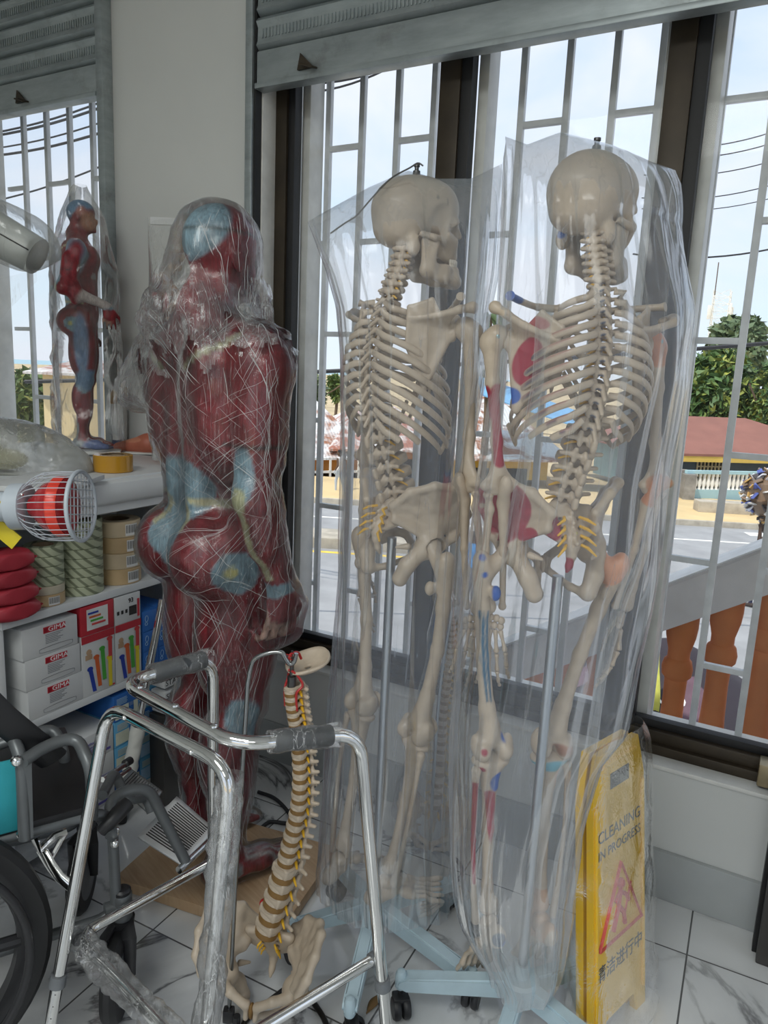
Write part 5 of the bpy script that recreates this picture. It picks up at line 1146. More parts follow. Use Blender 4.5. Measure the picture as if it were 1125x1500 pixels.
def fig_paint(me, armR=None, armL=None):
    P = verts_of(me); fib = .8+.35*noise3(P*np.array([1, 1, .25]), 55, 2)
    sp = []
    A = lambda pr, c: sp.append((flat([pr] if isinstance(pr, tuple) else pr), c))
    A(sbox((0, -.10, 1.26), (.007, .08, .19)), PALE)
    A(sbox((0, -.13, 1.05), (.088, .15, .075), None, .05), GBLUE); A(ell((0, -.12, .955), (.072, .10, .075)), GBLUE); A(ell((0, -.15, .885), (.026, .06, .06)), GBLUE); A(ell((-.02, -.15, .80), (.03, .05, .05)), PALE)
    A(ell((0, -.03, 1.645), (.074, .09, .075)), GBLUE); A(sbox((0, 0, 1.648), (.12, .13, .0014)), (.02, .03, .02)); A(ell((-.025, -.09, 1.585), (.026, .03, .012)), MRED); A(ell((0, -.06, 1.545), (.07, .06, .018)), MRED2); A(ell((-.075, -.03, 1.62), (.03, .035, .06)), CREAM)
    for q in (1, -1):
        A(sbox((q*.115, -.08, 1.022), (.072, .10, .008), (0, q*.12, 0)), CREAM); A(sbox((q*.05, -.12, .99), (.008, .06, .035), (0, q*-.5, 0)), CREAM)
        A(sbox((q*.125, -.10, 1.372), (.085, .06, .0075), (0, -q*.50, 0)), CREAM)
        A(ell((q*.185, -.055, .868), (.045, .062, .056)), GBLUE); A(ell((q*.19, -.065, .872), (.03, .02, .018)), (.62, .60, .22))
        A(ell((q*.13, .0, .47), (.03, .05, .075)), GBLUE); A(rc((q*.105, -.06, .17), (q*.105, -.07, .06), .028), (.48, .52, .54)); A(ell((q*.105, .09, .04), (.07, .13, .06)), MRED2)
        for i in range(5): A(sbox((q*(.10+.014*(i-1.8)), .09, .05), (.0032, .075, .04), (0, 0, -q*.05*(i-1.8))), (.74, .70, .66))
        A(ell((q*.105, -.03, .045), (.045, .045, .03)), (.42, .47, .5)); A(ell((q*.10, .12, 1.2), (.05, .05, .03)), PALE)
        A(sbox((0, .1, 1.12), (.007, .05, .16)), PALE); A(poly([(q*.06, .11, 1.22), (q*.06, .10, .98)], .006), PALE)
    for q, arm in ((1, armR), (-1, armL)):
        if not arm: continue
        e, w = Vector(arm[0]), Vector(arm[1]); b = Vector((q*.008, -.042, .0))
        A(ell(tuple(e+b+Vector((0, 0, .05))), (.036, .034, .07)), GBLUE); mdp = e.lerp(w, .48)+Vector((q*.012, -.045, 0)); A(sbox(tuple(mdp), (.0085, .045, .105), (math.atan2(w.y-e.y, e.z-w.z)*1.0, 0, 0)), CREAM); A(ell(tuple(e+b), (.022, .02, .03)), (.66, .68, .40)); A(ell(tuple(w+Vector((0, 0, -.01))), (.05, .05, .02)), GBLUE); A(ell(tuple(w+Vector((0, -.03, -.11))), (.05, .06, .05)), (.52, .32, .25)); A(ell(tuple(w+Vector((q*.02, .02, -.06))), (.03, .06, .04)), MRED)
        A(sbox(tuple(e+Vector((0, 0, .115))), (.07, .07, .0035), (0, .0, 0)), (.02, .012, .015))
    paint(me, MRED, sp, 0, .004); at = me.attributes['paint']; col = np.empty(len(P)*4, np.float32); at.data.foreach_get('color', col); col = col.reshape(-1, 4); col[:, :3] *= fib[:, None]; at.data.foreach_set('color', np.clip(col, 0, 1).ravel()); return me
M_muscle = vcol('muscle_paint', .38, .18, 26, fibre=.35, Coat_Weight=.25)
M_cling = film('cling_film', haze=.010, hazecol=(.92, .93, .93), gloss=.8, rough=.08, streak=(30, 30, 4), bstr=.55, bdist=.008, lines=.26, edge=.03, trl=.1, lrots=((0, .75, .3), (.5, -.6, 0), (0, 1.1, .9)), lscale=(60, 60, 2.0), lwid=.012, ior=1.5)
M_strand = film('film_strand', haze=.8, hazecol=(.95, .96, .96), gloss=.9, rough=.2, edge=0, trl=.15)  # near-white threads: film gathers with their highlights put into the colour
M_board = None
def m_wood(name, a, b):
    t = NT(name); v = t.coord(scale=(3, 30, 3)); n = t.noise(v, 2.2, 6, .6, .7); return t.pbr(t.ramp(n, [(.3, a), (.7, b)]), .45)
M_board = m_wood('light_wood_board', (.42, .27, .15), (.56, .39, .24))
def wrap_mesh(name, prims, res, iso, seed, amp, tents):
    q = [(o, max(k, .035), p) for o, k, p in flat(prims) if o == 'add']
    v, f = nets(*sdf_grid(q+flat(tents), res, pad=.03), iso); v = relax(v, f, 2)
    c = v.copy(); n1 = 1-2*np.abs(noise3(c*np.array([1, 1, .5])+noise3(c, 9, seed)[:, None]*.04, 22, seed)); n2 = 1-2*np.abs(noise3(np.c_[c[:, 0]+c[:, 2]*.7, c[:, 1], c[:, 2]-c[:, 0]*.6], 34, seed+1))
    ctr = np.c_[np.zeros(len(c)), np.zeros(len(c)), c[:, 2]]; d = c-ctr; d /= np.maximum(np.linalg.norm(d, axis=1), 1e-3)[:, None]
    ampv = amp*(1+2.2*np.exp(-((c[:, 2]-1.47)/.07)**2)+1.5*np.exp(-((c[:, 0]+.33)/.06)**2)); v = v+d*(ampv*(n1+.6*n2)*.5)[:, None]; return np_mesh(name, v, np.ascontiguousarray(f))
# life-size figure, back turned, left arm off
aR = ((.236, -.045, 1.055), (.232, .03, .845))
root = thing('muscle_anatomy_figure', 'life-size dark red muscle figure wrapped in cling film, back turned, left arm off', 'anatomy model', (-1.257, 1.406, 0), R(-18))
obj('base_board', MB().box((.03, .03, .0185), (.50, .36, .033), (0, 0, R(27)), .004), M_board, root)
bp = body_prims(aR, None, R(10), True); me = sdf_mesh('body', bp, .0095, 0, 1); fig_paint(me, aR, None)
o = obj('body', me, M_muscle, root, (0, 0, .035), None, (1.01, 1.01, 1.015))
tents = [rc((0, -.005, 1.62), (0, -.03, 1.44), .092, .125, k=.03), ell((0, -.045, 1.37), (.20, .075, .05), k=.04), rc((-.24, -.01, 1.35), (-.345, -.03, 1.27), .07, .055, k=.04), rc((.13, -.05, 1.2), (.19, -.04, 1.05), .05, .04, k=.05), rc((.17, -.0, 1.0), (.2, .02, .82), .05, .045, k=.05), ell((.07, -.10, 1.46), (.055, .05, .05), k=.03)]
me = wrap_mesh('cling_film', bp, .011, .006, 5, .008, tents); o = obj('cling_film', me, M_cling, root, (0, 0, .035), None, (1.01, 1.01, 1.015))
from mathutils.bvhtree import BVHTree
def strands(me, parent, loc, count, seed, field, zr, rad=.00036, steps=16):
    v = [Vector(p) for p in verts_of(me)]; bv = BVHTree.FromPolygons(v, [tuple(p.vertices) for p in me.polygons]); g = random.Random(seed); m = MB()
    for _ in range(count):
        p = g.choice(v)
        if not (zr[0] < p.z < zr[1]) or p.y > .06 or g.random() > field(p)[1]: continue
        d = field(p)[0](g); n_ = g.randint(3, 8 if p.z > 1.3 else steps); st = .016; pts = []; q = p.copy()
        for k in range(n_):
            hit, nr, _, _ = bv.find_nearest(q)
            if hit is None: break
            pts.append(hit+nr*.0012); t = d-nr*d.dot(nr)
            if t.length < .2: break
            q = hit+t.normalized()*st
        if len(pts) > 3: m.tube(pts, [rad*.4]+[rad*(.5+g.random()*.8)*(1.25 if p.z > 1.33 else .75)]*(len(pts)-2)+[rad*.3], 4, cap=False)
    return obj('film_strands', m, M_strand, parent, loc, None, (1.01, 1.01, 1.015), sharp=0)
def fld(p):
    if p.z > 1.30:
        if p.x < -.02: return (lambda g: Vector((-1.0+g.uniform(-.1, .1), -.2, g.choice((-.55, -.75, -1.2, -.3))+g.uniform(-.1, .1))).normalized()), .75
        return (lambda g: Vector((g.choice((.9, 1.0, .25, -.5))+g.uniform(-.15, .15), -.1, -.8)).normalized()), .42
    if p.z > 1.12: return (lambda g: Vector((1, 0, g.choice((-.62, -.5, .45))+g.uniform(-.04, .04))).normalized()), .34
    if p.z > .75: return (lambda g: Vector((1, 0, g.choice((.8, .72, -.35))+g.uniform(-.06, .06))).normalized()), .22
    return (lambda g: Vector((g.choice((.7, -.5)), 0, g.uniform(.8, 1.0))).normalized()), .22
def band(me0, keep, name, mat, parent, loc):
    v = verts_of(me0); q = np.array([tuple(p.vertices) for p in me0.polygons if len(p.vertices) == 4]); c = v[q].mean(1); q = q[keep(c)]; u, inv = np.unique(q, return_inverse=True)
    m2 = np_mesh(name, v[u], inv.reshape(-1, 4).astype(np.int32)); m2.materials.append(mat); o = D.objects.new(name, m2); COL.objects.link(o); o.parent = parent; o.location = loc; o.scale = (1.01, 1.01, 1.015); return o
M_bunch = film('bunched_film', haze=.08, hazecol=(.97, .98, .98), gloss=.9, rough=.10, streak=(40, 40, 8), bstr=.7, bdist=.008, lines=.60, edge=.08, trl=.15, lrots=((0, .7, .3), (.4, -.8, 0), (0, .1, .5)), lscale=(70, 70, 5), lwid=.022, ior=1.6)
mb_ = wrap_mesh('bunched_film', bp, .010, .012, 19, .012, tents)
band(mb_, lambda c: ((c[:, 2] > 1.36+.09*noise3(c*np.array([1, 1, .35]), 32, 3)+.03*noise3(c, 70, 8)+.18*np.maximum(0, c[:, 0])) & (c[:, 2] < 1.535+.05*noise3(c, 22, 4))) | ((c[:, 0] < -.235+.03*noise3(c, 15, 6)) & (c[:, 2] > 1.2)), 'bunched_film', M_bunch, root, (0, 0, .035))
strands(me, root, (0, 0, .035), 4600, 4, fld, (.05, 1.72))
# small figure on the shelf top
aR2 = ((.30, -.09, 1.10), (.24, .18, 1.0)); aL2 = ((-.27, -.05, 1.08), (-.27, .02, .84))
sroot = thing('small_muscle_figure', 'small blue and red muscle figure in a bag, standing on the shelf top', 'anatomy model', (-2.225, 1.80, 1.072), R(-44))
bp2 = body_prims(aR2, aL2, R(-5)); me = sdf_mesh('body', bp2, .014, 0, 1); fig_paint(me, aR2, aL2)
P = verts_of(me); at = me.attributes['paint']; col = np.empty(len(P)*4, np.float32); at.data.foreach_get('color', col); col = col.reshape(-1, 4)
for pr, cc in [(ell((.21, -.01, 1.3), (.05, .1, .13)), (.24, .36, .48)), (ell((.16, 0, .75), (.06, .05, .22)), (.15, .26, .45)), (ell((.11, .03, .5), (.08, .08, .08)), (.16, .28, .45)), (ell((0, -.02, 1.665), (.1, .12, .055)), (.13, .26, .42)), (ell((0, -.075, 1.63), (.08, .05, .06)), (.13, .26, .42)), (ell((.06, .02, 1.625), (.05, .035, .04)), (.34, .10, .07)), (ell((.05, .07, 1.57), (.07, .06, .06)), (.40, .17, .09)), (ell((-.25, -.03, 1.1), (.1, .1, .3)), (.16, .18, .22)), (ell((.27, .1, 1.04), (.08, .14, .07)), (.45, .40, .38)), (ell((.11, .1, .03), (.08, .12, .05)), (.16, .22, .45))]:
    w = np.clip(.5-prim_eval(pr[2], P)/.02, 0, 1)[:, None]; col[:, :3] = col[:, :3]*(1-w)+np.array(cc)*w
at.data.foreach_set('color', col.ravel()); sc = .495
obj('body', me, M_muscle, sroot, (0, 0, .012), None, (sc,)*3)
obj('base', MB().box((0, .02, .006), (.22, .2, .012), None, .003), M_white, sroot)
M_bag2 = film('shiny_thin_bag', haze=.09, hazecol=(.84, .84, .78), gloss=.7, rough=.13, streak=(12, 12, 4), bstr=.55, bdist=.012, lines=.22, edge=.35, trl=.6, lrots=((0, .3, 0), (.4, -.5, .4)), lscale=(30, 30, 2.5))
def sheet(fn, nu, nv, name, mat, parent, amp, seed, closed=True, freq=14):
    pts = np.array([list(fn(i/nu if closed else i/(nu-1), j/(nv-1))) for j in range(nv) for i in range(nu)])
    c = pts.mean(0); d = pts-np.c_[np.full(len(pts), c[0]), np.full(len(pts), c[1]), pts[:, 2]]; d /= np.maximum(np.linalg.norm(d, axis=1), 1e-3)[:, None]
    n = (1-2*np.abs(noise3(pts*np.array([1, 1, .45]), freq, seed)))+.6*noise3(pts, freq*.5, seed+2); pts = pts+d*(amp*n)[:, None]
    q = np.array([(j*nu+i, j*nu+(i+1) % nu, (j+1)*nu+(i+1) % nu, (j+1)*nu+i) for j in range(nv-1) for i in range(nu if closed else nu-1)])
    me = np_mesh(name, pts, q); me.materials.append(mat); o = D.objects.new(name, me); COL.objects.link(o); o.parent = parent; return o
def fb(u, v):
    z = .905*v+.002; a = 2*PI*u; w = float(np.interp(v, [0, .25, .5, .62, .72, .80, .86, .97, 1], [.17, .13, .155, .17, .165, .125, .085, .062, .02])); h = float(np.interp(v, [0, .5, .7, .8, .86, 1], [.13, .13, .125, .10, .08, .02]))
    return (.8*w*math.cos(a), .01+.85*h*math.sin(a), z)
sheet(fb, 90, 70, 'thin_bag', M_bag2, sroot, .012, 4, True, 22)
# ------------------------------------------------------------------ hanging spine model with pelvis, on its hook stand
def make_spine(label, pts, rz, base, ssc=.93, plate=True, pel=0):
    """pts = world points of the vertebral bodies from the atlas down to the sacrum"""
    B = bones(); root = thing('spine_model', label, 'spine model', base, rz, 'hanging spine models')
    inv = (Matrix.Translation(Vector(base)) @ Matrix.Rotation(rz, 4, 'Z')).inverted(); P = spline([inv @ Vector(p) for p in pts], 20); acc = [0]
    for i in range(1, len(P)): acc.append(acc[-1]+(P[i]-P[i-1]).length)
    w = [.0165]*7+[.0205+.0004*i for i in range(12)]+[.0335]*5; tot = sum(w); run = 0
    for i in range(24):
        s = (run+w[i]/2)/tot*acc[-1]; run += w[i]; k = next(j for j in range(1, len(acc)) if acc[j] >= s-1e-9); fr = (s-acc[k-1])/max(1e-9, acc[k]-acc[k-1]); p = P[k-1].lerp(P[k], fr); z = (P[k-1]-P[k]).normalized(); h = w[i]/tot*acc[-1]
        key, hh, sc = ('cv', .0164, 1.0) if i < 7 else (('tv', .0255, .80+.022*(i-7)) if i < 19 else ('lv', .0335, .92+.02*(i-19)))
        x = Vector((1, 0, 0)); y = z.cross(x).normalized(); x = y.cross(z); sc *= ssc; zs = h/hh*.97
        M = Matrix(((x.x*sc, y.x*sc, z.x*zs, p.x), (x.y*sc, y.y*sc, z.y*zs, p.y), (x.z*sc, y.z*sc, z.z*zs, p.z), (0, 0, 0, 1)))
        o = part_m('vertebra', B[key], M_bone, root, M); r = dict(c=.0118, t=.0158, l=.0235)[key[0]]
        MD = Matrix.Translation((0, .005, 0)) @ Matrix.Diagonal((r*1.12, r*1.0, hh, 1)); obj('vertebral_body', MB().lathe([(.9, -.30), (1.06, -.29), (1.05, -.23), (.93, -.10), (.91, 0), (.93, .10), (1.05, .23), (1.06, .29), (.9, .30)], 24, MD), M_bone_plain, o)
        obj('disc', MB().lathe([(.9, -.74), (1.05, -.71), (1.08, -.52), (1.05, -.32), (.9, -.29)], 24, MD), M_disc, o)
        m = MB(); wd = (.018, .02, .03)[0 if i < 7 else 1 if i < 19 else 2]
        for s in (-1, 1): m.tube([(s*.006, -.014, -hh*.45), (s*wd*.75, -.012, -hh*.5), (s*wd*1.4, -.004, -hh*.66)], [.0026, .0040, .0020], 7)
        obj('nerve', m, M_nerve, o)
    e = P[-1]; prz = Matrix.Rotation(R(pel), 4, 'Z'); ph = Matrix.Translation(e-prz.to_3x3() @ Vector((0, -.046*ssc, .096*ssc))) @ prz @ Matrix.Rotation(R(0), 4, 'X') @ Matrix.Diagonal((ssc,)*3+(1,))
    part_m('sacrum', B['sacrum'], M_bone, root, ph); part_m('hip_bone', B['hip'], M_bone, root, ph); part_m('hip_bone', B['hip_l'], M_bone, root, ph)
    o = obj('pubic_disc', MB().ball((0, .047, -.032), (.006, .012, .02), 8), M_disc, root); o.matrix_local = ph
    for s in (-1, 1):
        for k in range(3): o = obj('sacral_nerve', MB().tube([(s*.016, -.046-.012*k, .062-.018*k), (s*.022, -.040-.012*k, .055-.018*k), (s*.024, -.040-.012*k, .046-.018*k)], [.0025, .0028, .0015], 7), M_nerve, root); o.matrix_local = ph
    if plate:
        t = P[0]; m = MB(); m.grid(lambda u, v: t+Vector((.040*(.15+.85*v)*math.cos(2*PI*u), -.046+.046*(.15+.85*v)*math.sin(2*PI*u), .026+.018*v*v+.002*math.sin(6*PI*u)*v-.25*.046*(.15+.85*v)*math.sin(2*PI*u))), 30, 9, True); o = obj('occipital_plate', m, M_bone_plain, root)
        sf = o.modifiers.new('thick', 'SOLIDIFY'); sf.thickness = .006
        m = MB()
        for s in (-1, 1): m.tube(spline([t+Vector((s*.017, .0, -.05)), t+Vector((s*.017, .002, -.012)), t+Vector((s*.022, -.010, .004)), t+Vector((s*.012, -.004, .024)), t+Vector((s*.003, .004, .034))], 6), .0026, 8)
        m.tube(spline([t+Vector((0, .012, .05)), t+Vector((0, .004, .068)), t+Vector((0, -.016, .066)), t+Vector((0, -.026, .05))], 5), .0028, 8)
        for k in range(4): m.tube([t+Vector((-.008, .008, .046+.007*k)), t+Vector((.008, .008, .046+.007*k))], .0012, 6)
        obj('vertebral_artery', m, M_artery, root)
        obj('herniated_disc', MB().ball(P[-1]+Vector((.022, -.006, .05)), .010, 10), M_artery, root)
        obj('suspension_bolt', MB().lathe([(.009, -.012), (.009, .016), (.0045, .018), (.0045, .04)], 12, Matrix.Translation(t+Vector((0, 0, .004)))).tube([t+Vector((0, 0, .04)), t+Vector((0, 0, .075))], .0022, 8), M_wire, root)
    return root
dS = 1.40
pxs = [(427, 1004), (430, 1035), (435, 1066), (439, 1100), (441, 1140), (438, 1186), (429, 1226), (421, 1260), (412, 1297), (402, 1328), (393, 1362)]
fv = -c_R*.62-c_fh*.78; rzS = math.atan2(-fv.x, fv.y)
pw = [ond(x, y, dS) for x, y in pxs]
spm = make_spine('bare flexible spine model with pelvis and yellow nerves, hanging behind the walking frame', pw, rzS, (pw[-1].x, pw[-1].y, 0), .95, True, 26)
q = [(335, 1491), (346, 1276), (355, 1130), (363, 1000), (371, 968), (392, 957), (412, 956), (419, 966), (425, 973), (431, 969), (434, 957)]
qp = [ond(x, y, dS-.012) for x, y in q]; qp[0] = onz(335, 1493, .012)
st = thing('spine_stand', 'thin chrome hook rod on a black wire floor loop, holding the bare spine model', 'stand', (qp[0].x, qp[0].y, 0))
obj('rod', MB().tube([qp[0], qp[1], qp[2]]+spline(qp[3:], 5), .0046, 10), plain('dark_chrome', (.30, .31, .31), .18, 1.0), st, world=True)
lp_ = [onz(351, 1500, .007), onz(436, 1434, .007), onz(486, 1508, .007), onz(470, 1580, .007), onz(360, 1590, .007)]
cl_ = fillet([(lp_[0]+lp_[4])/2, lp_[0]]+lp_[1:4]+[lp_[4], (lp_[0]+lp_[4])/2], .05, 6)
obj('floor_loop', MB().tube(cl_, .0062, 10), M_wire2, st, world=True); obj('clamp', MB().box(qp[0]+Vector((0, 0, .012)), (.024, .02, .03), (0, 0, .5), .004).lathe([(.008, 0), (.008, .02)], 10, Matrix.Translation(qp[0]+Vector((.022, 0, .0)))), M_blackplastic, st, world=True)
# the second spine model, bagged, in the corner behind the plain skeleton
d2 = 1.98
pw2 = [ond(x, y, d2) for x, y in [(664, 905), (662, 930), (660, 955), (657, 985), (652, 1020), (648, 1060), (646, 1095), (643, 1125), (640, 1152), (636, 1178)]]
sp2 = make_spine('second spine model with pelvis, clouded inside a bag behind the plain skeleton', pw2, rzS+.5, (pw2[-1].x, pw2[-1].y, 0), .72, False)
r2 = onz(628, 1262, 0); s2 = thing('spine_stand', 'grey hook rod stand of the bagged spine model by the window wall', 'stand', (r2.x, r2.y, 0)); t2 = ond(668, 880, d2)
obj('rod', MB().tube(spline([(r2.x, r2.y, .01), (r2.x, r2.y, .5), (r2.x+.02, r2.y, t2.z-.02), (t2.x-.02, t2.y, t2.z+.02), (t2.x, t2.y, t2.z)], 6), .0046, 8), M_steel, s2, world=True)
obj('floor_loop', MB().tube([(r2.x+.11*math.cos(a), r2.y+.08*math.sin(a)-.02, .007) for a in np.linspace(0, 2*PI, 25)[:-1]], .006, 8, True), M_wire2, s2, world=True)
def b2(u, v):
    a = 2*PI*u; c = pw2[0].lerp(pw2[-1], v*.0+.5); w = .05+.085*v**1.5; return (pw2[0].x*(1-v)+pw2[-1].x*v+w*math.cos(a), pw2[0].y*(1-v)+pw2[-1].y*v+w*.55*math.sin(a), .86*(1-v)+.09*v)
o = sheet(b2, 60, 50, 'plastic_bag', M_bag2, None, .008, 8, True, 20); tag(o, 'crumpled clear bag over the second spine model in the corner', 'bag')
# ------------------------------------------------------------------ chrome walking frame
def samp(pts, rad=.05, n=6): return fillet(pts, rad, n)
RT = .0122
wk = thing('walking_frame', 'chrome walking frame with dark foam grips, partly wrapped in film, in front', 'walking frame', (-.86, .95, 0))
Ctop = onz(527, 1072, .765); Cmid = onz(560, 1440, .20); Cb = Cmid+(Cmid-Ctop)*(.188/.565); Dtop = onz(312, 962, .795); Dm = onz(312, 1262, .25); Db = Dm+(Dm-Dtop)*(.238/.545)
L1, R1 = onz(178, 1000, .785), onz(348, 1092, .778)
obj('upper_tube', MB().tube(samp([Db, Dtop, L1, R1, Ctop, Cb], .055), RT, 16), M_chrome, wk, world=True)
A1 = onz(158, 1032, .752); B1 = onz(338, 1124, .745); Ab = onz(85, 1435, .20); Ab = Ab+(Ab-A1)*(.188/.552); Bm = onz(303, 1500, .27); Bb = Bm+(Bm-B1)*(.258/.475)
obj('lower_tube', MB().tube(samp([Ab, A1, B1, Bb], .06), RT, 16), M_chrome, wk, world=True)
zbr = .25; cA = onz(113, 1372, zbr); cB = onz(292, 1562, zbr); cD = onz(312, 1262, zbr); cC = onz(549, 1404, zbr)
obj('lower_brace', MB().tube(samp([cD, cA, cB, cC], .045), RT*.9, 14), M_chrome, wk, world=True)
m = MB()
for a, b in ((.18, 1), (.5, 1), (.82, 1)):
    p = L1.lerp(R1, a); m.lathe([(.007, 0), (.006, .003), (.002, .005)], 10, Matrix.Translation(p+Vector((0, 0, RT-.001))))
for a in (.2, .75): p = A1.lerp(B1, a)+(R1-L1).cross(Vector((0, 0, 1))).normalized()*(RT-.001); m.ball(p, .005, 6)
obj('bolt', m, M_chrome, wk, world=True)
M_foam = plain('dark_foam_grip', (.045, .05, .055), .55, vscale=40, bump=.3)
M_wrapc = film('tube_wrap_film', haze=.06, hazecol=(.95, .96, .96), gloss=.9, rough=.14, streak=(40, 40, 26), bstr=.8, bdist=.006, lines=.5, edge=.15, trl=.1, lrots=((.6, .3, 0), (0, .9, .4)), lscale=(60, 60, 9))
def wrap_tube(name, pts, r, amp, seed, parent, mat=None, n=18, sub=7):
    P = spline(pts, sub); g = MB().tube(P, r, n, cap=False); me = g.mesh(name, parent_off(parent)); v = verts_of(me); d = noise3(v, 60, seed)+.7*noise3(v, 28, seed+1)
    nr = np.empty(len(v)*3, np.float32); me.vertices.foreach_get('normal', nr); v = v+nr.reshape(-1, 3)*(amp*d)[:, None]; me.vertices.foreach_set('co', v.astype(np.float32).ravel()); me.update(); me.shade_smooth()
    return obj(name, me, mat or M_wrapc, parent)
def parent_off(p): 
    off = Vector((0, 0, 0))
    while p is not None: off += p.location; p = p.parent
    return off
def grip(p, q):
    g = obj('foam_grip', MB().tube([p, p.lerp(q, .03), p.lerp(q, .5), p.lerp(q, .97), q], [.0165, .0185, .0185, .0185, .0165], 18), M_foam, wk, world=True)
    wrap_tube('grip_film', [p.lerp(q, -.1), p.lerp(q, .2), p.lerp(q, .5), p.lerp(q, .8), q.lerp(p, -.16)], .0205, .0022, 3, wk)
def on_seg(a, b, px): 
    best = min(np.linspace(0, 1, 200), key=lambda t: abs(pxof(a.lerp(b, t))[0]-px)); return a.lerp(b, best)
def pxof(P):
    v = Vector(P)-CAM; a, b, c = v.dot(c_R), v.dot(c_U), v.dot(c_F); a, b = a/c*FPX, b/c*FPX; return (562.5+a*math.cos(ROLL)+b*math.sin(ROLL), 750+a*math.sin(ROLL)-b*math.cos(ROLL))
grip(on_seg(R1, Ctop, 402), on_seg(R1, Ctop, 486)); grip(on_seg(L1, Dtop, 226), on_seg(L1, Dtop, 300))
M_grey = plain('grey_plastic', (.16, .17, .18), .5)
for top, bot, z in ((Ctop, Cb, .20), (A1, Ab, .20)):
    d = (bot-top).normalized(); t = (z-top.z)/d.z; p = top+d*t
    obj('collar', MB().tube([p-d*.012, p+d*.012], [.0155, .0165], 16), M_grey, wk, world=True)
    m = MB(); 
    for k in range(6): m.ball(p+d*(.03+.025*k)+(CAM-p).normalized()*(RT*.98), (.003, .003, .0035), 6)
    obj('adjustment_holes', m, M_blackplastic, wk, world=True)
for b_, t_ in ((Ab, A1), (Bb, B1), (Cb, Ctop), (Db, Dtop)):
    d = (t_-b_).normalized(); obj('rubber_foot', MB().tube([b_-d*.012, b_-d*.008, b_+d*.04], [.021, .022, .0155], 14), M_rubber, wk, world=True)
for p, a in ((cC, Ctop), (cA, A1)): obj('brace_bracket', MB().tube([p-(cB-p).normalized()*.012, p+(cB-p).normalized()*.010], [.0145, .0145], 12), M_grey, wk, world=True)
wrap_tube('leg_film', [B1.lerp(Bb, t) for t in (.02, .15, .3, .45, .6, .75, .9)], .024, .006, 9, wk); wrap_tube('brace_film', [cA.lerp(cB, t) for t in (.0, .15, .3, .5, .7, .9)], .026, .007, 12, wk)
# ------------------------------------------------------------------ wheelchair
M_wcg = plain('grey_hammered_paint', (.13, .14, .145), .38, .3, vscale=14)
M_vinyl = plain('black_vinyl', (.012, .012, .014), .5, vscale=14, bump=.05)
M_teal = plain('teal_cloth', (.03, .36, .42), .7)
M_alu = plain('aluminium_plate', (.86, .87, .87), .35, .25, vscale=10)
O_ = Vector((-1.43, .836, 0)); hd_ = R(28); f_ = Vector((math.sin(hd_), math.cos(hd_), 0)); r_ = Vector((math.cos(hd_), -math.sin(hd_), 0))
def wc(a, b, z): return O_+r_*a+f_*b+Vector((0, 0, z))
Mw = Matrix(((r_.x, f_.x, 0), (r_.y, f_.y, 0), (0, 0, 1)))
wh = thing('wheelchair', 'grey framed wheelchair with black seat, cut off by the left edge of the picture', 'wheelchair', (O_.x, O_.y, 0))
def wt(name, pts, r=.0115, rad=.05, mat=None, par=None): return obj(name, MB().tube(samp(pts, rad), r, 14), mat or M_wcg, par or wh, world=True)
for s in (1, -1):
    a = .185*s
    wt('side_frame', [wc(a, -.24, .47), wc(a, .245, .47), wc(a, .25, .215), wc(a, -.24, .235)])
    fr_ = [wc(a, -.245, .235), wc(a, -.245, .92), wc(a, -.36, .94)]; wt('back_tube', fr_)
    if s > 0:
        wt('armrest_frame', [onz(-30, 1052, .70), onz(12, 1066, .69), onz(32, 1110, .655), onz(36, 1228, .48)], .012); wt('armrest_frame', [onz(34, 1115, .652), onz(66, 1093, .656), onz(112, 1078, .655), onz(134, 1125, .62), onz(135, 1195, .48)], .012, .05)
        obj('post_plate', MB().tube([onz(37, 1112, .655), onz(40, 1228, .48)], .011, 4, flat=.35), M_wcg, wh, world=True)
        obj('bolt', MB().ball(onz(24, 1115, .655), .011, 8), M_chrome, wh, world=True); obj('bolt', MB().ball(onz(30, 1222, .49), .008, 8), M_chrome, wh, world=True)
    else: wt('armrest_frame', [onz(-30, 1100, .54), onz(44, 1076, .56), onz(78, 1066, .56), onz(93, 1095, .53), onz(97, 1135, .46)], .012, .04)
obj('arm_pad', MB().tube([onz(-40, 1010, .80), onz(0, 1050, .74), onz(78, 1112, .60)], .030, 12, flat=.35), M_vinyl, wh, world=True)
obj('cross_brace', MB().tube([wc(-.18, 0, .24), wc(.18, .02, .45)], .011, 10).tube([wc(.18, 0, .24), wc(-.18, .02, .45)], .011, 10), M_wcg, wh, world=True)
m = MB(); m.box(wc(0, .0, .487), (.385, .44, .018), Mw, .008); se = obj('seat', m, M_vinyl, wh, world=True)
m = MB()
for b in (-.05, .08, .20): m.ball(wc(.193, b, .490), (.007, .007, .006), 6)
obj('snap', m, M_chrome, se, world=True)
obj('backrest', MB().box(wc(0, -.245, .68), (.37, .014, .36), Mw, .006), M_vinyl, wh, world=True)
obj('side_panel', MB().box(onz(-42, 1180, .56), (.012, .16, .15), Mw, .006), M_teal, wh, world=True)
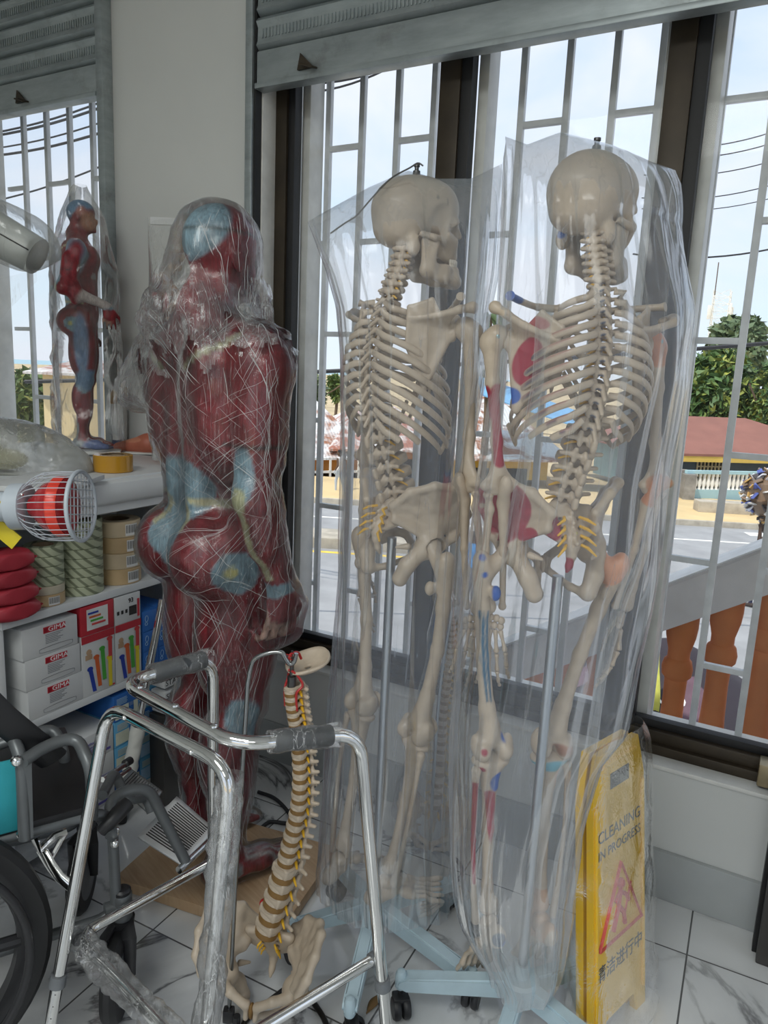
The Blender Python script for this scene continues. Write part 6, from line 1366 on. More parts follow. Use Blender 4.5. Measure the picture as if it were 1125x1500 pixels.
for s in (1, -1):                                                       # rear wheels
    ctr = wc(.245*s, -.185, .298); T = Matrix.Translation(ctr) @ Matrix.Rotation(hd_*-1, 4, 'Z') @ Matrix.Rotation(PI/2, 4, 'Y')
    wl = obj('rear_wheel', MB().lathe([(.235, -.014), (.255, -.016), (.266, -.017), (.266, .017), (.255, .016), (.235, .014), (.235, -.014)], 56, T, False), M_blackplastic, wh, world=True)
    obj('tyre', MB().lathe([(.262, -.019), (.288, -.020), (.298, -.010), (.298, .010), (.288, .020), (.262, .019)], 56, T, False), M_rubber, wl, world=True)
    obj('hand_rim', MB().tube([T @ Vector((.252*math.cos(a), .252*math.sin(a), .05)) for a in np.linspace(0, 2*PI, 57)[:-1]], .0085, 10, True), M_blackplastic, wl, world=True)
    m = MB(); m.lathe([(.03, -.03), (.034, -.02), (.034, .02), (.03, .03)], 20, T)
    for k in range(5): a = k*2*PI/5+.25; m.tube([T @ Vector((.03*math.cos(a), .03*math.sin(a), 0)), T @ Vector((.24*math.cos(a), .24*math.sin(a), 0))], [.017, .022], 10, flat=.6)
    obj('spokes', m, M_blackplastic, wl, world=True)
    # caster
    cc = wc(.185*s, .30, 0); hb = wc(.185*s, .262, .0); cz = .095
    obj('caster_stem', MB().lathe([(.021, .20), (.021, .262), (.018, .266)], 18, Matrix.Translation(hb)), M_wcg, wh, world=True)
    obj('stem_cap', MB().lathe([(.019, .262), (.019, .272), (.014, .276)], 18, Matrix.Translation(hb)), M_blackplastic, wh, world=True)
    obj('fork_bridge', MB().tube([wc(.185*s, .225, .235), hb+Vector((0, 0, .235))], .016, 10), M_wcg, wh, world=True)
    cc = hb+Vector((.02, -.035, 0)); Tc = Matrix.Translation(cc+Vector((0, 0, cz))) @ Matrix.Rotation(R(35), 4, 'Z') @ Matrix.Rotation(PI/2, 4, 'Y')
    fk = MB()
    for q in (-1, 1): fk.tube([hb+Vector((q*.010, q*.004, .2)), Tc @ Vector((-.09, .0, q*.026)), Tc @ Vector((0, 0, q*.026))], [.014, .017, .013], 10, flat=.5)
    fk.lathe([(.024, .185), (.026, .205)], 14, Matrix.Translation(hb)); obj('caster_fork', fk, M_blackplastic, wh, world=True)
    cw = obj('caster_wheel', MB().lathe([(.015, -.018), (.05, -.013), (.07, -.016), (.086, -.016), (.095, -.006), (.095, .006), (.086, .016), (.07, .016), (.05, .013), (.015, .018)], 36, Tc), M_rubber, wh, world=True)
    obj('caster_hub', MB().lathe([(.01, -.02), (.045, -.0145), (.06, -.0155), (.06, .0155), (.045, .0145), (.01, .02)], 24, Tc), M_grey, cw, world=True)
# brake
bk = obj('brake', MB().box(onz(70, 1208, .455), (.026, .085, .02), Mw, .006).tube([onz(52, 1228, .44), onz(58, 1245, .42), onz(80, 1225, .43), onz(96, 1218, .43)], .009, 8).tube([onz(94, 1222, .42), onz(72, 1262, .38)], .006, 8), M_chrome, wh, world=True)
obj('brake_lever', MB().tube([onz(60, 1243, .41), onz(75, 1268, .385), onz(88, 1286, .365), onz(106, 1300, .35)], .011, 8, flat=.35), M_chrome, wh, world=True)
obj('release_lever', MB().tube([onz(148, 1218, .44), onz(160, 1206, .455), onz(172, 1192, .465), onz(188, 1176, .475)], [.012, .014, .017, .015], 12), M_blackplastic, wh, world=True)
obj('bolt', MB().ball(onz(168, 1218, .43), .011, 8), M_chrome, wh, world=True); obj('bolt', MB().ball(onz(168, 1236, .41), .009, 8), M_chrome, wh, world=True)
wt('leg_rest', [onz(163, 1225, .43), onz(160, 1166, .47), onz(216, 1150, .47), onz(240, 1200, .37), onz(272, 1262, .262)], .0125, .05)
wt('leg_rest', [onz(150, 1165, .47), onz(168, 1130, .46), onz(185, 1172, .40), onz(215, 1168, .37), onz(222, 1190, .34)], .0115, .03)
def footplate(P4, h, mat, name='footplate', nr=18, par=None):
    a, b, c, d = [Vector(p) for p in P4]; n = (b-a).cross(d-a).normalized(); n = n if n.z > 0 else -n
    m = MB(); N = 8
    def edge(u, v):
        bow = .10*math.sin(PI*u); return a.lerp(b, u).lerp(d.lerp(c, u), v)
    def pt(u, v): p = edge(u, v); return p
    m.grid(lambda u, v: pt(u, v), 10, 10); fp = obj(name, m, mat, par or wh, world=True); so_ = fp.modifiers.new('thick', 'SOLIDIFY'); so_.thickness = h; so_.offset = 0
    r = MB()
    for k in range(nr):
        v = .10+.80*k/(nr-1); r.tube([edge(.10, v)+n*h*.5, edge(.90, v)+n*h*.5], .0018, 6, flat=.7)
    obj('anti_slip_groove', r, plain('groove_dark', (.05, .05, .05), .5), fp, world=True); return fp
footplate([onz(259, 1168, .262), onz(315, 1216, .262), onz(268, 1268, .262), onz(202, 1226, .262)], .007, M_alu)
obj('footplate_hinge', MB().tube([onz(318, 1222, .258), onz(262, 1275, .258)], .009, 10), M_chrome, wh, world=True)
M_alud = plain('aluminium_plate_grey', (.30, .31, .31), .35, .6)
footplate([onz(172, 1150, .30), onz(193, 1128, .30), onz(238, 1160, .30), onz(214, 1188, .30)], .007, M_alud, nr=12)
obj('hanger_rod', MB().tube([onz(150, 1142, .38), onz(186, 1118, .36)], .007, 10).tube([onz(152, 1152, .37), onz(190, 1126, .35)], .006, 10), M_chrome, wh, world=True); obj('rod_cap', MB().tube([onz(183, 1119, .363), onz(191, 1114, .36)], .011, 10), M_blackplastic, wh, world=True)
# crutch-like chrome tube leaning on the shelf
p0 = onz(188, 1140, .14); p1 = onx(238, 878, -1.60)
cr_ = thing('crutch', 'chrome crutch tube with a milky plastic sleeve, leaning against the shelf', 'crutch', p0-Vector((0, 0, p0.z)))
pb = p0+(p0-p1)*(p0.z-.004)/(p1.z-p0.z)
obj('tube', MB().tube([pb, p1], .011, 14), M_chrome, cr_, world=True); obj('ferrule', MB().tube([pb, pb+(p1-pb)*.05], [.02, .015], 12), M_rubber, cr_, world=True)
wrap_tube('plastic_sleeve', [p0.lerp(p1, t) for t in (-.02, .06, .16, .26, .30)], .022, .003, 5, cr_, plain('milky_plastic', (.62, .62, .58), .4))
# ------------------------------------------------------------------ white shelf unit along the left, with its goods
XS = -1.68; KX = .832
def sy(px, py, x=XS): p = onx(px, py, x); return p.y
def sz(px, py, x=XS): p = onx(px, py, x); return p.z
M_shelfw = plain('white_shelf_laminate', (.66, .68, .69), .35, vscale=3, var=.06)
M_edge = plain('aluminium_shelf_edge', (.55, .57, .58), .3, .5)
ZC, Z2, Z3, Z0 = 1.068, .738, .440, .070; Y0s, Y1s = 1.085, 1.90
sh = thing('shelf_unit', 'white open shelf unit filled with boxes and tape rolls under the left window', 'shelf unit', (XS, 1.3, 0))
m = MB(); m.bb((XS-.95, Y0s, ZC-.035), (XS-.012, Y1s, ZC), .004); obj('top_board', m, M_shelfw, sh, world=True)
m = MB(); prof = [(0, -.005), (.014, -.012), (.018, -.03), (.018, -.062), (.012, -.07), (.004, -.074), (.004, -.096), (-.004, -.1), (-.012, -.1), (-.012, -.005)]
n = len(prof); m.faces([(XS+a, y, ZC+b) for y in (Y0s, Y1s) for a, b in prof], [tuple(range(n)), tuple(range(2*n-1, n-1, -1))]+[(i, (i+1) % n, n+(i+1) % n, n+i) for i in range(n)]); obj('front_fascia', m, M_shelfw, sh, world=True)
for z in (Z2, Z3): obj('shelf_board', MB().bb((XS-.5, Y0s, z-.02), (XS-.004, Y1s, z), .002).bb((XS-.004, Y0s, z-.022), (XS, Y1s, z+.001), .001), M_shelfw, sh, world=True)
obj('bottom_board', MB().bb((XS-.5, Y0s, Z0-.018), (XS, Y1s, Z0), .002), M_shelfw, sh, world=True); obj('plinth', MB().bb((XS-.5, Y0s, .03), (XS-.006, Y1s, Z0-.018), .002), M_shelfw, sh, world=True)
for y in (Y0s+.012, Y1s): obj('side_panel', MB().bb((XS-.5, y-.012, 0), (XS-.02, y+.006, ZC-.035), .002), M_shelfw, sh, world=True)
obj('back_panel', MB().bb((XS-.51, Y0s, 0), (XS-.5, Y1s, ZC-.03)), M_shelfw, sh, world=True)
# rolls
def m_roll(name, a, b, tilt):
    t = NT(name); w = t.n('ShaderNodeTexWave'); w.wave_type = 'BANDS'; w.bands_direction = 'DIAGONAL'; t.l(t.coord(scale=(1, 1, 1.4)), w.inputs[0]); w.inputs['Scale'].default_value = tilt; w.inputs['Distortion'].default_value = .4
    return t.pbr(t.ramp(w.outputs[0], [(.15, a), (.4, b)]), .55)
M_rollg = m_roll('green_woven_tape', (.17, .19, .12), (.42, .45, .31), 16); M_rollt = plain('tan_tape', (.52, .37, .20), .4, vscale=9); M_rollw = plain('cream_roll', (.52, .47, .36), .5, vscale=9); M_core = plain('cardboard_core', (.35, .25, .15), .8); M_barc = plain('white_label', (.72, .72, .70), .5); M_ink = plain('black_ink', (.02, .02, .02), .6)
def roll_proto(r, h, mat, bar=False):
    o = obj('tape_roll', MB().lathe([(r*.55, 0), (r-.002, 0), (r, .002), (r, h-.002), (r-.002, h), (r*.55, h)], 30, None, False), mat)
    obj('core', MB().lathe([(r*.5, .001), (r*.55, .0005), (r*.55, h-.0005), (r*.5, h-.001)], 24, None, False), M_core, o)
    if bar:
        l = obj('barcode_label', MB().grid(lambda u, v: Vector(((r+.0006)*math.cos(-.35+u*.62), (r+.0006)*math.sin(-.35+u*.62), h*(.12+.72*v))), 8, 2), M_barc, o)
        b = MB()
        for k in range(13): a = -.31+.042*k; b.grid(lambda u, v: Vector(((r+.0012)*math.cos(a+u*(.012+.012*(k % 3 == 0))), (r+.0012)*math.sin(a+u*(.012+.012*(k % 3 == 0))), h*(.28+.5*v))), 2, 2)
        obj('barcode', b, M_ink, o)
    return o
def stack(y, r, items, z, names, group):
    k = 0
    for (proto, h), lab in zip(items, names):
        o = proto if not proto.get('used') else dup(proto); proto['used'] = 1; o.location = (XS-.006-r, y, z); o.rotation_euler = (0, 0, random.uniform(-.15, .15)); z += h+.0004; tag(o, lab, 'tape roll', group); k += 1
ordn = ['lowest', 'second', 'third', 'fourth', 'fifth', 'sixth', 'seventh', 'eighth', 'ninth', 'tenth']
r1 = (sy(108, 830)-sy(60, 838))/2*1.0; y1 = (sy(108, 830)+sy(60, 838))/2; Hs = .0265
tanp = roll_proto(r1, .032, M_rollt, True); grp = roll_proto(r1, Hs, M_rollg); crp = roll_proto(r1, .024, M_rollw)
stack(y1, r1, [(tanp, .032), (crp, .024), (grp, Hs), (grp, Hs), (grp, Hs), (grp, Hs)], Z2, ['tan tape roll with a barcode, lowest of the stack below the lamp', 'cream roll second from the bottom of the stack below the lamp']+['green woven roll, %s from the bottom in the stack below the lamp' % q for q in ('third', 'fourth', 'fifth', 'topmost, sixth')], 'tape rolls on the shelf')
r2 = (sy(168, 800)-sy(110, 805))/2*.98; y2 = (sy(168, 800)+sy(110, 805))/2; g2 = roll_proto(r2, .0268, M_rollg)
stack(y2, r2, [(g2, .0268)]*8, Z2, ['green woven roll, %s from the bottom of the tall middle stack' % q if q != 'lowest' else 'green woven roll, lowest of the tall middle stack' for q in ordn[:8]], 'tape rolls on the shelf')
r3 = (sy(222, 780)-sy(170, 785))/2*1.0; y3 = (sy(222, 780)+sy(170, 785))/2; t3 = roll_proto(r3, .048, M_rollt, True); c3 = roll_proto(r3, .048, plain('pale_tan_tape', (.56, .45, .30), .4, vscale=9), True)
stack(y3, r3, [(t3, .048), (c3, .048), (t3, .048), (c3, .048)], Z2, ['large tan roll, %s of the stack behind the hip' % q for q in ('lowest', 'second from the bottom', 'third from the bottom', 'topmost')], 'tape rolls on the shelf')
# red packs
M_redp = plain('red_foil_pack', (.36, .03, .045), .42, vscale=18, bump=.2)
def pack(i):
    m = MB(); m.ball((0, 0, 0), (.062, .084, .030), 18); 
    for v in m.bm.verts: v.co = Vector((math.copysign(min(abs(v.co.x), .046), v.co.x), math.copysign(min(abs(v.co.y), .060), v.co.y), math.copysign(min(abs(v.co.z), .0215), v.co.z)))
    return m
yr = (sy(2, 838)+sy(46, 832))/2-.01; prp = obj('red_pack', pack(0), M_redp); obj('end_crimp', MB().box((0, .064, 0), (.075, .012, .003), (.4, 0, 0), .001), M_redp, prp)
for i, q in enumerate(['lowest', 'second from the bottom', 'third from the bottom', 'topmost']):
    o = prp if i == 0 else dup(prp); o.location = (XS-.02, yr-.004*i, Z2+.0225+.0445*i); o.rotation_euler = (0, 0, .05*(-1)**i); tag(o, 'crinkled red packet, %s in the pile of four' % q, 'packet', 'red packets')
# cartons
def Mface(y, z): return Matrix(((0, 0, 1, XS+.0012), (1, 0, 0, y), (0, 1, 0, z), (0, 0, 0, 1)))
M_cartw = plain('white_carton', (.60, .61, .61), .55, vscale=6, var=.05); M_redl = plain('red_print', (.48, .03, .045), .5); M_whitel2 = plain('white_print', (.80, .80, .80), .5); M_greyl = plain('grey_print', (.22, .23, .24), .6)
def carton(name, lab, y0, y1, z0, z1, mat, group, depth=.24, x=0):
    root = thing(name, lab, 'box', (XS, (y0+y1)/2, z0), 0, group); obj('carton', MB().bb((XS-depth, y0, z0), (XS+x, y1, z1), .0015), mat, root, world=True); return root
gy0, gy1 = sy(33, 900)-.006, sy(112, 882); gh = .0855
for i, q in enumerate(['lowest', 'middle', 'top']):
    z0 = Z3+.001+i*(gh+.0006); y0 = gy0+.010*(1-i*.5); b = carton('glove_carton', 'white carton with red brand label, %s of the three stacked under the red packets' % q, y0, gy1+.006*(2-i), z0, z0+gh, M_cartw, 'white branded cartons'); w = gy1-y0; yc = (y0+gy1)/2+.012
    rel = Vector((XS, 0, 0)); 
    obj('red_label', MB().bb((XS+.0002, yc-.034, z0+gh*.70), (XS+.0012, yc+.034, z0+gh*.90)), M_redl, b, world=True)
    tx = text_obj('brand_lettering', 'GIMA', .0185, M_whitel2, b, Mface(yc+.008, z0+gh*.80), sx=1.25); tx.location = -Vector(b.location)
    obj('red_square', MB().bb((XS+.0012, yc-.032, z0+gh*.73), (XS+.0018, yc-.022, z0+gh*.87)), plain('red_print_dark', (.30, .01, .02), .5), b, world=True)
    g = MB(); 
    for k in range(6): g.bb((XS+.0002, yc-.028, z0+gh*(.62-.055*k)), (XS+.0008, yc+.026-.008*(k % 3), z0+gh*(.64-.055*k)))
    obj('small_print', g, M_greyl, b, world=True)
    pts = [Vector((XS+.0006, yc+.004+.052*math.copysign(min(1, abs(math.cos(a))*1.25), math.cos(a)), z0+gh*.16+.0075*math.sin(a))) for a in np.linspace(0, 2*PI, 33)[:-1]]; obj('oval_outline', MB().tube(pts, .0007, 4, True), M_greyl, b, world=True)
M_orp = plain('orange_print', (.62, .12, .03), .5); M_grp = plain('green_print', (.07, .38, .05), .5); M_blp = plain('blue_print', (.02, .05, .35), .5); M_yep = plain('yellow_print', (.72, .58, .03), .5); M_redpp = plain('red_strap_print', (.62, .06, .06), .5); M_skin = plain('tan_print', (.5, .33, .2), .6)
cbx = [(sy(118, 930)+.002, sy(167, 912)), (sy(168, 912)+.0015, sy(206, 896)-.001)]; zt_ = sz(145, 935); 
for i, (a, b_) in enumerate(cbx):
    zt = Z3+.185; w = b_-a; bx = carton('tourniquet_box', ['white box picturing coloured straps, beside the white branded cartons', 'white box picturing coloured straps, beside the blue boxes'][i], a, b_, Z3+.001, zt, M_cartw, 'boxes picturing coloured straps')
    obj('red_band', MB().bb((XS+.0002, a, zt-.022), (XS+.001, b_, zt)), M_redl, bx, world=True)
    for k, (u, z0, z1, mm) in enumerate([(.22, .01, .085, M_blp), (.42, .02, .115, M_orp), (.60, .035, .135, M_grp), (.84, .085, .158, M_redpp), (.82, .008, .10, M_yep)]):
        s = MB(); yy = a+u*w; lean = (.10-.12*u)*w*1.6
        s.faces([(XS+.0012+.0003*k, yy-.0065-lean*.0, Z3+z1), (XS+.0012+.0003*k, yy+.0075, Z3+z1), (XS+.0012+.0003*k, yy+.0075+lean, Z3+z0), (XS+.0012+.0003*k, yy-.0055+lean, Z3+z0)], [(0, 1, 2, 3)]); s.lathe([(.0105, 0), (.0105, .0004)], 10, Mface(yy, Z3+z1-.002) @ Matrix.Diagonal((1, .7, 1, 1)))
        obj('strap_picture', s, mm, bx, world=True)
    obj('portrait_print', MB().lathe([(.009, 0), (.009, .0005)], 14, Mface(a+.2*w, Z3+.135)).bb((XS, a+.1*w, Z3+.112), (XS+.001, a+.3*w, Z3+.127)), M_skin, bx, world=True)
    obj('corner_mark', MB().bb((XS+.0002, b_-.024, Z3+.006), (XS+.001, b_-.003, Z3+.011)), M_redl, bx, world=True)
    z0 = zt+.0006; z1 = min(Z2-.026, zt+.094); ux = carton('strap_carton', ['small red carton with a white picture label on top of the left strap box', 'small white carton with a barcode on top of the right strap box'][i], a, b_, z0, z1, M_redl if i == 0 else M_cartw, 'small upper cartons'); h = z1-z0
    if i == 0:
        obj('picture_label', MB().bb((XS+.0002, a+.02*1.0, z0+h*.16), (XS+.001, b_-.022, z1-h*.12)), M_barc, ux, world=True)
        for k, mm in enumerate((M_blp, M_orp, M_grp, M_redpp)): obj('strap_picture', MB().bb((XS+.0012, a+.024+.004*k, z1-h*(.3+.13*k)), (XS+.0018, a+.06+.008*k, z1-h*(.23+.13*k)), .001), mm, ux, world=True)
    else:
        g = MB()
        for k in range(16): g.bb((XS+.0002, a+w*.55+.0018*k, z0+h*.22), (XS+.001, a+w*.55+.0018*k+.0006+.0006*(k % 3 == 0), z0+h*.55))
        for k in range(3): g.bb((XS+.0002, a+w*(.08+.16*k), z0+h*.35), (XS+.001, a+w*(.16+.16*k), z0+h*.48))
        obj('barcode', g, M_ink, ux, world=True); obj('red_corner', MB().bb((XS+.0002, b_-.012, z0+h*.1), (XS+.001, b_-.004, z0+h*.75)), M_redl, ux, world=True); tx = text_obj('number_lettering', '93', .02, M_ink, ux, Mface(a+w*.62, z0+h*.76)); tx.location = -Vector(ux.location)
M_blueb = plain('blue_carton', (.025, .13, .42), .5, vscale=8); M_blueb2 = plain('light_blue_carton', (.12, .38, .62), .5, vscale=8); M_creamp = plain('cream_print', (.62, .64, .52), .55); M_bluepr = plain('pale_blue_print', (.35, .55, .75), .5)
yb0 = sy(208, 900)+.004
for c in range(2):
    for r in range(3):
        y0 = yb0+c*.062; z0 = Z3+.001+r*.066; b = carton('blue_box', 'dark blue box, %s row, %s column, behind the chrome crutch' % (['bottom', 'middle', 'top'][r], ['nearer', 'farther'][c]), y0, y0+.0608, z0, z0+.065, M_blueb, 'dark blue boxes')
        obj('drop_emblem', MB().tube([Vector((XS+.0008, y0+.014+.006*math.cos(t), z0+.042+.010*math.sin(t))) for t in np.linspace(0, 2*PI, 15)[:-1]], .0008, 4, True).tube([Vector((XS+.0008, y0+.012+.005*math.cos(t), z0+.026+.005*math.sin(t))) for t in np.linspace(0, 2*PI, 12)[:-1]], .0008, 4, True), M_bluepr, b, world=True)
yl = [sy(168, 1090, XS)+.0, sy(204, 1075, XS), sy(232, 1060, XS), sy(262, 1045, XS)]
for c in range(3):
    for r in range(4):
        y0, y1 = yl[c]+.0008, yl[c+1]; z0 = Z0+.001+r*.083; 
        if c == 2 and r == 3: continue
        b = carton('light_blue_box', 'light blue glove box, %s row, %s column on the bottom shelf' % (['bottom', 'second', 'third', 'top'][r], ['first', 'second', 'last'][c]), y0, y1, z0, z0+.082, M_blueb2 if (c+r) % 3 else M_blueb, 'light blue glove boxes', .28); w = y1-y0
        obj('cream_panel', MB().bb((XS+.0002, y0+w*.04, z0+.006), (XS+.001, y0+w*.96, z0+.046)), M_creamp if c != 1 else M_bluepr, b, world=True)
        h = MB()
        for k in range(4): h.bb((XS+.001, y0+w*.58+.005*k, z0+.030+.003*(1.5-abs(k-1.5))), (XS+.0016, y0+w*.58+.005*k+.0034, z0+.062-.004*abs(k-1.5)), .001)
        h.bb((XS+.001, y0+w*.58, z0+.018), (XS+.0016, y0+w*.58+.019, z0+.034), .002); obj('hand_drawing', h, M_blueb, b, world=True)
        g = MB()
        for k in range(5): g.bb((XS+.001, y0+w*.1, z0+.052+.0045*k), (XS+.0015, y0+w*(.5+.03*(k % 2)), z0+.054+.0045*k))
        obj('printed_lines', g, M_bluepr if (c+r) % 3 == 0 else M_creamp, b, world=True)
M_purple = plain('violet_print', (.12, .10, .36), .5)
yw0, yw1 = sy(110, 1075), sy(165, 1045)
for r in range(3):
    z0 = Z0+.001+r*.083; b = carton('lancet_box', 'white safety lancet box with violet stripe, %s of its stack' % ['bottom', 'middle', 'top'][r], yw0, yw1, z0, z0+.0822, M_cartw, 'white lancet boxes', .26); w = yw1-yw0
    obj('violet_stripe', MB().bb((XS+.0002, yw0+.004, z0+.010), (XS+.001, yw1-.012, z0+.018)).bb((XS+.0002, yw0+.004, z0+.03), (XS+.001, yw0+.008, z0+.055)), M_purple, b, world=True)
    for k, s in enumerate(['Push Button', 'Safety Lancets', '23G NEEDLE']): tx = text_obj('lettering', s, .0135, M_purple, b, Mface(yw0+.012, z0+.055-.0125*k), 'LEFT', .0003, .8); tx.location = -Vector(b.location)
yv0 = sy(72, 1085)
for r in range(3):
    z0 = Z0+.001+r*.083; b = carton('lancet_box', 'plain white box with a small violet square, %s of its stack' % ['bottom', 'middle', 'top'][r], yv0, yw0-.002, z0, z0+.0822, M_cartw, 'white lancet boxes', .26); obj('violet_square', MB().bb((XS+.0002, yw0-.03, z0+.03), (XS+.001, yw0-.012, z0+.042)), M_purple, b, world=True)
# STAT labelled packs
pS = onx(252, 1022, -1.615); 
for i, (s, yy) in enumerate([('STAT', 1000), ('STAT', 1020), ('STAT', 1039)]):
    a = onx(241, yy+3, -1.60); b = thing('label_pack', 'narrow white pack printed STAT, %s of three behind the walking frame grip' % ['top', 'middle', 'bottom'][i], 'box', (-1.64, a.y, a.z-.016), 0, 'STAT packs')
    obj('carton', MB().bb((-1.66, a.y+.003*i, a.z-.0145), (-1.60, a.y+.10, a.z+.0145), .001), M_cartw, b, world=True); Mf = Matrix(((0, 0, 1, -1.5992), (1, 0, 0, a.y+.004+.003*i), (0, 1, 0, a.z), (0, 0, 0, 1))); tx = text_obj('lettering', s, .026, M_ink, b, Mf, 'LEFT', .0003, 1.0); tx.location = -Vector(b.location)
a = onx(241, 1048, -1.60); o = obj('pack_stand', MB().bb((-1.665, a.y-.002, 0), (-1.603, a.y+.11, a.z-.0155+.008), .002), M_dkdoor, None); tag(o, 'dark narrow stand under the packs printed STAT', 'stand')
# things on the shelf top
tp = onz(166, 690, ZC); R_ = (onz(196, 690, ZC)-onz(137, 690, ZC)).length/2; trl = thing('packing_tape_roll', 'fat amber packing tape roll lying on the shelf top', 'tape roll', (tp.x, tp.y, ZC+.0005))
M_amber = plain('amber_tape', (.50, .25, .02), .25, vscale=5, Coat_Weight=.3); hT = R_*.88
obj('tape', MB().lathe([(R_*.62, 0), (R_-.002, 0), (R_, .002), (R_, hT-.002), (R_-.002, hT), (R_*.62, hT)], 40, None, False), M_amber, trl); obj('core', MB().lathe([(R_*.55, .0005), (R_*.62, .0005), (R_*.62, hT-.001), (R_*.55, hT-.001)], 32, None, False), M_core, trl)
for k, chs in enumerate('MADE IN'):
    if chs == ' ': continue
    an = 2.3-.2*k; tx = text_obj('core_lettering', chs, .02, M_ink, trl, Matrix(((math.cos(an+PI/2)*-1, 0, math.cos(an)*-1, math.cos(an)*R_*.548), (math.sin(an+PI/2)*-1, 0, math.sin(an)*-1, math.sin(an)*R_*.548), (0, 1, 0, hT*.6), (0, 0, 0, 1))))
# knee joint and foot models on the shelf top
kp = onz(176, 658, ZC); kz = lambda py: ond(177, py, kp.dot(c_fh)).z
km = thing('joint_model', 'bone joint model with amber knob on a white post and navy foot', 'anatomy model', (kp.x, kp.y, ZC)); zz = lambda py: kz(py)-ZC
obj('joint_head', sdf_mesh('joint_head', [ell((0, 0, zz(580)), (.034, .03, .03)), ell((.022, .0, zz(572)), (.02, .024, .018), k=.012), ell((-.02, .0, zz(590)), (.018, .02, .02), k=.012)], .003, 0, 2), plain('amber_bone', (.48, .25, .03), .4), km)
obj('post', MB().tube([(0, 0, .0), (0, 0, zz(592))], [.026, .030], 16), M_white, km); obj('base', MB().lathe([(.036, 0), (.036, .01), (.022, .05), (.02, zz(622)), (.02, zz(618))], 20), plain('navy_plastic', (.015, .025, .09), .4), km)
fp = onz(217, 664, ZC); fz = ond(212, 600, fp.dot(c_fh)).z-ZC; s = .8
fm = thing('foot_model', 'terracotta-coloured foot and ankle model behind the muscle figure', 'anatomy model', (fp.x, fp.y, ZC), math.atan2(-c_R.y*-1, -c_R.x*-1)+PI/2)
pr = [rc((0, -.06, .03), (0, .0, .035), .032, .034, k=.02), rc((0, .0, .035), (0, .11, .018), .036, .018, k=.02), rc((0, -.045, .05), (0, -.045, .19), .028, .026, k=.02)]+[rc((.013*(i-2), .10-.008*abs(i-1), .014), (.015*(i-2), .135-.012*abs(i-1), .012), .010, .008, k=.006) for i in range(5)]
me = sdf_mesh('foot', pr, .004, .0, 2); paint(me, (.50, .15, .09), [(rc((.018, -.05, .05), (.02, -.045, .18), .014), (.62, .42, .25)), (ell((0, .06, .05), (.05, .06, .012)), (.62, .25, .15))]); obj('foot', me, vcol('model_paint', .5), fm); obj('base', MB().bb((-.05, -.11, -.0), (.05, .15, .006), .002), M_white, fm).location = (0, 0, .0005)
# bagged cream model hanging sheet in front of the pillar
bp_ = ond(252, 400, 2.50); bz = thing('bagged_bone_model', 'cream bone model in a clear header bag, standing behind the wrapped figure', 'anatomy model', (bp_.x, bp_.y, ZC))
lat = lambda px, py: ((ond(px, py, 2.50)-Vector((bp_.x, bp_.y, 0))).dot(c_R), ond(px, py, 2.50).z-ZC)
mm = MB(); 
for (px, py, r) in [(266, 352, .016), (263, 364, .019), (265, 378, .015), (260, 392, .016)]: a = lat(px, py); mm.ball((a[0], 0, a[1]), (r, r*.9, r*.8), 10)
bo = obj('bone', mm, M_bone_plain, bz); bo.rotation_euler = (0, 0, HEAD)
a, b_ = lat(238, 410), lat(225, 470); c_ = lat(250, 440); o = obj('shoulder', sdf_mesh('shoulder', [rc((a[0], 0, a[1]), (b_[0], 0, b_[1]), .022, .02), rc((a[0], 0, a[1]), (c_[0]+.02, 0, c_[1]), .02, .03, k=.02), rc((c_[0], 0, c_[1]), (c_[0], 0, .02), .03, .045, k=.02)], .006, 0, 2), plain('ochre_muscle', (.42, .20, .08), .5), bz); o.rotation_euler = (0, 0, HEAD)
x0, x1 = lat(219, 340)[0], lat(300, 340)[0]; zt = lat(240, 319)[1]
def hb(u, v):
    an = 2*PI*u; return (((x0+x1)/2+(x1-x0)/2*math.copysign(abs(math.cos(an))**.6, math.cos(an))), .07*math.sin(an)*(.05+min(1, v*4)), zt*(1-v)+.01*v)
o = sheet(hb, 60, 40, 'header_bag', M_bag2, bz, .004, 31, True, 12); o.rotation_euler = (0, 0, HEAD)
hd = MB().bb((x0+.005, -.006, zt-.022), (x1-.005, .006, zt)); o = obj('paper_header', hd, M_cartw, bz); o.rotation_euler = (0, 0, HEAD)
# crumpled clear heap on the left end of the shelf top
hp = onz(20, 692, ZC); 
def heap(u, v):
    a = 2*PI*u; rx = .30*math.cos(v*PI/2)**.55 if v < 1 else 0; q = Vector((hp.x-.17, hp.y-.05, ZC+.002)); k = 1+.22*math.sin(3*a+1); return q+c_R*(rx*math.cos(a)*k)+c_fh*(.6*rx*math.sin(a)*k)+Vector((0, 0, .165*v+.02*math.sin(2*a)*(1-v)*v*4))
hproot = thing('plastic_heap', 'crumpled clear plastic bag heaped on the left end of the shelf top', 'plastic bag', (0, 0, 0))
sheet(heap, 90, 40, 'bag', film('heap_film', haze=.30, hazecol=(.80, .80, .74), gloss=.9, rough=.14, streak=(14, 14, 8), bstr=.8, bdist=.015, lines=.35, edge=.4, trl=.5, lrots=((.3, .2, .4), (.9, -.5, 1.2)), lscale=(30, 30, 8)), hproot, .016, 12, True, 20)
o = obj('contents', MB().ball(hp+Vector((-.14, -.03, .055)), (.10, .07, .05), 12).ball(hp+Vector((-.04, .0, .035)), (.07, .06, .03), 10), plain('olive_packet', (.38, .36, .18), .5), hproot)
o = obj('magazine', MB().box(onz(70, 706, ZC+.012), (.20, .26, .014), (0, 0, .5), .003), M_cartw, None); tag(o, 'stack of pale leaflets under the plastic heap, at the shelf top edge', 'leaflets')
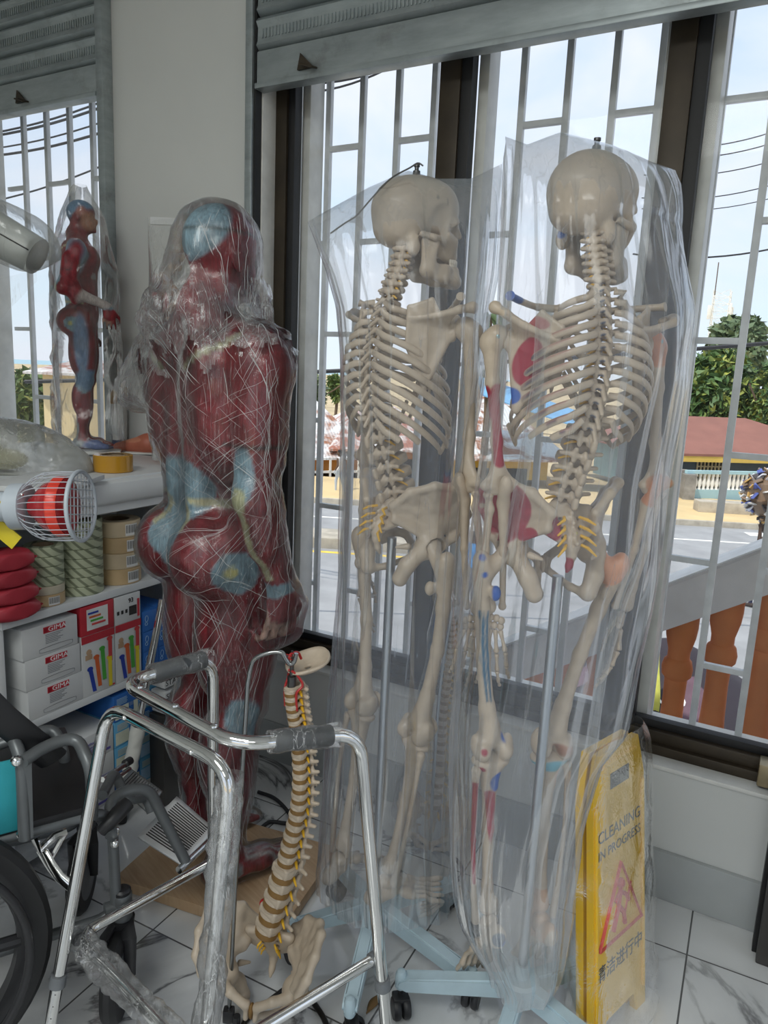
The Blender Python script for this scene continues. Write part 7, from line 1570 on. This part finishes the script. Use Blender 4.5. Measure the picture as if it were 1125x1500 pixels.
# wrapped examination lamp reaching in from the left, and the infrared lamp
da = 2.05; ea = [ond(-170, 262, da), ond(-20, 334, da), ond(55, 376, da)]
el = thing('examination_lamp', 'plastic-wrapped grey lamp arm reaching in from the left above the shelf', 'lamp', (ea[0].x, ea[0].y, ZC))
obj('arm', MB().tube([ea[0], ea[1], ea[2]], [.055, .058, .05], 20), plain('lamp_grey_shell', (.42, .44, .42), .4), el, world=True); obj('post', MB().tube([(ea[0].x, ea[0].y, ZC), ea[0]], .02, 12), M_grey, el, world=True); obj('post_base', MB().lathe([(.12, 0), (.12, .015), (.03, .03)], 24, Matrix.Translation((ea[0].x, ea[0].y, ZC+.001))), M_grey, el, world=True)
obj('seam_line', MB().tube([ea[0]+c_F*-.056, ea[1]+c_F*-.059, ea[2]+c_F*-.051], .002, 6), M_blackplastic, el, world=True)
def arm_bag(u, v):
    a = 2*PI*u; p = ea[0].lerp(ea[2], v*1.10); d = (ea[2]-ea[0]).normalized(); n = c_F.cross(d).normalized(); r = .074*(1-max(0, (v-.8)/.2)**2*.9); return p+n*(r*math.cos(a)*1.05-.02*v)+d.cross(n)*(r*math.sin(a))
me_off = parent_off(el); o = sheet(lambda u, v: arm_bag(u, v)-me_off, 70, 50, 'loose_bag', M_bag2, el, .012, 44, True, 16)
def flap(u, v): p = ond(-30, 415, da+.03).lerp(ond(52, 395, da+.03), u)+(ond(-30, 500, da+.05)-ond(-30, 415, da+.03))*v*(1-u*.8); return p-me_off
sheet(flap, 30, 20, 'loose_flap', M_bag2, el, .004, 45, False, 14)
di = 1.52; ax = (ond(122, 741, di)-ond(0, 742, di)); 
il = thing('infrared_lamp', 'pale grey infrared lamp with wire cage and red bulb, in front of the shelf', 'lamp', (XS-.10, Y0s+.02, ZC)); M_lampg = plain('pale_lamp_enamel', (.46, .51, .56), .35, vscale=8)
d0 = ax.normalized(); q1 = ond(42, 742, di); U = (c_U-d0*c_U.dot(d0)).normalized(); W = d0.cross(U); s1 = ax.length/122
def ring(px, r, n=40): c = q1+d0*(px-42)*s1; return [c+U*(r*s1*math.cos(a))+W*(r*s1*math.sin(a)) for a in np.linspace(0, 2*PI, n+1)[:-1]]
obj('lamp_tube', MB().tube([q1-d0*s1*110, q1-d0*s1*22, q1-d0*s1*20], [22*s1, 22*s1, 20*s1], 24), M_lampg, il, world=True); obj('neck_flange', MB().tube([q1-d0*s1*24, q1-d0*s1*22, q1-d0*s1*2, q1], [30*s1, 34*s1, 34*s1, 30*s1], 28), M_lampg, il, world=True)
cg = MB()
for k in range(30):
    a = 2*PI*k/30; v = U*math.cos(a)+W*math.sin(a); pr_ = [(-2, 30), (4, 36), (14, 44), (26, 49), (48, 50.5), (76, 50)]; cg.tube([q1+d0*(x*s1)+v*(r*s1) for x, r in pr_], .7*s1, 6)
obj('wire_cage', cg, M_lampg, il, world=True); obj('cage_rim', MB().tube(ring(119, 50.5), 3.2*s1, 10, True), M_lampg, il, world=True)
g = MB()
for k in range(-3, 4): 
    h_ = math.sqrt(max(0, 49**2-(k*12)**2)); c = q1+d0*(77*s1); g.tube([c+U*(k*12*s1)-W*(h_*s1), c+U*(k*12*s1)+W*(h_*s1)], .8*s1, 6); g.tube([c+W*(k*12*s1)-U*(h_*s1), c+W*(k*12*s1)+U*(h_*s1)], .8*s1, 6)
obj('front_grid', g, M_lampg, il, world=True)
obj('red_bulb', MB().tube([q1+d0*(x*s1) for x in (4, 10, 26, 44, 58, 64)], [14*s1, 18*s1, 34*s1, 42*s1, 41*s1, 30*s1], 28), plain('red_bulb_glass', (.42, .015, .02), .15, Coat_Weight=.5), il, world=True)
obj('bulb_band', MB().tube([q1+d0*(x*s1) for x in (42, 44, 56, 58)], [42.5*s1, 44*s1, 43.5*s1, 42*s1], 28, cap=False), plain('bright_red_band', (.80, .06, .035), .3), il, world=True)
for a in (.9, 2.4, 3.9, 5.4): obj('screw', MB().ball(q1+(U*math.cos(a)+W*math.sin(a))*(27*s1)+d0*.001, .004, 8), M_chrome, il, world=True)
obj('warning_label', MB().ball(q1-d0*(34*s1)+U*(6*s1)-c_F*(20.5*s1), (.006, .006, .005), 8), M_yep, il, world=True); pl = q1-d0*s1*108; cl = Vector((XS-.10, Y0s+.02, ZC+.0)); obj('support_arm', MB().tube(samp([pl, pl-d0*.12, Vector((pl.x-.12, pl.y-.05, ZC+.16)), Vector((cl.x, cl.y, ZC+.16)), cl+Vector((0, 0, .001))], .06), .011, 12), M_chrome, il, world=True); obj('clamp', MB().lathe([(.035, .001), (.035, .03), (.015, .04)], 20, Matrix.Translation(cl)), M_grey, il, world=True)
obj('hazard_stripe', MB().box(ond(6, 780, di+.02), (.07, .004, .035), (0, .7, HEAD), .001), M_yep, il, world=True)
# ------------------------------------------------------------------ folded yellow caution board in its bag
P0 = onz(869, 1548, .0); P1 = onz(945, 1466, 0)
T0 = onz(847, 1138, .645); T1 = onz(903, 1084, .645)
M_yel = plain('yellow_board_plastic', (.84, .50, .002), .38, vscale=6, var=.06); M_redt = plain('red_triangle_print', (.62, .07, .06), .5)
ex = (P1-P0).normalized(); W_ = (P1-P0).length; ez = ((T0-P0)+(T1-P1)).normalized(); ez = (ez-ex*ez.dot(ex)).normalized(); en = ex.cross(ez).normalized()
if en.dot(CAM-P0) < 0: en = -en
H_ = ((T0-P0).dot(ez)+(T1-P1).dot(ez))/2
Mb = Matrix(((ex.x, ez.x, en.x, P0.x), (ex.y, ez.y, en.y, P0.y), (ex.z, ez.z, en.z, P0.z), (0, 0, 0, 1)))
sg = thing('caution_board', 'folded yellow caution board in a clear bag, printed in English and Chinese', 'warning sign', (P0.x, P0.y, 0))
off = Matrix.Translation(-Vector((P0.x, P0.y, 0)))
def leaf(z0, z1, nm):
    m = MB(); w = W_; h = H_; pl = [(0, 0), (w*.18, 0), (w*.24, h*.075), (w*.76, h*.075), (w*.82, 0), (w, 0), (w*.97, h*.86), (w*.86, h), (w*.14, h), (w*.03, h*.86)]
    m.prism(pl, z0, z1, off @ Mb); bmesh.ops.bevel(m.bm, geom=[e for e in m.bm.edges if abs(e.calc_face_angle(0)) > .6], offset=.004, segments=2, affect='EDGES')
    return obj(nm, m, M_yel, sg)
lf = leaf(-.016, 0, 'front_leaf'); leaf(-.042, -.024, 'back_leaf')
m = MB()
for x in (.012, W_-.012): m.tube([off @ Mb @ Vector((x, .05, .001)), off @ Mb @ Vector((x*.96+.004, H_*.84, .001))], .005, 8)
m.tube([off @ Mb @ Vector((W_*.2, H_*.96, .0)), off @ Mb @ Vector((W_*.8, H_*.96, .0))], .005, 8); obj('raised_rim', m, M_yel, lf)
obj('hinge', MB().tube([off @ Mb @ Vector((W_*.3, H_-.012, -.02)), off @ Mb @ Vector((W_*.7, H_-.012, -.02))], .009, 10), M_yel, sg)
obj('hand_slot', MB().box(off @ Mb @ Vector((W_*.5, H_*.895, .0005)), (W_*.34, .034, .002), (off @ Mb).to_3x3(), .0009), M_dark, lf)
def stxt(nm, s, size, x, y, sx=1.0): return text_obj(nm, s, size, M_ink, lf, off @ Mb @ Matrix.Translation((x, y, .0008)), 'CENTER', .0004, sx)
stxt('english_lettering', 'CLEANING', W_*.165, W_*.5, H_*.725, .98); stxt('english_lettering', 'IN PROGRESS', W_*.135, W_*.5, H_*.665, .98); stxt('chinese_lettering', '\u6e05\u6d01\u8fdb\u884c\u4e2d', W_*.185, W_*.5, H_*.255, .95)
tri_ = [(W_*.5, H_*.60), (W_*.10, H_*.345), (W_*.90, H_*.345)]
m = MB(); m.tube([off @ Mb @ Vector((x, y, .001)) for x, y in fillet([tri_[0], tri_[1], tri_[2], tri_[0]], .001, 1) and [tri_[0], tri_[1], tri_[2]]], .006, 8, True, flat=.25, up=tuple(en)); obj('warning_triangle', m, M_redt, lf)
m = MB(); A_ = lambda x, y: off @ Mb @ Vector((W_*x, H_*y, .001)); m.ball(A_(.5, .525), .011, 8); m.tube([A_(.5, .51), A_(.46, .45), A_(.36, .375)], .006, 6); m.tube([A_(.46, .45), A_(.56, .41), A_(.58, .37)], .006, 6); m.tube([A_(.49, .495), A_(.6, .47), A_(.66, .44)], .005, 6); m.tube([A_(.49, .495), A_(.4, .47)], .005, 6); m.tube([A_(.70, .50), A_(.55, .375)], .0025, 6); obj('cleaner_pictogram', m, M_redt, lf)
# its bag
Mbo = off @ Mb
def sb(u, v):
    a = 2*PI*u; y = -.0+.0+H_*1.05*v; w = W_*.5*(1.18+.10*(1-v))*(1 if v < .93 else (1-(v-.93)*3.5)); c = Vector((W_*.5+w*math.copysign(abs(math.cos(a))**.7, math.cos(a)), max(y, .012), -.02+(.044+.02*(1-v))*math.copysign(abs(math.sin(a))**.8, math.sin(a)))); return Mbo @ c
o = sheet(sb, 90, 60, 'plastic_bag', film('board_bag_film', haze=.01, hazecol=(.92, .92, .88), gloss=.5, rough=.13, streak=(14, 14, 8), bstr=.6, bdist=.010, lines=.07, edge=.04, trl=.4, lrots=((.3, .2, .4), (.9, -.5, 1.2)), lscale=(26, 26, 5)), None, .008, 17, True, 24)
o.location = (P0.x, P0.y, 0); tag(o, 'clear bag crumpled over the yellow caution board', 'bag')
# black flex on the floor behind the spine model, dropped leaf by the frame, bone hand on the floor
pts = [onz(x, y, .006) for x, y in [(378, 1160), (400, 1168), (416, 1182), (428, 1200), (420, 1206), (396, 1204), (380, 1215)]]
o = obj('black_flex', MB().tube(spline(pts, 6), .006, 10), M_cable, None); tag(o, 'black electric flex lying on the floor behind the spine model', 'cable')
q = onz(549, 1468, .004); o = obj('dry_leaf', MB().grid(lambda u, v: q+ex*0+Vector(((u-.5)*.022*math.sin(PI*v), (v-.5)*.075, .006*math.sin(PI*u)+.004*math.sin(5*v))), 6, 12), plain('dry_leaf_brown', (.22, .13, .05), .8), None); tag(o, 'curled dry brown leaf on the floor beside the walking frame leg', 'leaf'); s_ = o.modifiers.new('t', 'SOLIDIFY'); s_.thickness = .0012
q = onz(655, 1328, .0); B = bones(); hf = thing('bone_foot_model', 'small loose skeleton foot on the floor between the two stands', 'anatomy model', (q.x, q.y, 0), 2.4); o = obj('foot_bones', B['foot'], M_bone, hf, (0, -.03, .05), None, (.62,)*3)
# ------------------------------------------------------------------ added fill lights and view
def area(loc, rot, sx, sy, p, col=(1, 1, 1)):
    ld = D.lights.new('added_ceiling_fill', 'AREA'); ld.shape = 'RECTANGLE'; ld.size = sx; ld.size_y = sy; ld.energy = p; ld.color = col
    l = D.objects.new('added_ceiling_fill', ld); COL.objects.link(l); l.location = loc; l.rotation_euler = rot; return l
area((-.7, -.9, 2.9), (0, 0, 0), 1.4, 1.0, 44, (.97, 1, .97)); area((1.0, -1.8, 2.9), (0, 0, .4), 1.2, .6, 24, (.97, 1, .97))  # unseen area lights added to brighten the room
SC.view_settings.view_transform = 'Standard'; SC.view_settings.look = 'None'; SC.view_settings.gamma = 1; SC.view_settings.use_curve_mapping = False; SC.view_settings.exposure = 0.12
SC.cycles.use_denoising = True; SC.cycles.transparent_max_bounces = 40; SC.cycles.max_bounces = 8; SC.cycles.diffuse_bounces = 4; SC.cycles.glossy_bounces = 4; SC.cycles.caustics_reflective = False; SC.cycles.caustics_refractive = False
SC.cycles.sample_clamp_indirect = 4.0
